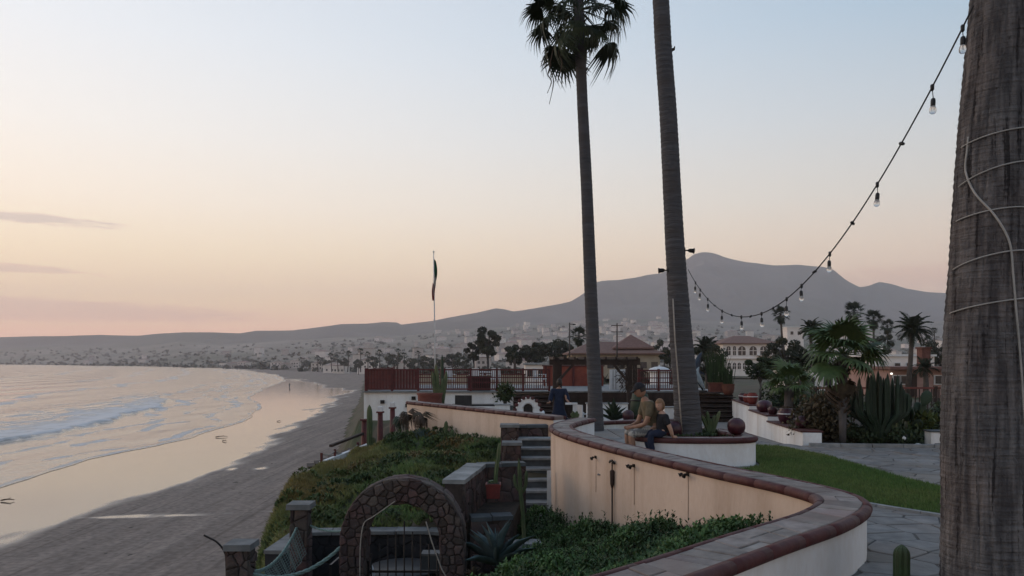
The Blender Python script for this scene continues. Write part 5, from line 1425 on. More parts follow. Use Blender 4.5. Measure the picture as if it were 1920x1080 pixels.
# flagpole
fp = at(816, 735, 33.5); fp.z = .45
pole = empty('flagpole', fp, 'slim white flagpole rising from the deck', 'flagpole')
ptop = at(812, 474, 33.5).z - .45
MB().tube([(0, 0, 0), (-.03, 0, ptop * .5), (-.07, 0, ptop)], [.035, .028, .018], 8).build('pole', 'white_paint', pole)
MB().lathe([(.01, 0), (.045, .03), (.045, .06), (.01, .09)], (-.07, 0, ptop), 10).build('finial', 'white_paint', pole)
mat('flag_green', (.01, .07, .035), (.008, .05, .025), .9, 5); mat('flag_white', (.5, .48, .45), (.4, .38, .36), .9, 5); mat('flag_red', (.22, .025, .022), (.15, .02, .02), .9, 5)
flag = empty('limp_flag', fp + Vector((-.07, 0, ptop)), 'limp green, white and red flag hanging from the flagpole', 'flag')
def drape(xo, y0, z0, z1, w, amp, ph):
    mb = MB(); vs = []; nU, nV = 10, 16
    for j in range(nV + 1):
        t = j / nV; ww = w * (.35 + .65 * math.sin(math.pi * min(1, .15 + t * .8)))
        for i in range(nU + 1):
            u = i / nU; vs.append((xo + ww * u + .02 * math.sin(t * 5 + ph), y0 + amp * math.sin(u * 9 + ph + t * 2), z0 + (z1 - z0) * t - .12 * u * (1 - t)))
    mb.add(vs, grid_faces(nV + 1, nU + 1).tolist(), 0, True); return mb
drape(.0, 0, -.25, -1.6, .15, .05, 0).build('green_band', 'flag_green', flag); drape(-.02, -.05, -.9, -1.95, .13, .04, 1).build('white_band', 'flag_white', flag); drape(-.06, -.07, -1.35, -2.15, .13, .04, 2).build('red_band', 'flag_red', flag)
# orange wall, white gate panel, brown screen behind the pergola
ow = empty('orange_wall', (1.6, 36, .45), 'orange red wall panel behind the pergola', 'wall')
MB().box((1.35, 0, .45), (2.9, .2, 1.0)).build('panel', 'orange_paint', ow)
for k in range(3): MB().box((.02 + 1.33 * k, -.13, .47), (.1, .08, 1.05)).build('post', 'red_paint', ow)
MB().box((1.35, -.005, .97), (3.0, .3, .06)).build('cap', 'red_tile', ow)
wd_ = empty('carved_door', (at(1143, 735, 31.5).x, 31.5, .45), 'white carved door panel with dark scroll pattern', 'door')
MB().box((.34, 0, .42), (.68, .06, .86)).build('panel', 'white_paint', wd_)
for k in range(5):
    MB().tube(curve_pts([(.4, -.04, .12 + k * .15), (.48, -.04, .17 + k * .15), (.55, -.04, .12 + k * .15), (.48, -.04, .08 + k * .15)], 4), .016, 5).build('scroll', 'iron', wd_)
for k in range(2): MB().box((.14 + .12 * k, -.035, .42), (.02, .02, .8)).build('groove', 'dark_wood', wd_)
bs_ = empty('wooden_screen', (at(1172, 735, 31.2).x, 31.2, .45), 'dark brown wooden screen beside the carved door', 'screen')
for k in range(6): MB().box((.07 + .125 * k, 0, .46), (.115, .04, .93)).build('board', 'dark_wood', bs_)
# pergola
pg = empty('pergola', (1.5, 27, GZ - .05), 'dark timber pergola behind the tall palm', 'pergola')
def pgp(px, Y_=27): return (px - 960) / F * Y_ - 1.5
for (px, Y_, hh_) in ((1041, 27, 2.3), (1180, 27, 2.28), (1190, 29.2, 2.35), (1049, 29.2, 2.35)):
    MB().box((pgp(px, Y_), Y_ - 27, hh_ / 2), (.17, .17, hh_)).build('post', 'dark_wood', pg)
for Y_, z_ in ((27, 2.26), (29.2, 2.33)):
    MB().box(((pgp(1030, Y_) + pgp(1200, Y_)) / 2, Y_ - 27, z_), (pgp(1200, Y_) - pgp(1030, Y_), .1, .18)).build('beam', 'dark_wood', pg)
for k in range(9): MB().box((pgp(1038) + k * .37, 1.1, 2.42), (.07, 2.9, .1)).build('rafter', 'dark_wood', pg)
MB().bar((pgp(1045), 0, 1.55), (pgp(1075), 0, 2.2), .09).build('brace', 'dark_wood', pg)
MB().bar((pgp(1176), 0, 1.6), (pgp(1150), 0, 2.2), .09).build('brace', 'dark_wood', pg)
mb = MB()
for k in range(60):
    q = Vector((pgp(1180) + rnd.gauss(0, .18), rnd.uniform(-.15, .3), rnd.uniform(1.3, 2.45))); d = Vector((rnd.uniform(-.3, .3), rnd.uniform(-.1, .1), rnd.uniform(-.35, .1))); mb.tube([q, q + d * .5 + Vector((0, 0, .06)), q + d], .012, 4)
tag(mb.build('dry_vine', 'dead_frond', pg), kind='stuff')
# patio things
def patio(px, py, Y_): p_ = at(px, py, Y_); return Vector((p_.x, Y_, gz(max(p_.x, -2.0), Y_) + .03))
big = round_pot('big terracotta pot with tall cactus at the sea end of the patio', patio(806, 755, 25.5), .42, 1.2, 'terracotta', neck=1.0)
q = patio(824, 750, 25.8)
column_cactus('tall clump of green column cactus rising above the deck railing', q, [([(0, 0, 0), (.05 * k, .03 * k, 1.0), (.12 * k, .05 * k, 1.45 + .25 * ((k * 5) % 4))], .085) for k in (-2, -1, 0, 1, 2)], ribs=7)
column_cactus('thin dark cactus spike standing above the railing', patio(829, 750, 26.4), [([(0, 0, 0), (0, 0, 1.6), (.0, 0, 2.52)], .06)], 'cactus_dark', ribs=6)
q = patio(947, 760, 26.0)
mat('teal_glaze', (.02, .03, .035), (.03, .045, .05), .3, 7)
round_pot('dark teal glazed pot on the patio by the steps', q, .34, .75, 'teal_glaze', neck=.8)
def bush(label, loc, r, h, n, leaf, cols, name='bush', cat='bush', squash=.8, stems=5, kind=None, group=None, upright=.4):
    """a shrub: stems and a crown of small leaves in lumpy clusters"""
    root = empty(name, loc, label, cat, group); rr_ = np.random.default_rng(abs(hash(label)) % 9999 if False else len(label) * 31 + n)
    for k in range(stems):
        a = k * 2.4; MB().tube([(0, 0, -.1), (math.cos(a) * r * .2, math.sin(a) * r * .2, h * .35), (math.cos(a) * r * .5, math.sin(a) * r * .5, h * .7)], [.02 * h + .01, .014 * h + .006, .004], 5).build('stem', 'trunk', root)
    nc = 14; cc_ = rr_.normal(0, 1, (nc, 3)); cc_ /= np.linalg.norm(cc_, axis=1)[:, None]; cc_ *= rr_.uniform(.35, .75, (nc, 1))
    idx = rr_.integers(0, nc, n); p_ = cc_[idx] + rr_.normal(0, .22, (n, 3)); p_ = p_ * np.array([r, r, h * .5]) + np.array([0, 0, h * .55])
    p_ = p_[p_[:, 2] > .0]; n = len(p_)
    d = rr_.normal(0, 1, (n, 3)); d[:, 2] += upright; d /= np.linalg.norm(d, axis=1)[:, None]; s = np.cross(d, rr_.normal(0, 1, (n, 3))); s /= np.linalg.norm(s, axis=1)[:, None]
    ln = leaf * rr_.uniform(.6, 1.3, n)[:, None]; w = ln * .24
    v = np.stack([p_, p_ + d * ln * .5 + s * w, p_ + d * ln, p_ + d * ln * .5 - s * w], 1).reshape(-1, 3)
    me = mesh_np('foliage', v, np.arange(4 * n).reshape(-1, 4))
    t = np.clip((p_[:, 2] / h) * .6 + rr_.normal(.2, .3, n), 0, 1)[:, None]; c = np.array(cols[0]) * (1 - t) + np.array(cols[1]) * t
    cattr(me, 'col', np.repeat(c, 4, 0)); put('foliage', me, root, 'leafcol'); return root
DK = ((.026, .042, .021), (.054, .078, .034)); MD = ((.028, .045, .018), (.06, .085, .03)); DRY = ((.05, .045, .025), (.11, .085, .05)); PL = ((.05, .075, .025), (.11, .14, .045))
bush('leafy plant in the dark teal pot', q + Vector((0, 0, .7)), .35, .8, 900, .12, MD, 'potted_plant', 'plant')
ch = empty('black_armchair', patio(868, 757, 24.2), 'black armchair beside a low black table on the patio', 'chair')
MB().box((0, 0, .4), (.6, .55, .1)).build('seat', 'black_plastic', ch); MB().box((0, .25, .8), (.55, .08, .75)).build('backrest', 'black_plastic', ch)
for sx in (-1, 1):
    MB().box((sx * .3, 0, .6), (.06, .5, .06)).build('armrest', 'black_plastic', ch)
    for sy in (-1, 1): MB().bar((sx * .27, sy * .22, 0), (sx * .27, sy * .22, .4), .05).build('leg', 'black_plastic', ch)
lt = empty('low_table', patio(890, 758, 24.8), 'long low black table on the patio behind the cream wall', 'table')
MB().box((0, 0, .84), (1.5, .5, .06)).build('tabletop', 'black_plastic', lt)
for sx in (-.7, .7):
    for sy in (-.2, .2): MB().bar((sx, sy, 0), (sx, sy, .82), .05).build('leg', 'black_plastic', lt)
# round white oven with a red scalloped front
ov = empty('garden_oven', patio(990, 775, 21.5) + Vector((0, 0, .12)), 'round white garden oven with red scalloped border and dark mouth', 'oven')
MB().box((0, .2, .28), (.95, .8, .56)).build('base', 'white_wall', ov)
prof = []
mb = MB(); n_ = 22; vs = []
for yo, k in ((-.12, 1.0), (.25, 1.0), (.5, .7), (.6, .2)):
    for i in range(n_ + 1):
        a = math.pi * i / n_; vs.append((-.36 * k * math.cos(a), yo, .56 + .42 * k * math.sin(a)))
mb.add(vs, grid_faces(4, n_ + 1)[:, ::-1].tolist(), 0, True); mb.add([vs[i] for i in range(n_ + 1)], [tuple(range(n_ + 1))]); mb.build('dome', 'white_wall', ov)
for i in range(9):
    a = math.pi * (i + .5) / 9; MB().lathe([(.02, -.03), (.05, -.025), (.055, .025), (.02, .03)], n=10).build('scallop', 'red_tile', ov, loc=(-.38 * math.cos(a), -.12, .56 + .44 * math.sin(a)), rot=(R(90), 0, 0))
mb = MB(); vs = [(-.13, -.135, .5), (.13, -.135, .5)] + [(.13 * math.cos(math.pi * i / 10), -.135, .68 + .13 * math.sin(math.pi * i / 10)) for i in range(11)]
mb.add(vs, [tuple(range(13))]); mb.build('mouth', 'iron', ov)
mb = MB().tube([(.155 * math.cos(math.pi * i / 12), -.13, .68 + .155 * math.sin(math.pi * i / 12)) for i in range(13)], .02, 5); mb.build('mouth_rim', 'white_paint', ov)
# white low walls and oddments near the palm
for k, (px0, px1, py0, py1, Y_, lab) in enumerate(((1100, 1176, 757, 790, 23.5, 'low white wall block behind the tall palm foot'), (1245, 1276, 764, 800, 21.5, 'white block between the seated man and the leaning palm'), (928, 956, 759, 780, 23.5, 'small white block left of the oven'))):
    a, b_ = at(px0, py0, Y_), at(px1, py1, Y_)
    o = empty('white_block', (a.x, Y_, b_.z), lab, 'wall'); MB().box(((b_.x - a.x) / 2, 0, (a.z - b_.z) / 2), (b_.x - a.x, .25, a.z - b_.z)).build('plaster', 'white_wall', o); MB().box(((b_.x - a.x) / 2, 0, a.z - b_.z + .01), (b_.x - a.x + .06, .3, .03)).build('cap', 'slab', o)
agave('dark spiky yucca behind the low wall near the tall palm', at(1150, 790, 20.5), 22, .62, .05, 'cactus_dark', (1.5, .2), 'yucca', 5, 'yucca')
brl = empty('dark_barrel', at(1200, 792, 20.8), 'dark green barrel behind the seated man', 'barrel'); MB().lathe([(.22, 0), (.27, .3), (.27, .5), (.22, .78), (.2, .8)], n=18).build('body', 'cactus_dark', brl)
for z_ in (.18, .6): MB().lathe([(.262, z_), (.275, z_ + .02), (.262, z_ + .04)], n=18).build('hoop', 'iron', brl)
round_pot('small red patterned ball ornament near the tall palm', at(1178, 790, 20.2), .16, .3, 'maroon_glaze', ball=True)
column_cactus('pale green cactus at the bend of the curved wall', at(1078, 792, 16.9), [([(0, 0, -.1), (.02 * k, 0, .12), (.05 * k, 0, .2 + .06 * (k % 2))], .04) for k in (-2, -1, 0, 1, 2)], ribs=6)
column_cactus('single thin cactus right of the tall palm foot', at(1128, 790, 18.2), [([(0, 0, -.1), (0, 0, .2), (.01, 0, .34)], .04)], ribs=7)
plastic_chair('white chair by the foot of the tall palm', patio(1094, 790, 22.5), 2.2)
# sculpture on the landing: two leaping forms
sc_l = empty('leaping_sculpture', (at(1311, 738, 29).x, 29.4, .45), 'dark blue and silver leaping sculpture right of the leaning palm', 'sculpture')
mat('blue_bronze', (.02, .035, .06), (.012, .022, .04), .4, 6); mat('silver', (.28, .33, .36), (.2, .25, .28), .4, 6)
MB().box((0, 0, .03), (.7, .5, .06)).build('base', 'iron', sc_l)
MB().tube(curve_pts([(.25, 0, .05), (.1, 0, .45), (-.02, 0, .85), (.05, 0, 1.25), (.2, 0, 1.55)], 6), [.02 + .13 * math.sin(math.pi * i / 24) for i in range(25)], 10).build('upper_body', 'blue_bronze', sc_l)
MB().tube(curve_pts([(.3, -.12, .08), (.12, -.12, .4), (-.02, -.12, .75), (.06, -.12, .98)], 6), [.015 + .085 * math.sin(math.pi * i / 18) for i in range(19)], 10).build('lower_body', 'silver', sc_l)
MB().add([(.05, -.02, .9), (.42, -.02, .62), (.12, -.02, .72)], [(0, 1, 2)]).build('fin', 'blue_bronze', sc_l)
# planters at the landing's right end
tb = empty('long_planter', (at(1335, 738, 29).x, 29.3, .45), 'long terracotta trough with tall reeds on the landing', 'planter')
MB().box((.28, 0, .17), (.62, .34, .34), taper=1.06).build('trough', 'terracotta', tb); MB().box((.28, 0, .35), (.7, .4, .04)).build('rim', 'terracotta', tb)
round_pot('round terracotta pot at the end of the landing', (at(1368, 740, 28.6).x, 28.8, .36), .24, .42, 'terracotta', neck=1.0)
def reeds(label, loc, n, h, spread, name='reeds'):
    root = empty(name, loc, label, 'plant'); r = random.Random(n); mb = MB()
    for k in range(n):
        a = r.uniform(0, 6.28); b_ = Vector((r.uniform(-spread, spread), r.uniform(-.12, .12), 0)); t_ = b_ + Vector((math.cos(a) * .25 * h * r.random(), math.sin(a) * .1, h * r.uniform(.6, 1.05))); s = Vector((.012, 0, 0))
        m_ = b_.lerp(t_, .6) + Vector((0, 0, .1 * h)); mb.add([b_ - s, b_ + s, m_ + s, m_ - s, t_], [(0, 1, 2, 3), (3, 2, 4)])
    me = mb.mesh('blades'); cattr(me, 'col', np.tile(np.array([[.035, .06, .022]]), (len(me.vertices), 1)) * np.repeat(np.random.default_rng(n).uniform(.6, 1.5, n), 5)[:, None]); put('blades', me, root, 'leafcol')
reeds('tall green reeds in the terracotta trough', (at(1348, 725, 29).x, 29.3, .75), 110, 1.45, .32)
reeds('shorter yellow green reeds in the round terracotta pot', (at(1368, 725, 28.6).x, 28.8, .75), 70, .75, .2)

# ================================================================== LOWER LEFT: RED POSTS, BEACH STAIRS
for (px, y0, y1, Y_, lab) in ((683, 783, 832, 23.0, 'left-most red post with cap at the head of the beach stairs'), (713, 768, 828, 23.6, 'middle red post with white cap near the white wall'), (736, 760, 818, 24.4, 'right red post with white cap near the white wall')):
    a, b_ = at(px, y0, Y_), at(px, y1 + 8, Y_); h = a.z - b_.z
    root = empty('red_post', b_, lab, 'post')
    MB().tube([(0, 0, 0), (0, 0, h * .05), (0, 0, h * .9)], [.11, .095, .08], 14).build('shaft', 'red_paint', root)
    MB().box((0, 0, h * .93), (.22, .22, .05)).build('collar', 'red_paint', root)
    if px > 700: MB().box((0, 0, h * .93 + .1), (.15, .15, .16)).build('cap', 'white_paint', root)
    MB().box((0, 0, -.15), (.3, .3, .32)).build('footing', 'white_wall', root)
wb = empty('stair_head_wall', at(684, 845, 22.6), 'low white wall at the head of the beach stairs', 'wall')
MB().box((.42, 0, -.1), (.95, .3, .5)).build('plaster', 'white_wall', wb); MB().bar((.85, 0, .05), (1.35, .3, .35), .28, .2).build('ramp', 'white_wall', wb)
column_cactus('tall green cactus column in front of the white deck wall', at(693, 842, 22.2), [([(0, 0, -.1), (0, 0, .6), (.0, 0, 1.05), (-.01, 0, 1.32)], .085), ([(0, 0, .0), (.1, 0, .1), (.12, 0, .35)], .06)], ribs=8)
bst = empty('beach_stairs', at(610, 868, 20.5), 'white stair string with dark rope posts leading down to the beach', 'stairs')
o_ = at(610, 868, 20.5)
def bp(px, py, Y_): return at(px, py, Y_) - o_
MB().bar(bp(603, 872, 20.2), bp(690, 838, 22.3), .12, .2).build('string', 'white_wall', bst)
MB().bar(bp(620, 836, 21.2), bp(682, 812, 23), .1, .07).build('handrail', 'dark_wood', bst)
for (px, y0, y1, Y_) in ((603, 849, 872, 20.2), (628, 842, 868, 20.8), (660, 844, 858, 21.5), (671, 829, 850, 21.8)):
    MB().bar(bp(px, y1, Y_), bp(px, y0, Y_), .06).build('post', 'red_paint', bst)
for (a_, b__) in (((603, 850, 20.2), (628, 845, 20.8)), ((628, 845, 20.8), (660, 848, 21.5)), ((628, 852, 20.8), (671, 834, 21.8))):
    A_, B_ = bp(*a_), bp(*b__); MB().tube([A_.lerp(B_, t / 10) - Vector((0, 0, .32 * (t / 10) * (1 - t / 10))) for t in range(11)], .018, 6).build('rope', 'pale_cable', bst)
for k in range(7):
    A_ = bp(603, 872, 20.2).lerp(bp(690, 838, 22.3), (k + .5) / 7); MB().box(A_ + Vector((-.4, .3, -.1)), (.34, .7, .06), rz=.3).build('tread', 'dark_wood', bst)
MB().bar(bp(607, 880, 20.6) + Vector((-.3, .5, -2.5)), bp(640, 860, 21.3) + Vector((-.3, .5, 0)), .2).build('support', 'dark_wood', bst)

# lower patio furniture, in the dark behind the gate
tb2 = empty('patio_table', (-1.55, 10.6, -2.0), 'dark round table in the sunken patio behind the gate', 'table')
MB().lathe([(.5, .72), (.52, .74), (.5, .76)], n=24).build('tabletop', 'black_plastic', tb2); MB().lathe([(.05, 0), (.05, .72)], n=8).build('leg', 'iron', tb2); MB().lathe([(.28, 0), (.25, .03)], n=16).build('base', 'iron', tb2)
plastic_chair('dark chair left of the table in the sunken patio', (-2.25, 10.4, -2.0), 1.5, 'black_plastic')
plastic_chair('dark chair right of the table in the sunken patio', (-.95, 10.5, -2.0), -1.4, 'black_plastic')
cr = empty('pale_crate', at(812, 1066, 10.1), 'pale blue crate glimpsed behind the right side of the gate', 'crate'); MB().box((0, 0, .1), (.28, .2, .2)).build('body', 'dark_slab', cr); MB().box((0, 0, .21), (.3, .22, .03)).build('lid', 'pier_slab', cr)
bg_ = empty('white_bag', at(693, 1092, 9.75), 'white bag leaning inside the left foot of the arch', 'bag')
MB().lathe([(.05, 0), (.075, .04), (.07, .14), (.05, .2), (.02, .25)], n=10).build('sack', 'white_paint', bg_); MB().tube([(-.02, 0, .24), (0, 0, .29), (.02, 0, .24)], .006, 5).build('tie', 'white_paint', bg_)
hb = column_cactus('green cactus column at the left foot of the arch', (AX - RO - .03, AY - .28, -2.0), [([(0, 0, 0), (0, 0, .6), (0, 0, 1.03)], .075)], ribs=8)

# ================================================================== GARDEN BED ON THE RIGHT
bed2 = tag(MB().prism([(5.95, 15.0), (6.4, 14.72), (10.5, 14.45), (18, 14.6), (18, 30), (9, 29), (8.75, 28.4)], -.9, -.0).build('garden_bed', 'soil'), kind='structure')
def fan_palm(label, base, crown_c, r0, r1, n, scale, meshes, el=(1.3, -.5), dead=0, skirt=False, seed=0, m='trunk', name='fan_palm'):
    b_ = Vector(base); c = Vector(crown_c) - b_; root = empty(name, b_, label, 'palm tree'); r = random.Random(seed)
    MB().tube([Vector((0, 0, -.1)), c * .35 + Vector((.0, 0, 0)), c * .7, c], [r0, (r0 + r1) / 2, r1, r1 * .9], 10).build('trunk', m, root)
    if skirt:
        for k in range(46):
            a = k * 2.4; z_ = c.z * (.35 + .6 * k / 46); rr_ = r1 * 1.0; q_ = Vector((c.x * z_ / c.z + math.cos(a) * rr_, math.sin(a) * rr_, z_))
            MB().bar(q_ - Vector((math.cos(a), math.sin(a), 0)) * rr_ * .5, q_ + Vector((math.cos(a) * .06, math.sin(a) * .06, .1)), .045, .03).build('leaf_base', 'dead_frond', root)
    crown(root, c, meshes, n, scale, el[0], el[1], r, FAN_DEAD, dead)
    return root
fan_palm('young fan palm with broad bright crown in the garden bed', at(1580, 842, 15.2), at(1580, 664, 15.2), .062, .095, 28, .68, FAN_BRIGHT, (1.3, -.55), 3, True, 1)
fan_palm('short fan palm behind the stepped wall pots', at(1478, 790, 19.5), at(1480, 722, 19.5), .12, .12, 20, .6, FAN_BRIGHT, (1.3, -.4), 2, False, 2)
fan_palm('dark feathery palm behind the young fan palm', at(1505, 770, 23), at(1503, 680, 23), .1, .09, 22, .6, PIN, (1.3, -.5), 0, False, 3, name='feather_palm')
# candelabra cactus
mat('candelabra_green', (.016, .032, .017), (.011, .022, .012), .6, 8, var=.25)
st_l = []
for k in range(24):
    r = random.Random(k); a = (k % 12 - 5.5) / 5.5; row = k // 12 - .5; top = 1.62 - .4 * a * a - .25 * r.random(); xo = a * .55 + r.uniform(-.03, .03); yo = row * .3 + r.uniform(-.06, .06)
    st_l.append(([(xo * .1, yo * .2, .1), (xo * .5, yo * .6, .42 + .08 * abs(a)), (xo * .92, yo, .62 + .06 * abs(a)), (xo * 1.0, yo, .85), (xo * 1.0 + r.uniform(-.02, .02), yo, top)], .047))
column_cactus('big dark candelabra cactus in the garden bed', at(1648, 838, 15.3), st_l, 'candelabra_green', 5, 'candelabra_cactus')
# prickly pear
pp = empty('prickly_pear', at(1722, 838, 15.8), 'dark prickly pear with flat pads right of the candelabra cactus', 'cactus')
pad = MB().lathe([(.01, 0), (.07, .06), (.115, .17), (.11, .26), (.06, .33), (.01, .35)], n=14).mesh('pad'); pad.materials.append(MATS['cactus_dark'])
for k in range(26):
    r = random.Random(100 + k); a = r.uniform(0, 6.28); lvl = k // 8; put('pad', pad, pp, loc=(r.uniform(-.35, .35) * (1 - .08 * lvl), r.uniform(-.2, .2), .05 + .24 * lvl + r.uniform(0, .1)), rot=(r.uniform(-.5, .5), r.uniform(-.6, .6), a), scale=(1, .28, 1))
column_cactus('pointed olive cactus behind the candelabra cactus', at(1686, 838, 16.8), [([(0, 0, 0), (0, 0, .7), (0, 0, 1.25)], .13), ([(.1, 0, .1), (.16, 0, .6), (.15, 0, 1.0)], .1)], 'cactus', 8)
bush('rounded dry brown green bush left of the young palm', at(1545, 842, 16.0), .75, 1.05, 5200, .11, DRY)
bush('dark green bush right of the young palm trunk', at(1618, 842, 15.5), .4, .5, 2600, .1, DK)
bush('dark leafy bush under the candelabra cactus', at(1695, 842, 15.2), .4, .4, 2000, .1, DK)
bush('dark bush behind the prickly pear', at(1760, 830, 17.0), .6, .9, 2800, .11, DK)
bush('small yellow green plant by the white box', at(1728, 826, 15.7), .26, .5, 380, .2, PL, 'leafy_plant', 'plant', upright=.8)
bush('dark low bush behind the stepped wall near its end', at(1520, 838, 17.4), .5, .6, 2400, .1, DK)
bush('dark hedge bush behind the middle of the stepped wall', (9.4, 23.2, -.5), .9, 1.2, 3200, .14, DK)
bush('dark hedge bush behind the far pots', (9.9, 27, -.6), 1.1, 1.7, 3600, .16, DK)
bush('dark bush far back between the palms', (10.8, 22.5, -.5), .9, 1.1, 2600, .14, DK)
wbx = empty('white_box', at(1752, 838, 14.9), 'white utility box with dark top beside the close trunk', 'box')
MB().box((0, 0, .15), (.26, .24, .32)).build('body', 'white_wall', wbx); MB().box((0, 0, .32), (.3, .28, .03)).build('lid', 'dark_slab', wbx); MB().box((0, -.122, .05), (.13, .006, .07)).build('vent', 'glass_dark', wbx)
def rock(label, loc, r, m='white_wall', name='rock'):
    bm = bmesh.new(); bmesh.ops.create_icosphere(bm, subdivisions=2, radius=r)
    for v in bm.verts: v.co *= 1 + .3 * mnoise.noise(v.co * 7 / (r * 10) + Vector(loc)); v.co.z *= .6
    me = bpy.data.meshes.new(name); bm.to_mesh(me); bm.free(); return tag(put(name, me, None, m, loc=loc), label, 'rock')
rock('pale stone at the kerb left of the white box', at(1722, 836, 14.75), .09)
rock('flat pale stone below the prickly pear', at(1692, 838, 14.7), .1)
rock('small pale stone below the candelabra cactus', at(1616, 839, 14.75), .07)
gl = empty('garden_lamp', at(1699, 842, 14.9), 'small garden lamp with white globe in the cactus bed', 'lamp'); MB().tube([(0, 0, -.05), (0, 0, .3)], .012, 6).build('stake', 'iron', gl); MB().lathe([(.01, 0), (.035, .03), (.035, .06), (.01, .09)], (-.04, 0, .17), 10).build('globe', 'white_paint', gl)
# garden fence beyond the bed
fx0, fx1 = at(1528, 740, 24).x, at(2130, 740, 24).x
fr = railing('brown garden fence with pale top rail behind the cactus bed', fx0, fx1, 24, -.3, 1.12, 8, 0, 'dark_wood', .13, .1, 'garden_fence', False)
for c_ in fr.children:
    if c_.name.startswith('top_rail'): c_.data.materials[0] = MATS['terracotta']

for q, lab in (((12.2, 17.5, -.05), 'dark bush right of the close trunk, in the bed'), ((14.0, 18.6, -.05), 'broad dark bush farther right in the bed'), ((16.2, 17.8, -.05), 'right-most dark bush in the bed')):
    bush(lab, q, .9, 1.1, 2600, .13, DK)
# ================================================================== BUILDINGS BEHIND
mat('roof_tile', (.19, .11, .09), (.15, .085, .07), .9, 3, var=.1, bump=.6, bscale=9)  # tile tone paled, some haze put into the colour
mat('salmon', (.36, .235, .205), (.30, .19, .165), .9, 2, coords='World')
mat('villa_white', (.76, .70, .66), (.68, .62, .58), .9, 1, coords='World')
mat('brick', (.15, .07, .055), (.11, .05, .04), .9, 6)
mat('tan_wall', (.34, .29, .22), (.27, .23, .18), .9, 1, coords='World')
def arch_window(parent, x, z, w, h, y=-.02, m='glass_dark', frame='villa_white'):
    """an arched opening: surround, glass and a bar"""
    def outline(w_, h_, yy):
        vs = [(x - w_ / 2, yy, z), (x + w_ / 2, yy, z)]
        for i in range(9): a = math.pi * i / 8; vs.append((x + w_ / 2 * math.cos(a), yy, z + h_ - w_ / 2 + w_ / 2 * math.sin(a)))
        return vs
    win = MB().add(outline(w * 1.18, h * 1.08, y) + outline(w * 1.18, h * 1.08, y + .3), [tuple(range(11))] + [(i, i + 11, (i + 1) % 11 + 11, (i + 1) % 11) for i in range(11)]).build('window', frame, parent)
    MB().add(outline(w, h, y - .03), [tuple(range(11))]).build('pane', m, win)
    MB().box((x, y - .05, z + h * .45), (w * .08, .03, h * .9)).build('mullion', frame, win); MB().box((x, y - .05, z + h * .5), (w, .03, h * .06)).build('transom', frame, win)
    return win
def hip_roof(parent, cx_, cy_, z, w, d, h, over=.4, ridge=.35, m='roof_tile'):
    w2, d2 = w / 2 + over, d / 2 + over; rx = w / 2 * ridge
    vs = [(cx_ - w2, cy_ - d2, z), (cx_ + w2, cy_ - d2, z), (cx_ + w2, cy_ + d2, z), (cx_ - w2, cy_ + d2, z), (cx_ - rx, cy_, z + h), (cx_ + rx, cy_, z + h)]
    vs += [(x_, y_, z - .18) for x_, y_, _ in vs[:4]]
    return MB().add(vs, [(0, 1, 5, 4), (1, 2, 5), (2, 3, 4, 5), (3, 0, 4), (0, 6, 7, 1), (1, 7, 8, 2), (2, 8, 9, 3), (3, 9, 6, 0), (9, 8, 7, 6)]).build('roof', m, parent)
# villa with arches
Yv = 140; s_ = Yv / F
def vx(px): return (px - 960) * s_
def vz(py): return EYE + (HORIZON - py) * s_
v = empty('white_villa', (vx(1405), Yv, vz(705)), 'white two storey villa with red hip roof and rows of arched windows', 'house')
ov_ = Vector((vx(1405), Yv, vz(705)))
W_, H_ = vx(1456) - vx(1356), vz(645) - vz(705)
MB().box((0, 5, H_ / 2), (W_, 10, H_)).build('wall', 'villa_white', v)
hip_roof(v, 0, 5, H_ + .18, W_, 10, 1.5, .5, .3)
for px, w in ((1366, .75), (1377, .55), (1391, 1.4), (1412, 1.35), (1431, 1.15), (1448, 1.05)): arch_window(v, vx(px) - ov_.x, vz(666) - ov_.z, w, vz(649) - vz(666))
for px in (1367, 1377, 1386, 1396, 1412, 1430): arch_window(v, vx(px) - ov_.x, vz(692) - ov_.z, .6, vz(680) - vz(692))
MB().box((0, -.15, vz(672) - ov_.z), (W_ + .2, .3, .18)).build('cornice', 'villa_white', v)
MB().box((vx(1435) - ov_.x, -.6, vz(666) - ov_.z), (3.4, 1.2, .12)).build('balcony', 'villa_white', v)
# hall with long red roof
Yh = 105; s_ = Yh / F
h_ = empty('red_roofed_hall', ((1155 - 960) * s_, Yh, EYE - 35 * s_), 'long low hall with dull red roof and a pyramid peak behind the pergola', 'building')
Wd = 165 * s_
MB().box((0, 5, 1.7), (Wd, 10, 3.4)).build('wall', 'tan_wall', h_)
hip_roof(h_, 0, 5, 3.6, Wd, 10, 1.7, .6, .5)
hip_roof(h_, (1190 - 1155) * s_, 3.5, 4.4, 5.2, 5, 1.9, .3, .02)
for k in range(8): MB().box((-Wd / 2 + (k + .5) * Wd / 8, -.03, 1.9), (.9, .08, .9)).build('window', 'glass_dark', h_)
# white dome kiosk
Yk = 48; k_o = at(1236, 697, Yk)
kd = empty('domed_kiosk', (k_o.x, Yk, -1.0), 'small white domed kiosk behind the short red railing', 'kiosk'); hk = k_o.z + 1.0
MB().lathe([(.62, 0), (.62, hk)], n=20).build('wall', 'white_wall', kd); MB().lathe([(.76, hk), (.72, hk + .1), (.56, hk + .22), (.3, hk + .31), (.02, hk + .34)], n=20).build('dome', 'white_paint', kd); MB().lathe([(.04, hk + .32), (.06, hk + .38), (.01, hk + .45)], n=8).build('finial', 'white_paint', kd)
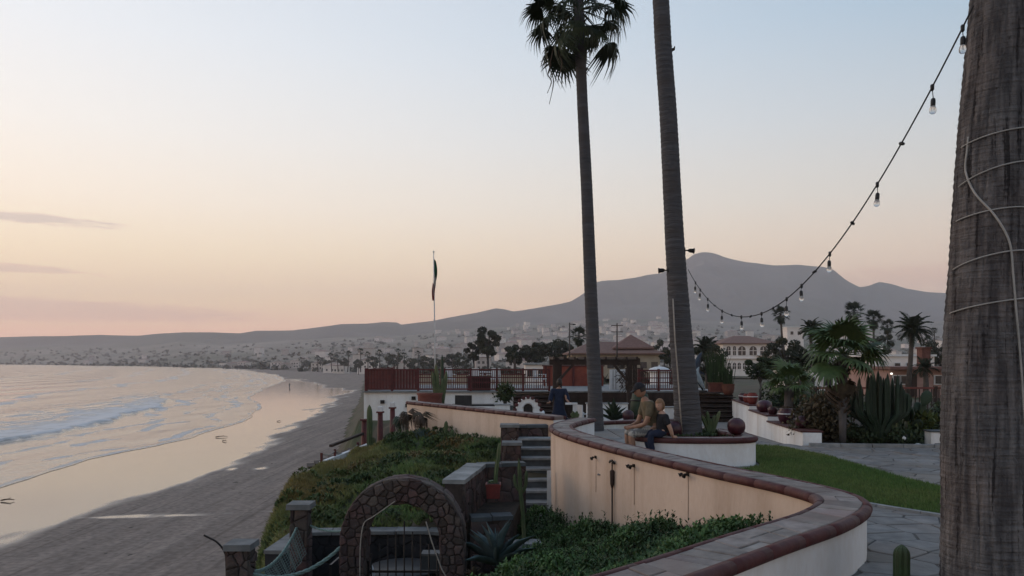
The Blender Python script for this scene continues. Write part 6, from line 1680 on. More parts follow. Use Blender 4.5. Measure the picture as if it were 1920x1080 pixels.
# white modern house
Yw = 70; s_ = Yw / F
def house(name, label, x0, x1, y_top, y_bot, Yd, depth, m, cat='house'):
    s = Yd / F; o = Vector(((x0 + x1) / 2 * s - 960 * s, Yd, EYE + (HORIZON - y_bot) * s)); root = empty(name, o, label, cat)
    w, h = (x1 - x0) * s, (y_bot - y_top) * s
    MB().box((0, depth / 2, h / 2 - .5), (w, depth, h + 1)).build('wall', m, root)
    return root, o, w, h, s
r_, o_, w, h, s_ = house('white_house', 'white flat roofed house with square chimney beyond the fence', 1640, 1752, 668, 712, 70, 8, 'villa_white')
MB().box((0, 4, h + .08), (w + .3, 8.3, .18)).build('roof', 'white_wall', r_)
MB().box(((1664 - 1696) * s_, 2, h + .5), (.75, .8, 1.4)).build('chimney', 'villa_white', r_); MB().box(((1664 - 1696) * s_, 2, h + 1.25), (.9, .95, .12)).build('chimney_cap', 'white_wall', r_)
MB().tube([((1646 - 1696) * s_, .6, 0), ((1646 - 1696) * s_, .6, h + .25)], .7, 16).build('stair_tower', 'villa_white', r_)
for k, px in enumerate((1682, 1704, 1728)):
    wn = MB().box(((px - 1696) * s_, -.03, h * .62), (.6, .1, .5)).build('window', 'white_paint', r_); MB().box(((px - 1696) * s_, -.09, h * .62), (.48, .03, .38)).build('pane', 'glass_dark', wn)
r_, o_, w, h, s_ = house('salmon_house', 'salmon coloured bungalow with dark red eaves beyond the fence', 1668, 1800, 692, 745, 46, 6, 'salmon')
MB().box((0, 2.6, h + .06), (w + .5, 6.4, .16)).build('eaves', 'roof_tile', r_)
for px, ww in ((1762, .62), (1680, .35), (1694, .35)):
    wn = MB().box(((px - 1734) * s_, -.03, h * .62), (ww + .14, .1, .6)).build('window', 'white_paint', r_); MB().box(((px - 1734) * s_, -.09, h * .62), (ww, .03, .48)).build('pane', 'glass_dark', wn)
dr = MB().box(((1713 - 1734) * s_, -.03, h * .42), (.34, .1, h * .8)).build('door', 'dark_wood', r_); MB().lathe([(.02, -.02), (.025, 0), (.02, .02)], ((1713 - 1734) * s_ + .1, -.1, h * .4), 8).build('handle', 'iron', dr)
MB().box(((1757 - 1734) * s_, 1.5, h + .65), (.55, .6, 1.3)).build('chimney', 'brick', r_); MB().box(((1757 - 1734) * s_, 1.5, h + 1.33), (.68, .72, .1)).build('chimney_cap', 'brick', r_)
m = bpy.data.materials.new('lamp_glow'); m.use_nodes = True; p = m.node_tree.nodes['Principled BSDF']; p.inputs['Emission Color'].default_value = (1, .92, .8, 1); p.inputs['Emission Strength'].default_value = 1.3; MATS['lamp_glow'] = m
MB().lathe([(.01, 0), (.07, .03), (.07, .1), (.01, .13)], ((1668.5 - 1734) * s_, -.2, h * .8), 10).build('porch_lamp', 'lamp_glow', r_)
r_, o_, w, h, s_ = house('white_tower', 'small pale square tower block behind the palms', 1476, 1507, 614, 690, 190, 4, 'villa_white', 'building')
MB().box((0, 2, h + .1), (w + .3, 4.3, .25)).build('parapet', 'white_wall', r_)
for k in range(2): MB().box((-.9 + 1.8 * k, -.03, h - 1.4), (.7, .1, .8)).build('window', 'glass_dark', r_)
r_, o_, w, h, s_ = house('pale_house', 'pale low house glimpsed behind the young fan palm', 1500, 1660, 690, 740, 58, 6, 'villa_white')
MB().box((0, 3, h + .06), (w + .4, 6.4, .15)).build('roof', 'roof_tile', r_)
for px in (1520, 1552, 1612, 1640):
    wn = MB().box(((px - 1580) * s_, -.03, h * .5), (.7, .1, .8)).build('window', 'white_paint', r_); MB().box(((px - 1580) * s_, -.09, h * .5), (.56, .03, .66)).build('pane', 'glass_dark', wn)
r_, o_, w, h, s_ = house('low_white_wall_house', 'low pale building with flat roof behind the deck railing', 985, 1090, 684, 720, 62, 6, 'villa_white', 'building')
MB().box((0, 3, h + .06), (w + .3, 6.3, .15)).build('roof', 'slab', r_)
for k in range(5): MB().box((-w / 2 + (k + .5) * w / 5, -.03, h * .55), (.6, .08, .5)).build('window', 'glass_dark', r_)
r_, o_, w, h, s_ = house('long_white_wall', 'pale garden wall behind the deck seen through the railing', 780, 985, 703, 730, 52, .3, 'tan_wall', 'wall')
MB().box((0, .15, h + .04), (w + .1, .4, .08)).build('cap', 'red_tile', r_)

# ================================================================== TREES OF THE PLAIN
def tree(label, px, y_top, y_bot, Yd, wpx, n, leaf_px, cols, seed=0, clumps=12, trunk_h=.35, group='trees beyond the deck', name='leafy_tree', two=False):
    s = Yd / F; h = (y_bot - y_top) * s; w = wpx * s / 2; o = Vector(((px - 960) * s, Yd, EYE + (HORIZON - y_bot) * s)); root = empty(name, o, label, 'tree', group)
    r = np.random.default_rng(seed)
    mb = MB().tube([(0, 0, -h * .1), (w * .05, 0, h * trunk_h * .6), (0, 0, h * .62)], [h * .032, h * .024, h * .012], 7)
    cen = []
    for k in range(clumps):
        a = k * 2.4 + r.uniform(-.4, .4); t = (k + .5) / clumps; rad = w * (.25 + .55 * math.sin(math.pi * min(1, .2 + .8 * (1 - t)))) * r.uniform(.7, 1.1); zc = h * (trunk_h + (1 - trunk_h) * (.12 + .78 * t))
        c = np.array([math.cos(a) * rad, math.sin(a) * rad, zc]); cen.append(c)
        mb.tube([(0, 0, h * (trunk_h * .7 + .2 * t)), tuple(c * np.array([.5, .5, 1]) - np.array([0, 0, .04 * h])), tuple(c)], [h * .014, h * .008, h * .003], 5)
    mb.build('trunk', 'trunk', root)
    cen = np.array(cen); idx = r.integers(0, clumps, n); cr_ = w * .34 * r.uniform(.75, 1.25, clumps)
    d = r.normal(0, 1, (n, 3)); d /= np.linalg.norm(d, axis=1)[:, None]; rad = r.uniform(.35, 1.05, n)[:, None] ** .6
    p_ = cen[idx] + d * rad * cr_[idx][:, None] * np.array([1, 1, .75])
    nd = r.normal(0, 1, (n, 3)) + d * .7; nd /= np.linalg.norm(nd, axis=1)[:, None]; sd_v = np.cross(nd, r.normal(0, 1, (n, 3))); sd_v /= np.linalg.norm(sd_v, axis=1)[:, None]
    ln = leaf_px * s * r.uniform(.6, 1.4, n)[:, None]; t2 = np.cross(nd, sd_v)
    v = np.stack([p_ - sd_v * ln * .5, p_ + t2 * ln * .3, p_ + sd_v * ln * .5, p_ - t2 * ln * .3], 1).reshape(-1, 3)
    me = mesh_np('crown', v, np.arange(4 * n).reshape(-1, 4)); c0, c1 = np.array(cols[0]), np.array(cols[1]); t = r.uniform(0, 1, clumps)[idx][:, None] * .7 + r.uniform(0, .3, (n, 1))
    cattr(me, 'col', np.repeat(c0 * (1 - t) + c1 * t, 4, 0)); put('crown', me, root, 'leafcol'); return root
TG = ((.036, .043, .03), (.075, .082, .052))  # leaf colours lightened and greyed, haze put into the foliage
tree('tall dark tree with ragged crown beyond the deck', 914, 613, 700, 150, 50, 2600, 5, TG, 1, 13)
tree('smaller dark tree left of the tall ragged tree', 888, 637, 700, 155, 34, 1500, 5, TG, 2, 9)
tree('dense dark round tree behind the deck railing', 966, 648, 700, 140, 46, 2200, 5, TG, 3, 11)
tree('broad dark tree left of the pergola', 1003, 643, 700, 145, 56, 2400, 5, TG, 4, 12)
tree('broad dark tree just behind the pergola post', 1047, 638, 700, 150, 54, 2400, 5, TG, 5, 12)
tree('misty grey tree far behind the flagpole', 848, 662, 702, 320, 44, 1300, 4, TG, 6, 9)
tree('misty grey tree left of the flagpole', 800, 668, 702, 380, 36, 1000, 4, TG, 7, 8)
tree('small round tree in front of the white villa', 1425, 668, 745, 27, 56, 2600, 4.5, DK, 8, 12, .42)
tree('dark tree right of the white villa', 1474, 630, 735, 46, 66, 3000, 4.5, TG, 9, 13)
tree('dark bushy tree behind the leaning palm', 1330, 640, 745, 44, 64, 2800, 4.5, TG, 10, 12)
tree('dark shrub tree right of the villa roof', 1445, 652, 720, 60, 44, 1800, 4.5, TG, 11, 9)
tree('dark tree between the hall and the leaning palm', 1256, 652, 705, 80, 40, 1500, 4.5, TG, 12, 9)
tree('dark tree behind the salmon house', 1765, 640, 715, 90, 60, 1900, 4.5, TG, 13, 10)
tree('dark tree left of the big feather palm', 1655, 625, 700, 120, 44, 1500, 4.5, TG, 14, 9)
tree('dim tree behind the hall roof', 1245, 636, 690, 200, 34, 900, 4.5, TG, 15, 8)
tree('dark garden tree right of the salmon house', 1905, 640, 735, 55, 80, 2400, 5, TG, 17, 12)
tree('broad garden tree far right behind the fence', 2010, 650, 735, 60, 90, 2400, 5, TG, 18, 12)
tree('dark tree behind the red roofed hall, left', 1085, 652, 690, 130, 40, 1400, 4.5, TG, 16, 9)
for k, (px, yt, Yd, w) in enumerate(((700, 668, 430, 26), (738, 664, 400, 34), (770, 672, 360, 30), (645, 672, 520, 22), (610, 676, 620, 22), (580, 678, 700, 20), (672, 674, 480, 20), (545, 680, 800, 18), (820, 672, 300, 24), (868, 668, 260, 30))):
    tree(f'dim far tree on the coast plain, {["left of the flagpole", "above the boarded rail", "close left of the flagpole", "near the sand edge", "beside the far beach", "farthest but one along the beach", "between palms above the deck corner", "farthest along the beach", "right of the flagpole", "right of the flagpole, taller"][k]}', px, yt, 700 if Yd < 500 else 693, Yd, w, 500, 4, TG, 30 + k, 7)
# palms of the plain
mat('far_trunk', (.09, .075, .065), (.06, .05, .045), 1, 4)
CROWNS = {}
def far_palm(label, px, y_c, y_bot, Yd, r_px, kind='fan', n=None, seed=0, skirt=True, tw=None, group='palms beyond the garden'):
    s = Yd / F; o = Vector(((px - 960) * s, Yd, EYE + (HORIZON - y_bot) * s)); c = Vector((rnd.uniform(-.3, .3) * r_px * s, 0, (y_bot - y_c) * s)); root = empty('palm_tree', o, label, 'palm tree', group)
    t_ = tw or max(.14, r_px * s * .11)
    MB().tube([(0, 0, -.5), c * .5 + Vector((t_ * .4, 0, 0)), c], [t_ * 1.25, t_, t_ * .85], 8).build('trunk', 'far_trunk', root)
    r = random.Random(seed)
    if kind == 'fan': crown(root, c, FAN_SMALL, n or 26, r_px * s / 1.35, 1.4, -.7, r, [FAN_SMALL[0]], 8 if skirt else 0)
    else: crown(root, c, PIN, n or 34, r_px * s / .95, 1.4, -.75, r)
    return root
far_palm('round headed palm beside the tall middle palm', 1080, 630, 690, 120, 20, seed=1)
far_palm('round headed palm under the light string', 1468, 590, 690, 120, 19, seed=2)
far_palm('tall palm, left of the pair against the mountain', 1603, 585, 720, 95, 22, seed=3)
far_palm('tall palm, right of the pair against the mountain', 1637, 597, 720, 100, 20, seed=4)
far_palm('dim palm between the pair and the feather palm', 1664, 612, 710, 130, 15, seed=5)
far_palm('big feather palm left of the close trunk', 1700, 617, 740, 44, 36, 'pin', seed=6)
far_palm('short dark palm in front of the salmon house', 1735, 690, 745, 40, 24, 'pin', 22, seed=7)
far_palm('small thin palm near the close trunk', 1753, 620, 690, 170, 8, n=14, seed=8, skirt=False)
far_palm('dim small palm behind the feather palm', 1741, 640, 700, 150, 12, n=16, seed=9)
far_palm('feather palm behind the leaning trunk', 1327, 655, 745, 52, 28, 'pin', seed=10)
far_palm('tall feather palm behind the young fan palm', 1522, 618, 745, 60, 24, 'pin', seed=11)
far_palm('small palm in front of the deck trees', 965, 662, 702, 90, 12, n=16, seed=12)
ORD = ["first", "second", "third", "fourth", "fifth", "sixth", "seventh", "eighth", "ninth", "tenth", "eleventh", "twelfth", "thirteenth", "fourteenth"]
for k, (px, yc, Yd) in enumerate(sorted(((652, 664, 420), (676, 659, 420), (690, 666, 400), (712, 662, 380), (726, 668, 400), (745, 660, 360), (757, 667, 380), (783, 664, 360), (596, 672, 560), (622, 668, 500), (634, 671, 520), (566, 676, 640)))):
    far_palm(f'tiny palm in the hazy coastal row, {ORD[k]} from the left', px, yc, 696, Yd, 8, n=12, seed=40 + k, skirt=False, group='hazy palms along the coast')
# poles
for (px, yt, Yd, lab) in ((1157, 606, 95, 'utility pole with cross arms above the hall roof'), (1068, 605, 100, 'thin lamp pole beside the round headed palm')):
    q = at(px, 690, Yd); hgt = (690 - yt) * Yd / F; root = empty('utility_pole', q, lab, 'pole')
    MB().tube([(0, 0, -.5), (0, 0, hgt)], [.12, .08], 8).build('pole', 'far_trunk', root)
    for z_ in ((hgt - .3, hgt - 1.1) if px == 1157 else (hgt - .2,)): MB().box((0 if px == 1157 else .3, 0, z_), (1.5 if px == 1157 else .8, .09, .1)).build('cross_arm', 'far_trunk', root)
    if px != 1157: MB().box((.6, 0, hgt - .25), (.4, .2, .15)).build('lamp_head', 'iron', root)

# ================================================================== THE FAR TOWN
mat('far_house_wall', (.56, .5, .46), (.46, .41, .38), 1, .3, var=.35); mat('far_house_roof', (.25, .16, .13), (.34, .3, .27), 1, .2, var=.3)
hw_, hr_, hwin = [], [], []
for k, (w, d, h, rf) in enumerate(((9, 8, 5, 0), (12, 9, 6.5, 1), (8, 8, 8, 0), (15, 10, 5, 1))):
    me = MB().box((0, 0, h / 2 - 2), (w, d, h + 4)).mesh('wall'); me.materials.append(MATS['far_house_wall']); hw_.append(me)
    mb = MB()
    if rf: mb.add([(-w / 2 - .4, -d / 2 - .4, h), (w / 2 + .4, -d / 2 - .4, h), (w / 2 + .4, d / 2 + .4, h), (-w / 2 - .4, d / 2 + .4, h), (-w * .25, 0, h + 1.8), (w * .25, 0, h + 1.8)], [(0, 1, 5, 4), (1, 2, 5), (2, 3, 4, 5), (3, 0, 4), (3, 2, 1, 0)])
    else: mb.box((0, 0, h + .2), (w + .5, d + .5, .4))
    me = mb.mesh('roof'); me.materials.append(MATS['far_house_roof']); hr_.append(me)
    mb = MB()
    for i in range(3):
        for j in range(2 if h > 6 else 1): mb.box((-w * .3 + i * w * .3, -d / 2 - .02, h * .35 + j * 2.8), (1.3, .1, 1.4))
    me = mb.mesh('windows'); me.materials.append(MATS['glass_dark']); hwin.append(me)
gx, tt_, TX, TY, TZ = TOWN
def town_z(px, t):
    i = int(np.argmin(np.abs(tt_ - t))); j = int(np.argmin(np.abs(gx - px))); return Vector((TX[i, j], TY[i, j], TZ[i, j]))
r = random.Random(21); cnt = 0; spots = []
while cnt < 280:
    px = r.choice((r.gauss(930, 110), r.gauss(1150, 90), r.gauss(1200, 60), r.uniform(500, 1300), r.uniform(1300, 1780), r.uniform(150, 650)))
    if not 60 < px < 1790: continue
    if px < 640 and r.random() < .72: continue
    t = r.uniform(.1, 1.0) if px > 700 else r.uniform(.02, .5)
    if px > 1300: t = r.uniform(.02, .55)
    p_ = town_z(px, t); p_ += Vector((r.uniform(-20, 20), 0, 0))
    if any((p_ - q).length < 16 for q in spots): continue
    spots.append(p_); k = r.randrange(4); sc_h = r.uniform(.8, 1.6)
    root = empty('hillside_house', p_, 'small pale house scattered on the hazy far hillside', 'house', 'houses on the far hillside', rz=r.uniform(-.5, .5)); root.scale = (sc_h,) * 3
    put('wall', hw_[k], root); put('roof', hr_[k], root); cnt += 1
for n_, (px, Yd, k) in enumerate(sorted(((440, 900, 3), (458, 860, 1), (520, 800, 1), (540, 760, 3), (552, 760, 2), (600, 640, 1), (628, 560, 3), (640, 540, 0), (690, 520, 1), (760, 480, 3), (840, 420, 1), (905, 400, 2), (975, 350, 1), (420, 1000, 0)))):
    x_ = (px - 960) / F * Yd; root = empty('coast_house', (x_, Yd, -7.5 if px < 660 else -5.2), f'pale building at the foot of the far hills, {ORD[n_]} from the left', 'house', 'houses along the far beach', rz=r.uniform(-.4, .4))
    put('wall', hw_[k], root); put('roof', hr_[k], root); put('window_row', hwin[k], root)
# scrub and trees on the plain and hillside that read as one mass
n = 5200
j = rng.integers(0, len(gx), n); i = (rng.uniform(0, 1, n) ** 1.6 * 44).astype(int)
k_ = (gx[j] > -200) & (gx[j] < 2100); j, i = j[k_], i[k_]; n = len(j)
c = np.stack([TX[i, j] + rng.uniform(-18, 18, n), TY[i, j] + rng.uniform(-10, 10, n), TZ[i, j] - .6], -1)
def clump_mass(c, rad, seed):
    r = np.random.default_rng(seed); m_ = len(c); k = 9
    d = r.normal(0, 1, (m_, k, 3)); d[..., 2] = np.abs(d[..., 2]); d /= np.linalg.norm(d, axis=2)[..., None]
    p_ = c[:, None] + d * rad[:, None, None] * r.uniform(.3, 1, (m_, k, 1)); u = r.normal(0, 1, (m_, k, 3)); u /= np.linalg.norm(u, axis=2)[..., None]; w = np.cross(u, d); ln = rad[:, None, None] * .55
    v = np.stack([p_ - u * ln, p_ + w * ln, p_ + u * ln, p_ - w * ln], 2).reshape(-1, 3); me = mesh_np('scrub', v, np.arange(len(v)).reshape(-1, 4))
    cc_ = np.array([.05, .056, .038]) * r.uniform(.6, 1.5, (m_, 1)); cattr(me, 'col', np.repeat(cc_, 4 * k, 0)); return me
tag(put('hillside_scrub', clump_mass(c, rng.uniform(2, 5.5, n), 5), None, 'leafcol'), 'dim scrub and trees covering the far town hillside', 'scrub', kind='stuff')
n = 1500
Yd = rng.uniform(75, 560, n) ; px = rng.uniform(770, 2100, n); x_ = (px - 960) / F * Yd
c = np.stack([x_, Yd, -.7 - np.minimum((Yd - 34) * .01, 5)], -1)
k_ = (px < 1340) | (Yd > 150); c = c[k_]
tag(put('plain_scrub', clump_mass(c, rng.uniform(.6, 1.4, len(c)) + c[:, 1] * .003, 6), None, 'leafcol'), 'dim mass of garden scrub on the plain behind the deck', 'scrub', kind='stuff')

# ================================================================== ON THE BEACH
for k, (px, py, h, lab) in enumerate(((543, 727, 1.7, 'tiny walker far down the wet sand'), (524, 792, 1.0, 'dark driftwood post upright in the wet sand'))):
    pass
def drift(label, px, py, ln, rz, name='driftwood'):
    q = on(px, py, SEA + .08); root = empty(name, q, label, 'driftwood', rz=rz)
    MB().tube(curve_pts([(-ln / 2, 0, 0), (-ln * .2, .05 * ln, .05), (ln * .15, -.04 * ln, .08), (ln / 2, 0, .02)], 4), [.03, .05, .06, .06, .06, .05, .05, .05, .04, .04, .03, .03, .02], 6).build('log', 'dead_frond', root)
    MB().tube([(ln * .1, 0, .08), (ln * .2, .1 * ln, .2)], [.03, .012], 5).build('branch', 'dead_frond', root)
drift('dark driftwood at the left edge of the wet sand', 14, 938, .9, .2)
drift('driftwood lying at the tip of the wash', 415, 819, 1.5, .5)
drift('small driftwood piece inland of the wash', 421, 827, .7, -.3)
drift('small dark driftwood far along the wet sand', 523, 790, .7, .1)
# ================================================================== PEOPLE
mat('skin', (.30, .17, .115), (.25, .14, .095), .6, 20); mat('skin_fair', (.42, .26, .19), (.36, .22, .16), .6, 20)
mat('olive_shirt', (.13, .105, .065), (.09, .075, .048), .9, 14); mat('black_shirt', (.012, .012, .015), (.02, .02, .024), .9, 14); mat('navy', (.010, .016, .035), (.016, .022, .045), .9, 12)
mat('camo', (.30, .29, .27), (.12, .12, .12), .9, 16, contrast=(.47, .53)); mat('dark_hair', (.02, .014, .01), (.03, .02, .015), .6, 40); mat('blond_hair', (.24, .135, .07), (.15, .085, .045), .6, 40)
mat('cap_cloth', (.012, .012, .016), (.02, .02, .025), .9, 20); mat('shoe', (.2, .19, .18), (.12, .12, .12), .7, 20)
def skin_mesh(name, chains, m, parent, sub=2):
    """chains: lists of (point, radius); the first point of a later chain may name an earlier vertex by index"""
    vs, es, rs = [], [], []
    for ch_ in chains:
        prev = None
        for it in ch_:
            if isinstance(it, int): prev = it; continue
            vs.append(it[0]); rs.append(it[1]); i = len(vs) - 1
            if prev is not None: es.append((prev, i))
            prev = i
    me = bpy.data.meshes.new(name); me.from_pydata([tuple(v) for v in vs], es, []); o = put(name, me, parent, m)
    o.modifiers.new('skin', 'SKIN'); sv = me.skin_vertices[0].data
    for i, r_ in enumerate(rs):
        rr_ = r_ if hasattr(r_, '__len__') else (r_, r_); sv[i].radius = rr_; sv[i].use_root = False
    sv[0].use_root = True
    o.modifiers['skin'].use_smooth_shade = True
    sb = o.modifiers.new('sub', 'SUBSURF'); sb.levels = sb.render_levels = sub
    return o
def head(parent, c, r, facing, pitch, hair, skin, cap=None, long_hair=False):
    """head turned to 'facing' (angle about Z), nodding by pitch; face with brow, nose, mouth, ears"""
    rot = (Matrix.Rotation(facing, 3, 'Z') @ Matrix.Rotation(pitch, 3, 'Y')).to_euler()
    bm = bmesh.new(); bmesh.ops.create_uvsphere(bm, u_segments=20, v_segments=14, radius=1)
    for v in bm.verts:
        x, y, z = v.co
        v.co = Vector((x * .98 + (.06 if x > 0 and z < 0 else 0), y * (.78 - .12 * max(0, -z)), z * 1.22 - .0))
        if x > .75 and -.35 < z < .15 and abs(y) < .22: v.co.x += .26 * (1 - abs(y) / .22) * (1 - abs(z + .12) / .3 if abs(z + .12) < .3 else 0)
        if x > .6 and z < -.55: v.co.x += .12
        if x > .7 and .05 < z < .3 and .2 < abs(y) < .5: v.co.x -= .07
    me = bpy.data.meshes.new('face'); bm.to_mesh(me); bm.free()
    for pl in me.polygons: pl.use_smooth = True
    h = put('face', me, parent, skin, loc=c, rot=rot, scale=r)
    for s in (-1, 1):
        MB().lathe([(.01, -.05), (.16, -.03), (.18, .03), (.05, .06)], n=8).build('ear', skin, h, loc=(-.05, s * .72, -.05), rot=(R(90) * s, 0, 0), scale=(1, 1.3, 1))
        MB().lathe([(.01, -.04), (.09, 0), (.01, .04)], n=8).build('eye', 'black_plastic', h, loc=(.82, s * .3, .12), rot=(0, R(90), 0))
    MB().box((.93, 0, -.52), (.06, .38, .06)).build('mouth', 'terracotta_red', h)
    bm = bmesh.new(); bmesh.ops.create_uvsphere(bm, u_segments=20, v_segments=14, radius=1.07)
    dele = [v for v in bm.verts if (v.co.x > .35 and v.co.z < .42) or v.co.z < (-.9 if long_hair else -.35)]
    bmesh.ops.delete(bm, geom=dele, context='VERTS')
    for v in bm.verts: v.co = Vector((v.co.x * .99 - .03, v.co.y * .82, v.co.z * 1.24)) * (1 + .05 * mnoise.noise(v.co * 5))
    me = bpy.data.meshes.new('hair'); bm.to_mesh(me); bm.free()
    for pl in me.polygons: pl.use_smooth = True
    put('hair', me, h, hair)
    if cap:
        bm = bmesh.new(); bmesh.ops.create_uvsphere(bm, u_segments=20, v_segments=12, radius=1.13)
        bmesh.ops.delete(bm, geom=[v for v in bm.verts if v.co.z < .28], context='VERTS')
        for v in bm.verts: v.co = Vector((v.co.x, v.co.y * .84, v.co.z * 1.22))
        me = bpy.data.meshes.new('cap'); bm.to_mesh(me); bm.free(); k = put('cap', me, h, cap)
        MB().add([(.9, -.6, .42), (1.65, -.45, .3), (1.75, 0, .3), (1.65, .45, .3), (.9, .6, .42), (.9, .6, .36), (1.65, .45, .25), (1.75, 0, .25), (1.65, -.45, .25), (.9, -.6, .36)], [(0, 1, 2, 3, 4), (5, 6, 7, 8, 9), (1, 0, 9, 8), (2, 1, 8, 7), (3, 2, 7, 6), (4, 3, 6, 5)]).build('visor', cap, k)
    return h
def hand(chains, w, d, side, base):
    """adds a palm and five fingers to chains; w wrist, d pointing direction, side thumb direction, base index of the wrist vertex"""
    d = Vector(d).normalized(); s = Vector(side).normalized(); n_ = d.cross(s)
    pal = w + d * .05
    chains.append([base, (pal, (.034, .018)), (pal + d * .035, (.036, .015))])
    b0 = base
    for k, ln in ((-1.5, .058), (-.5, .07), (.5, .076), (1.5, .066)):
        q = pal + d * .035 + s * k * .017
        chains.append([(q, .0085), (q + d * ln * .55 - n_ * .004, .008), (q + d * ln * .8 - n_ * .02, .007), (q + d * ln * .95 - n_ * .034, .006)])
    q = pal + s * .03 - d * .02
    chains.append([(q, .011), (q + s * .025 + d * .02, .0095), (q + s * .03 + d * .05, .008)])
# --- seated man on the planter rim, leaning forward, looking to the sea
px_ = Vector((2.34, 12.32, .45))
man = empty('person', px_, 'person in olive shirt and dark cap sitting bent forward on the planter rim', 'person')
V3 = Vector
hip = V3((0, 0, .11)); waist = V3((-.03, 0, .27)); chest = V3((-.10, 0, .46)); neck0 = V3((-.145, 0, .575)); neck1 = V3((-.18, 0, .65))
body = [[(hip, (.135, .12)), (waist, (.125, .11)), (chest, (.15, .115)), (neck0, (.09, .075)), (neck1, (.05, .05))]]
nv = 5
for s in (-1, 1):
    body.append([0, (hip + V3((-.06, s * .09, -.01)), .088), (V3((-.26, s * .11, .07)), .075), (V3((-.42, s * .12, .06)), .06), (V3((-.40, s * .12, -.12)), .056), (V3((-.36, s * .12, -.36)), .036), (V3((-.38, s * .12, -.40)), .036), (V3((-.48, s * .13, -.415)), .028)])
for s in (-1, 1):
    body.append([2, (chest + V3((0, s * .17, .055)), .062), (V3((-.16, s * .21, .33)), .047), (V3((-.21, s * .2, .21)), .04), (V3((-.33, s * .12, .165)), .035), (V3((-.41, s * .06, .15)), .026)])
ch_ = [list(c) for c in body]
w1 = 5 + 14 + 6 - 1 - 0
hand(ch_, V3((-.41, -.06, .15)), (-1, .15, -.25), (0, .4, 1), 5 + 14 + 4); hand(ch_, V3((-.41, .06, .15)), (-1, -.15, -.25), (0, -.4, 1), 5 + 14 + 5 + 4)
skin_mesh('body', ch_, 'skin', man)
skin_mesh('shirt', [[(hip + V3((.0, 0, -.03)), (.16, .16)), (waist, (.15, .15)), (chest, (.172, .15)), (neck0 + V3((.01, 0, -.01)), (.1, .085))]] + [[2, (chest + V3((0, s * .17, .055)), .083), (V3((-.145, s * .2, .38)), .068), (V3((-.165, s * .21, .315)), .062)] for s in (-1, 1)], 'olive_shirt', man)
skin_mesh('shorts', [[(hip + V3((0, 0, .05)), (.145, .13)), (hip + V3((-.02, 0, -.03)), (.14, .12))]] + [[1, (hip + V3((-.06, s * .09, -.01)), .105), (V3((-.26, s * .11, .07)), .094), (V3((-.40, s * .12, .065)), .082), (V3((-.42, s * .12, -.02)), .078)] for s in (-1, 1)], 'camo', man)
for s in (-1, 1): skin_mesh('shoe', [[(V3((-.355, s * .12, -.40)), (.045, .04)), (V3((-.43, s * .125, -.41)), (.045, .035)), (V3((-.52, s * .13, -.42)), (.036, .025))]], 'shoe', man, 1)
head(man, neck1 + V3((-.055, 0, .105)), .098, math.pi + .1, .38, 'dark_hair', 'skin', 'cap_cloth')
man.rotation_euler = (0, 0, .12)
# --- child beside him, nearer, propped on one arm
cp_ = Vector((2.43, 12.06, .45))
kid = empty('person', cp_, 'fair haired child in black shirt sitting on the planter rim, propped on one arm', 'person')
hip = V3((0, 0, .085)); waist = V3((.01, 0, .19)); chest = V3((.0, 0, .31)); neck0 = V3((-.01, 0, .39)); neck1 = V3((-.02, 0, .44))
body = [[(hip, (.1, .09)), (waist, (.092, .08)), (chest, (.105, .085)), (neck0, (.065, .055)), (neck1, (.04, .04))]]
for s, kn in ((-1, (-.20, -.08, .06)), (1, (-.22, .1, .06))):
    body.append([0, (hip + V3((-.04, s * .06, -.01)), .066), (V3(kn), .05), (V3((kn[0] - .01, kn[1], -.08)), .045), (V3((kn[0] + .04, kn[1], -.26)), .03), (V3((kn[0] - .04, kn[1], -.29)), .024)])
body.append([2, (chest + V3((.02, -.12, .03)), .045), (V3((.09, -.15, .17)), .036), (V3((.13, -.13, .06)), .03), (V3((.14, -.1, .025)), .022)])
body.append([2, (chest + V3((-.01, .12, .03)), .045), (V3((-.06, .15, .18)), .036), (V3((-.15, .1, .13)), .03), (V3((-.19, .07, .12)), .022)])
ch_ = [list(c) for c in body]
hand(ch_, V3((.14, -.1, .025)), (.6, .1, -.2), (0, 1, .2), 18)
skin_mesh('body', ch_, 'skin_fair', kid)
skin_mesh('shirt', [[(hip + V3((.01, 0, -.04)), (.13, .13)), (waist, (.115, .115)), (chest, (.125, .115)), (neck0 - V3((0, 0, .01)), (.072, .06))]] + [[2, (chest + V3((.02, -.12, .03)), .062), (V3((.07, -.145, .2)), .052)], [2, (chest + V3((-.01, .12, .03)), .062), (V3((-.045, .15, .21)), .052)]], 'black_shirt', kid)
skin_mesh('trousers', [[(hip + V3((0, 0, .03)), (.11, .1)), (hip + V3((-.01, 0, -.02)), (.105, .09))]] + [[1, (hip + V3((-.04, s * .06, -.01)), .08), (V3(kn), .064), (V3((kn[0] - .01, kn[1], -.08)), .058), (V3((kn[0] + .03, kn[1], -.22)), .048)] for s, kn in ((-1, (-.20, -.08, .06)), (1, (-.22, .1, .06)))], 'navy', kid)
for kn in ((-.20, -.08), (-.22, .1)): skin_mesh('shoe', [[(V3((kn[0] + .05, kn[1], -.275)), (.035, .03)), (V3((kn[0] - .01, kn[1], -.29)), (.034, .026)), (V3((kn[0] - .08, kn[1], -.295)), (.026, .018))]], 'black_plastic', kid, 1)
head(kid, neck1 + V3((-.02, 0, .085)), .082, math.pi + .7, .25, 'blond_hair', 'skin_fair', None, True)
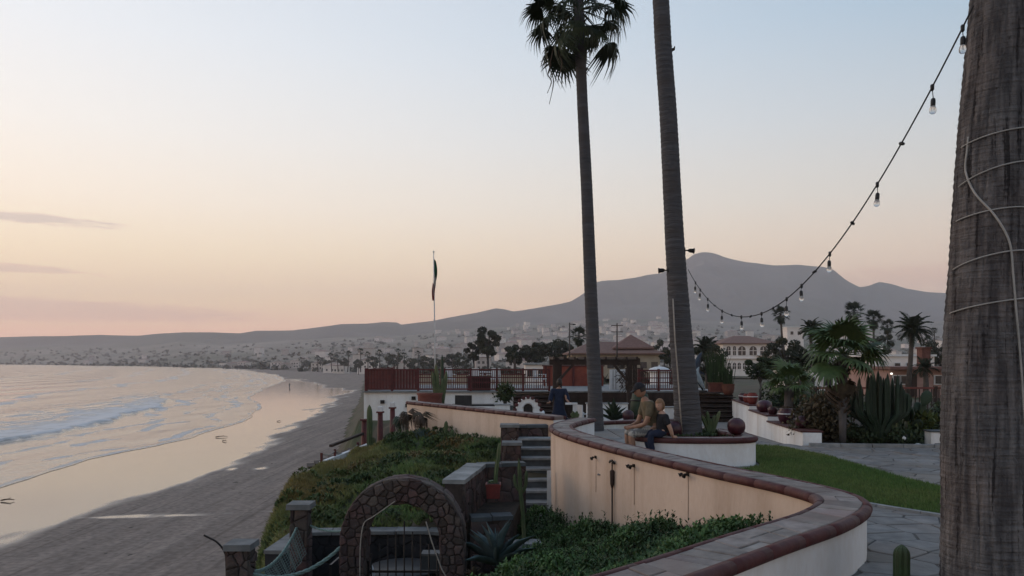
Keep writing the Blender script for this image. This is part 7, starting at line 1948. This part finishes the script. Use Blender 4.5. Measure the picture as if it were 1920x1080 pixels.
# --- woman standing by the pergola
wp = at(1048, 775, 22.0); wp.z = gz(wp.x, 22.0) + .03
wom = empty('person', wp, 'person in long navy dress standing by the pergola post', 'person')
body = [[(V3((0, 0, .88)), (.14, .11)), (V3((0, 0, 1.08)), (.115, .09)), (V3((0, 0, 1.26)), (.14, .1)), (V3((0, 0, 1.37)), (.075, .06)), (V3((.01, 0, 1.43)), (.042, .042))]]
for s in (-1, 1): body.append([0, (V3((s * .08, 0, .82)), .085), (V3((s * .09, 0, .46)), .055), (V3((s * .09, 0, .28)), .05), (V3((s * .09, 0, .08)), .034), (V3((s * .09, -.1, .03)), .028)])
for s, e_ in ((-1, (-.23, -.02, 1.05)), (1, (.22, -.1, 1.05))): body.append([2, (V3((s * .17, 0, 1.31)), .05), (V3(e_), .036), (V3((e_[0] + .06 * s, e_[1] - .16, .96)), .028), (V3((e_[0] + .1 * s, e_[1] - .22, .96)), .022)])
ch_ = [list(c) for c in body]
hand(ch_, V3((.32, -.32, .96)), (.4, -.8, 0), (0, 0, 1), 5 + 10 + 7); hand(ch_, V3((-.33, -.24, .96)), (-.4, -.8, 0), (0, 0, 1), 5 + 10 + 3)
skin_mesh('body', ch_, 'skin', wom)
skin_mesh('dress', [[(V3((0, 0, .9)), (.17, .14)), (V3((0, 0, 1.08)), (.135, .11)), (V3((0, 0, 1.26)), (.158, .118)), (V3((0, 0, 1.36)), (.08, .065))], [0, (V3((0, 0, .6)), (.27, .2)), (V3((0, 0, .3)), (.31, .22)), (V3((0, 0, .14)), (.33, .23))]] + [[2, (V3((s * .18, 0, 1.31)), .085), (V3((s * .24, -.03, 1.08)), .085), (V3((s * .27, -.14, .99)), .07)] for s in (-1, 1)], 'navy', wom)
head(wom, V3((.015, 0, 1.545)), .095, 1.3, .15, 'dark_hair', 'skin', None, True)
tw_ = empty('pale_towel', wp + Vector((.33, -.45, .93)), 'pale folded towel held by the person in navy', 'towel'); MB().box((0, 0, .02), (.34, .16, .05)).build('fold', 'white_paint', tw_); MB().box((.1, -.02, -.12), (.12, .05, .26)).build('hanging_end', 'white_paint', tw_)
# tiny walker on the far sand
q = on(543, 727, SEA); wk = empty('person', q, 'tiny distant person walking on the wet sand', 'person')
skin_mesh('body', [[(V3((0, 0, .9)), .15), (V3((0, 0, 1.35)), .17), (V3((0, 0, 1.5)), .07), (V3((0, 0, 1.65)), .11)], [0, (V3((-.1, .1, .45)), .08), (V3((-.14, .2, .03)), .06)], [0, (V3((.1, -.1, .45)), .08), (V3((.12, -.2, .03)), .06)], [1, (V3((-.25, 0, 1.1)), .05), (V3((-.25, -.1, .85)), .04)], [1, (V3((.25, 0, 1.1)), .05), (V3((.25, .1, .85)), .04)]], 'navy', wk, 1)
# ------------------------------------------------------------------ evening haze
mb = MB().box((-500, 2800, 275), (13000, 6400, 570))
mb.v = [(x, y, (z if z > 0 else -10.6)) for x, y, z in mb.v]
m = bpy.data.materials.new('haze'); m.use_nodes = True; N, L = m.node_tree.nodes, m.node_tree.links
N.remove(N['Principled BSDF'])
pv = N.new('ShaderNodeVolumePrincipled'); pv.inputs['Color'].default_value = (1.0, .935, .945, 1); pv.inputs['Density'].default_value = 1.9e-4; pv.inputs['Anisotropy'].default_value = .35
L.new(pv.outputs[0], N['Material Output'].inputs['Volume'])
MATS['haze'] = m
tag(mb.build('haze', m), 'pale evening haze hanging over the whole bay', 'haze', kind='stuff')
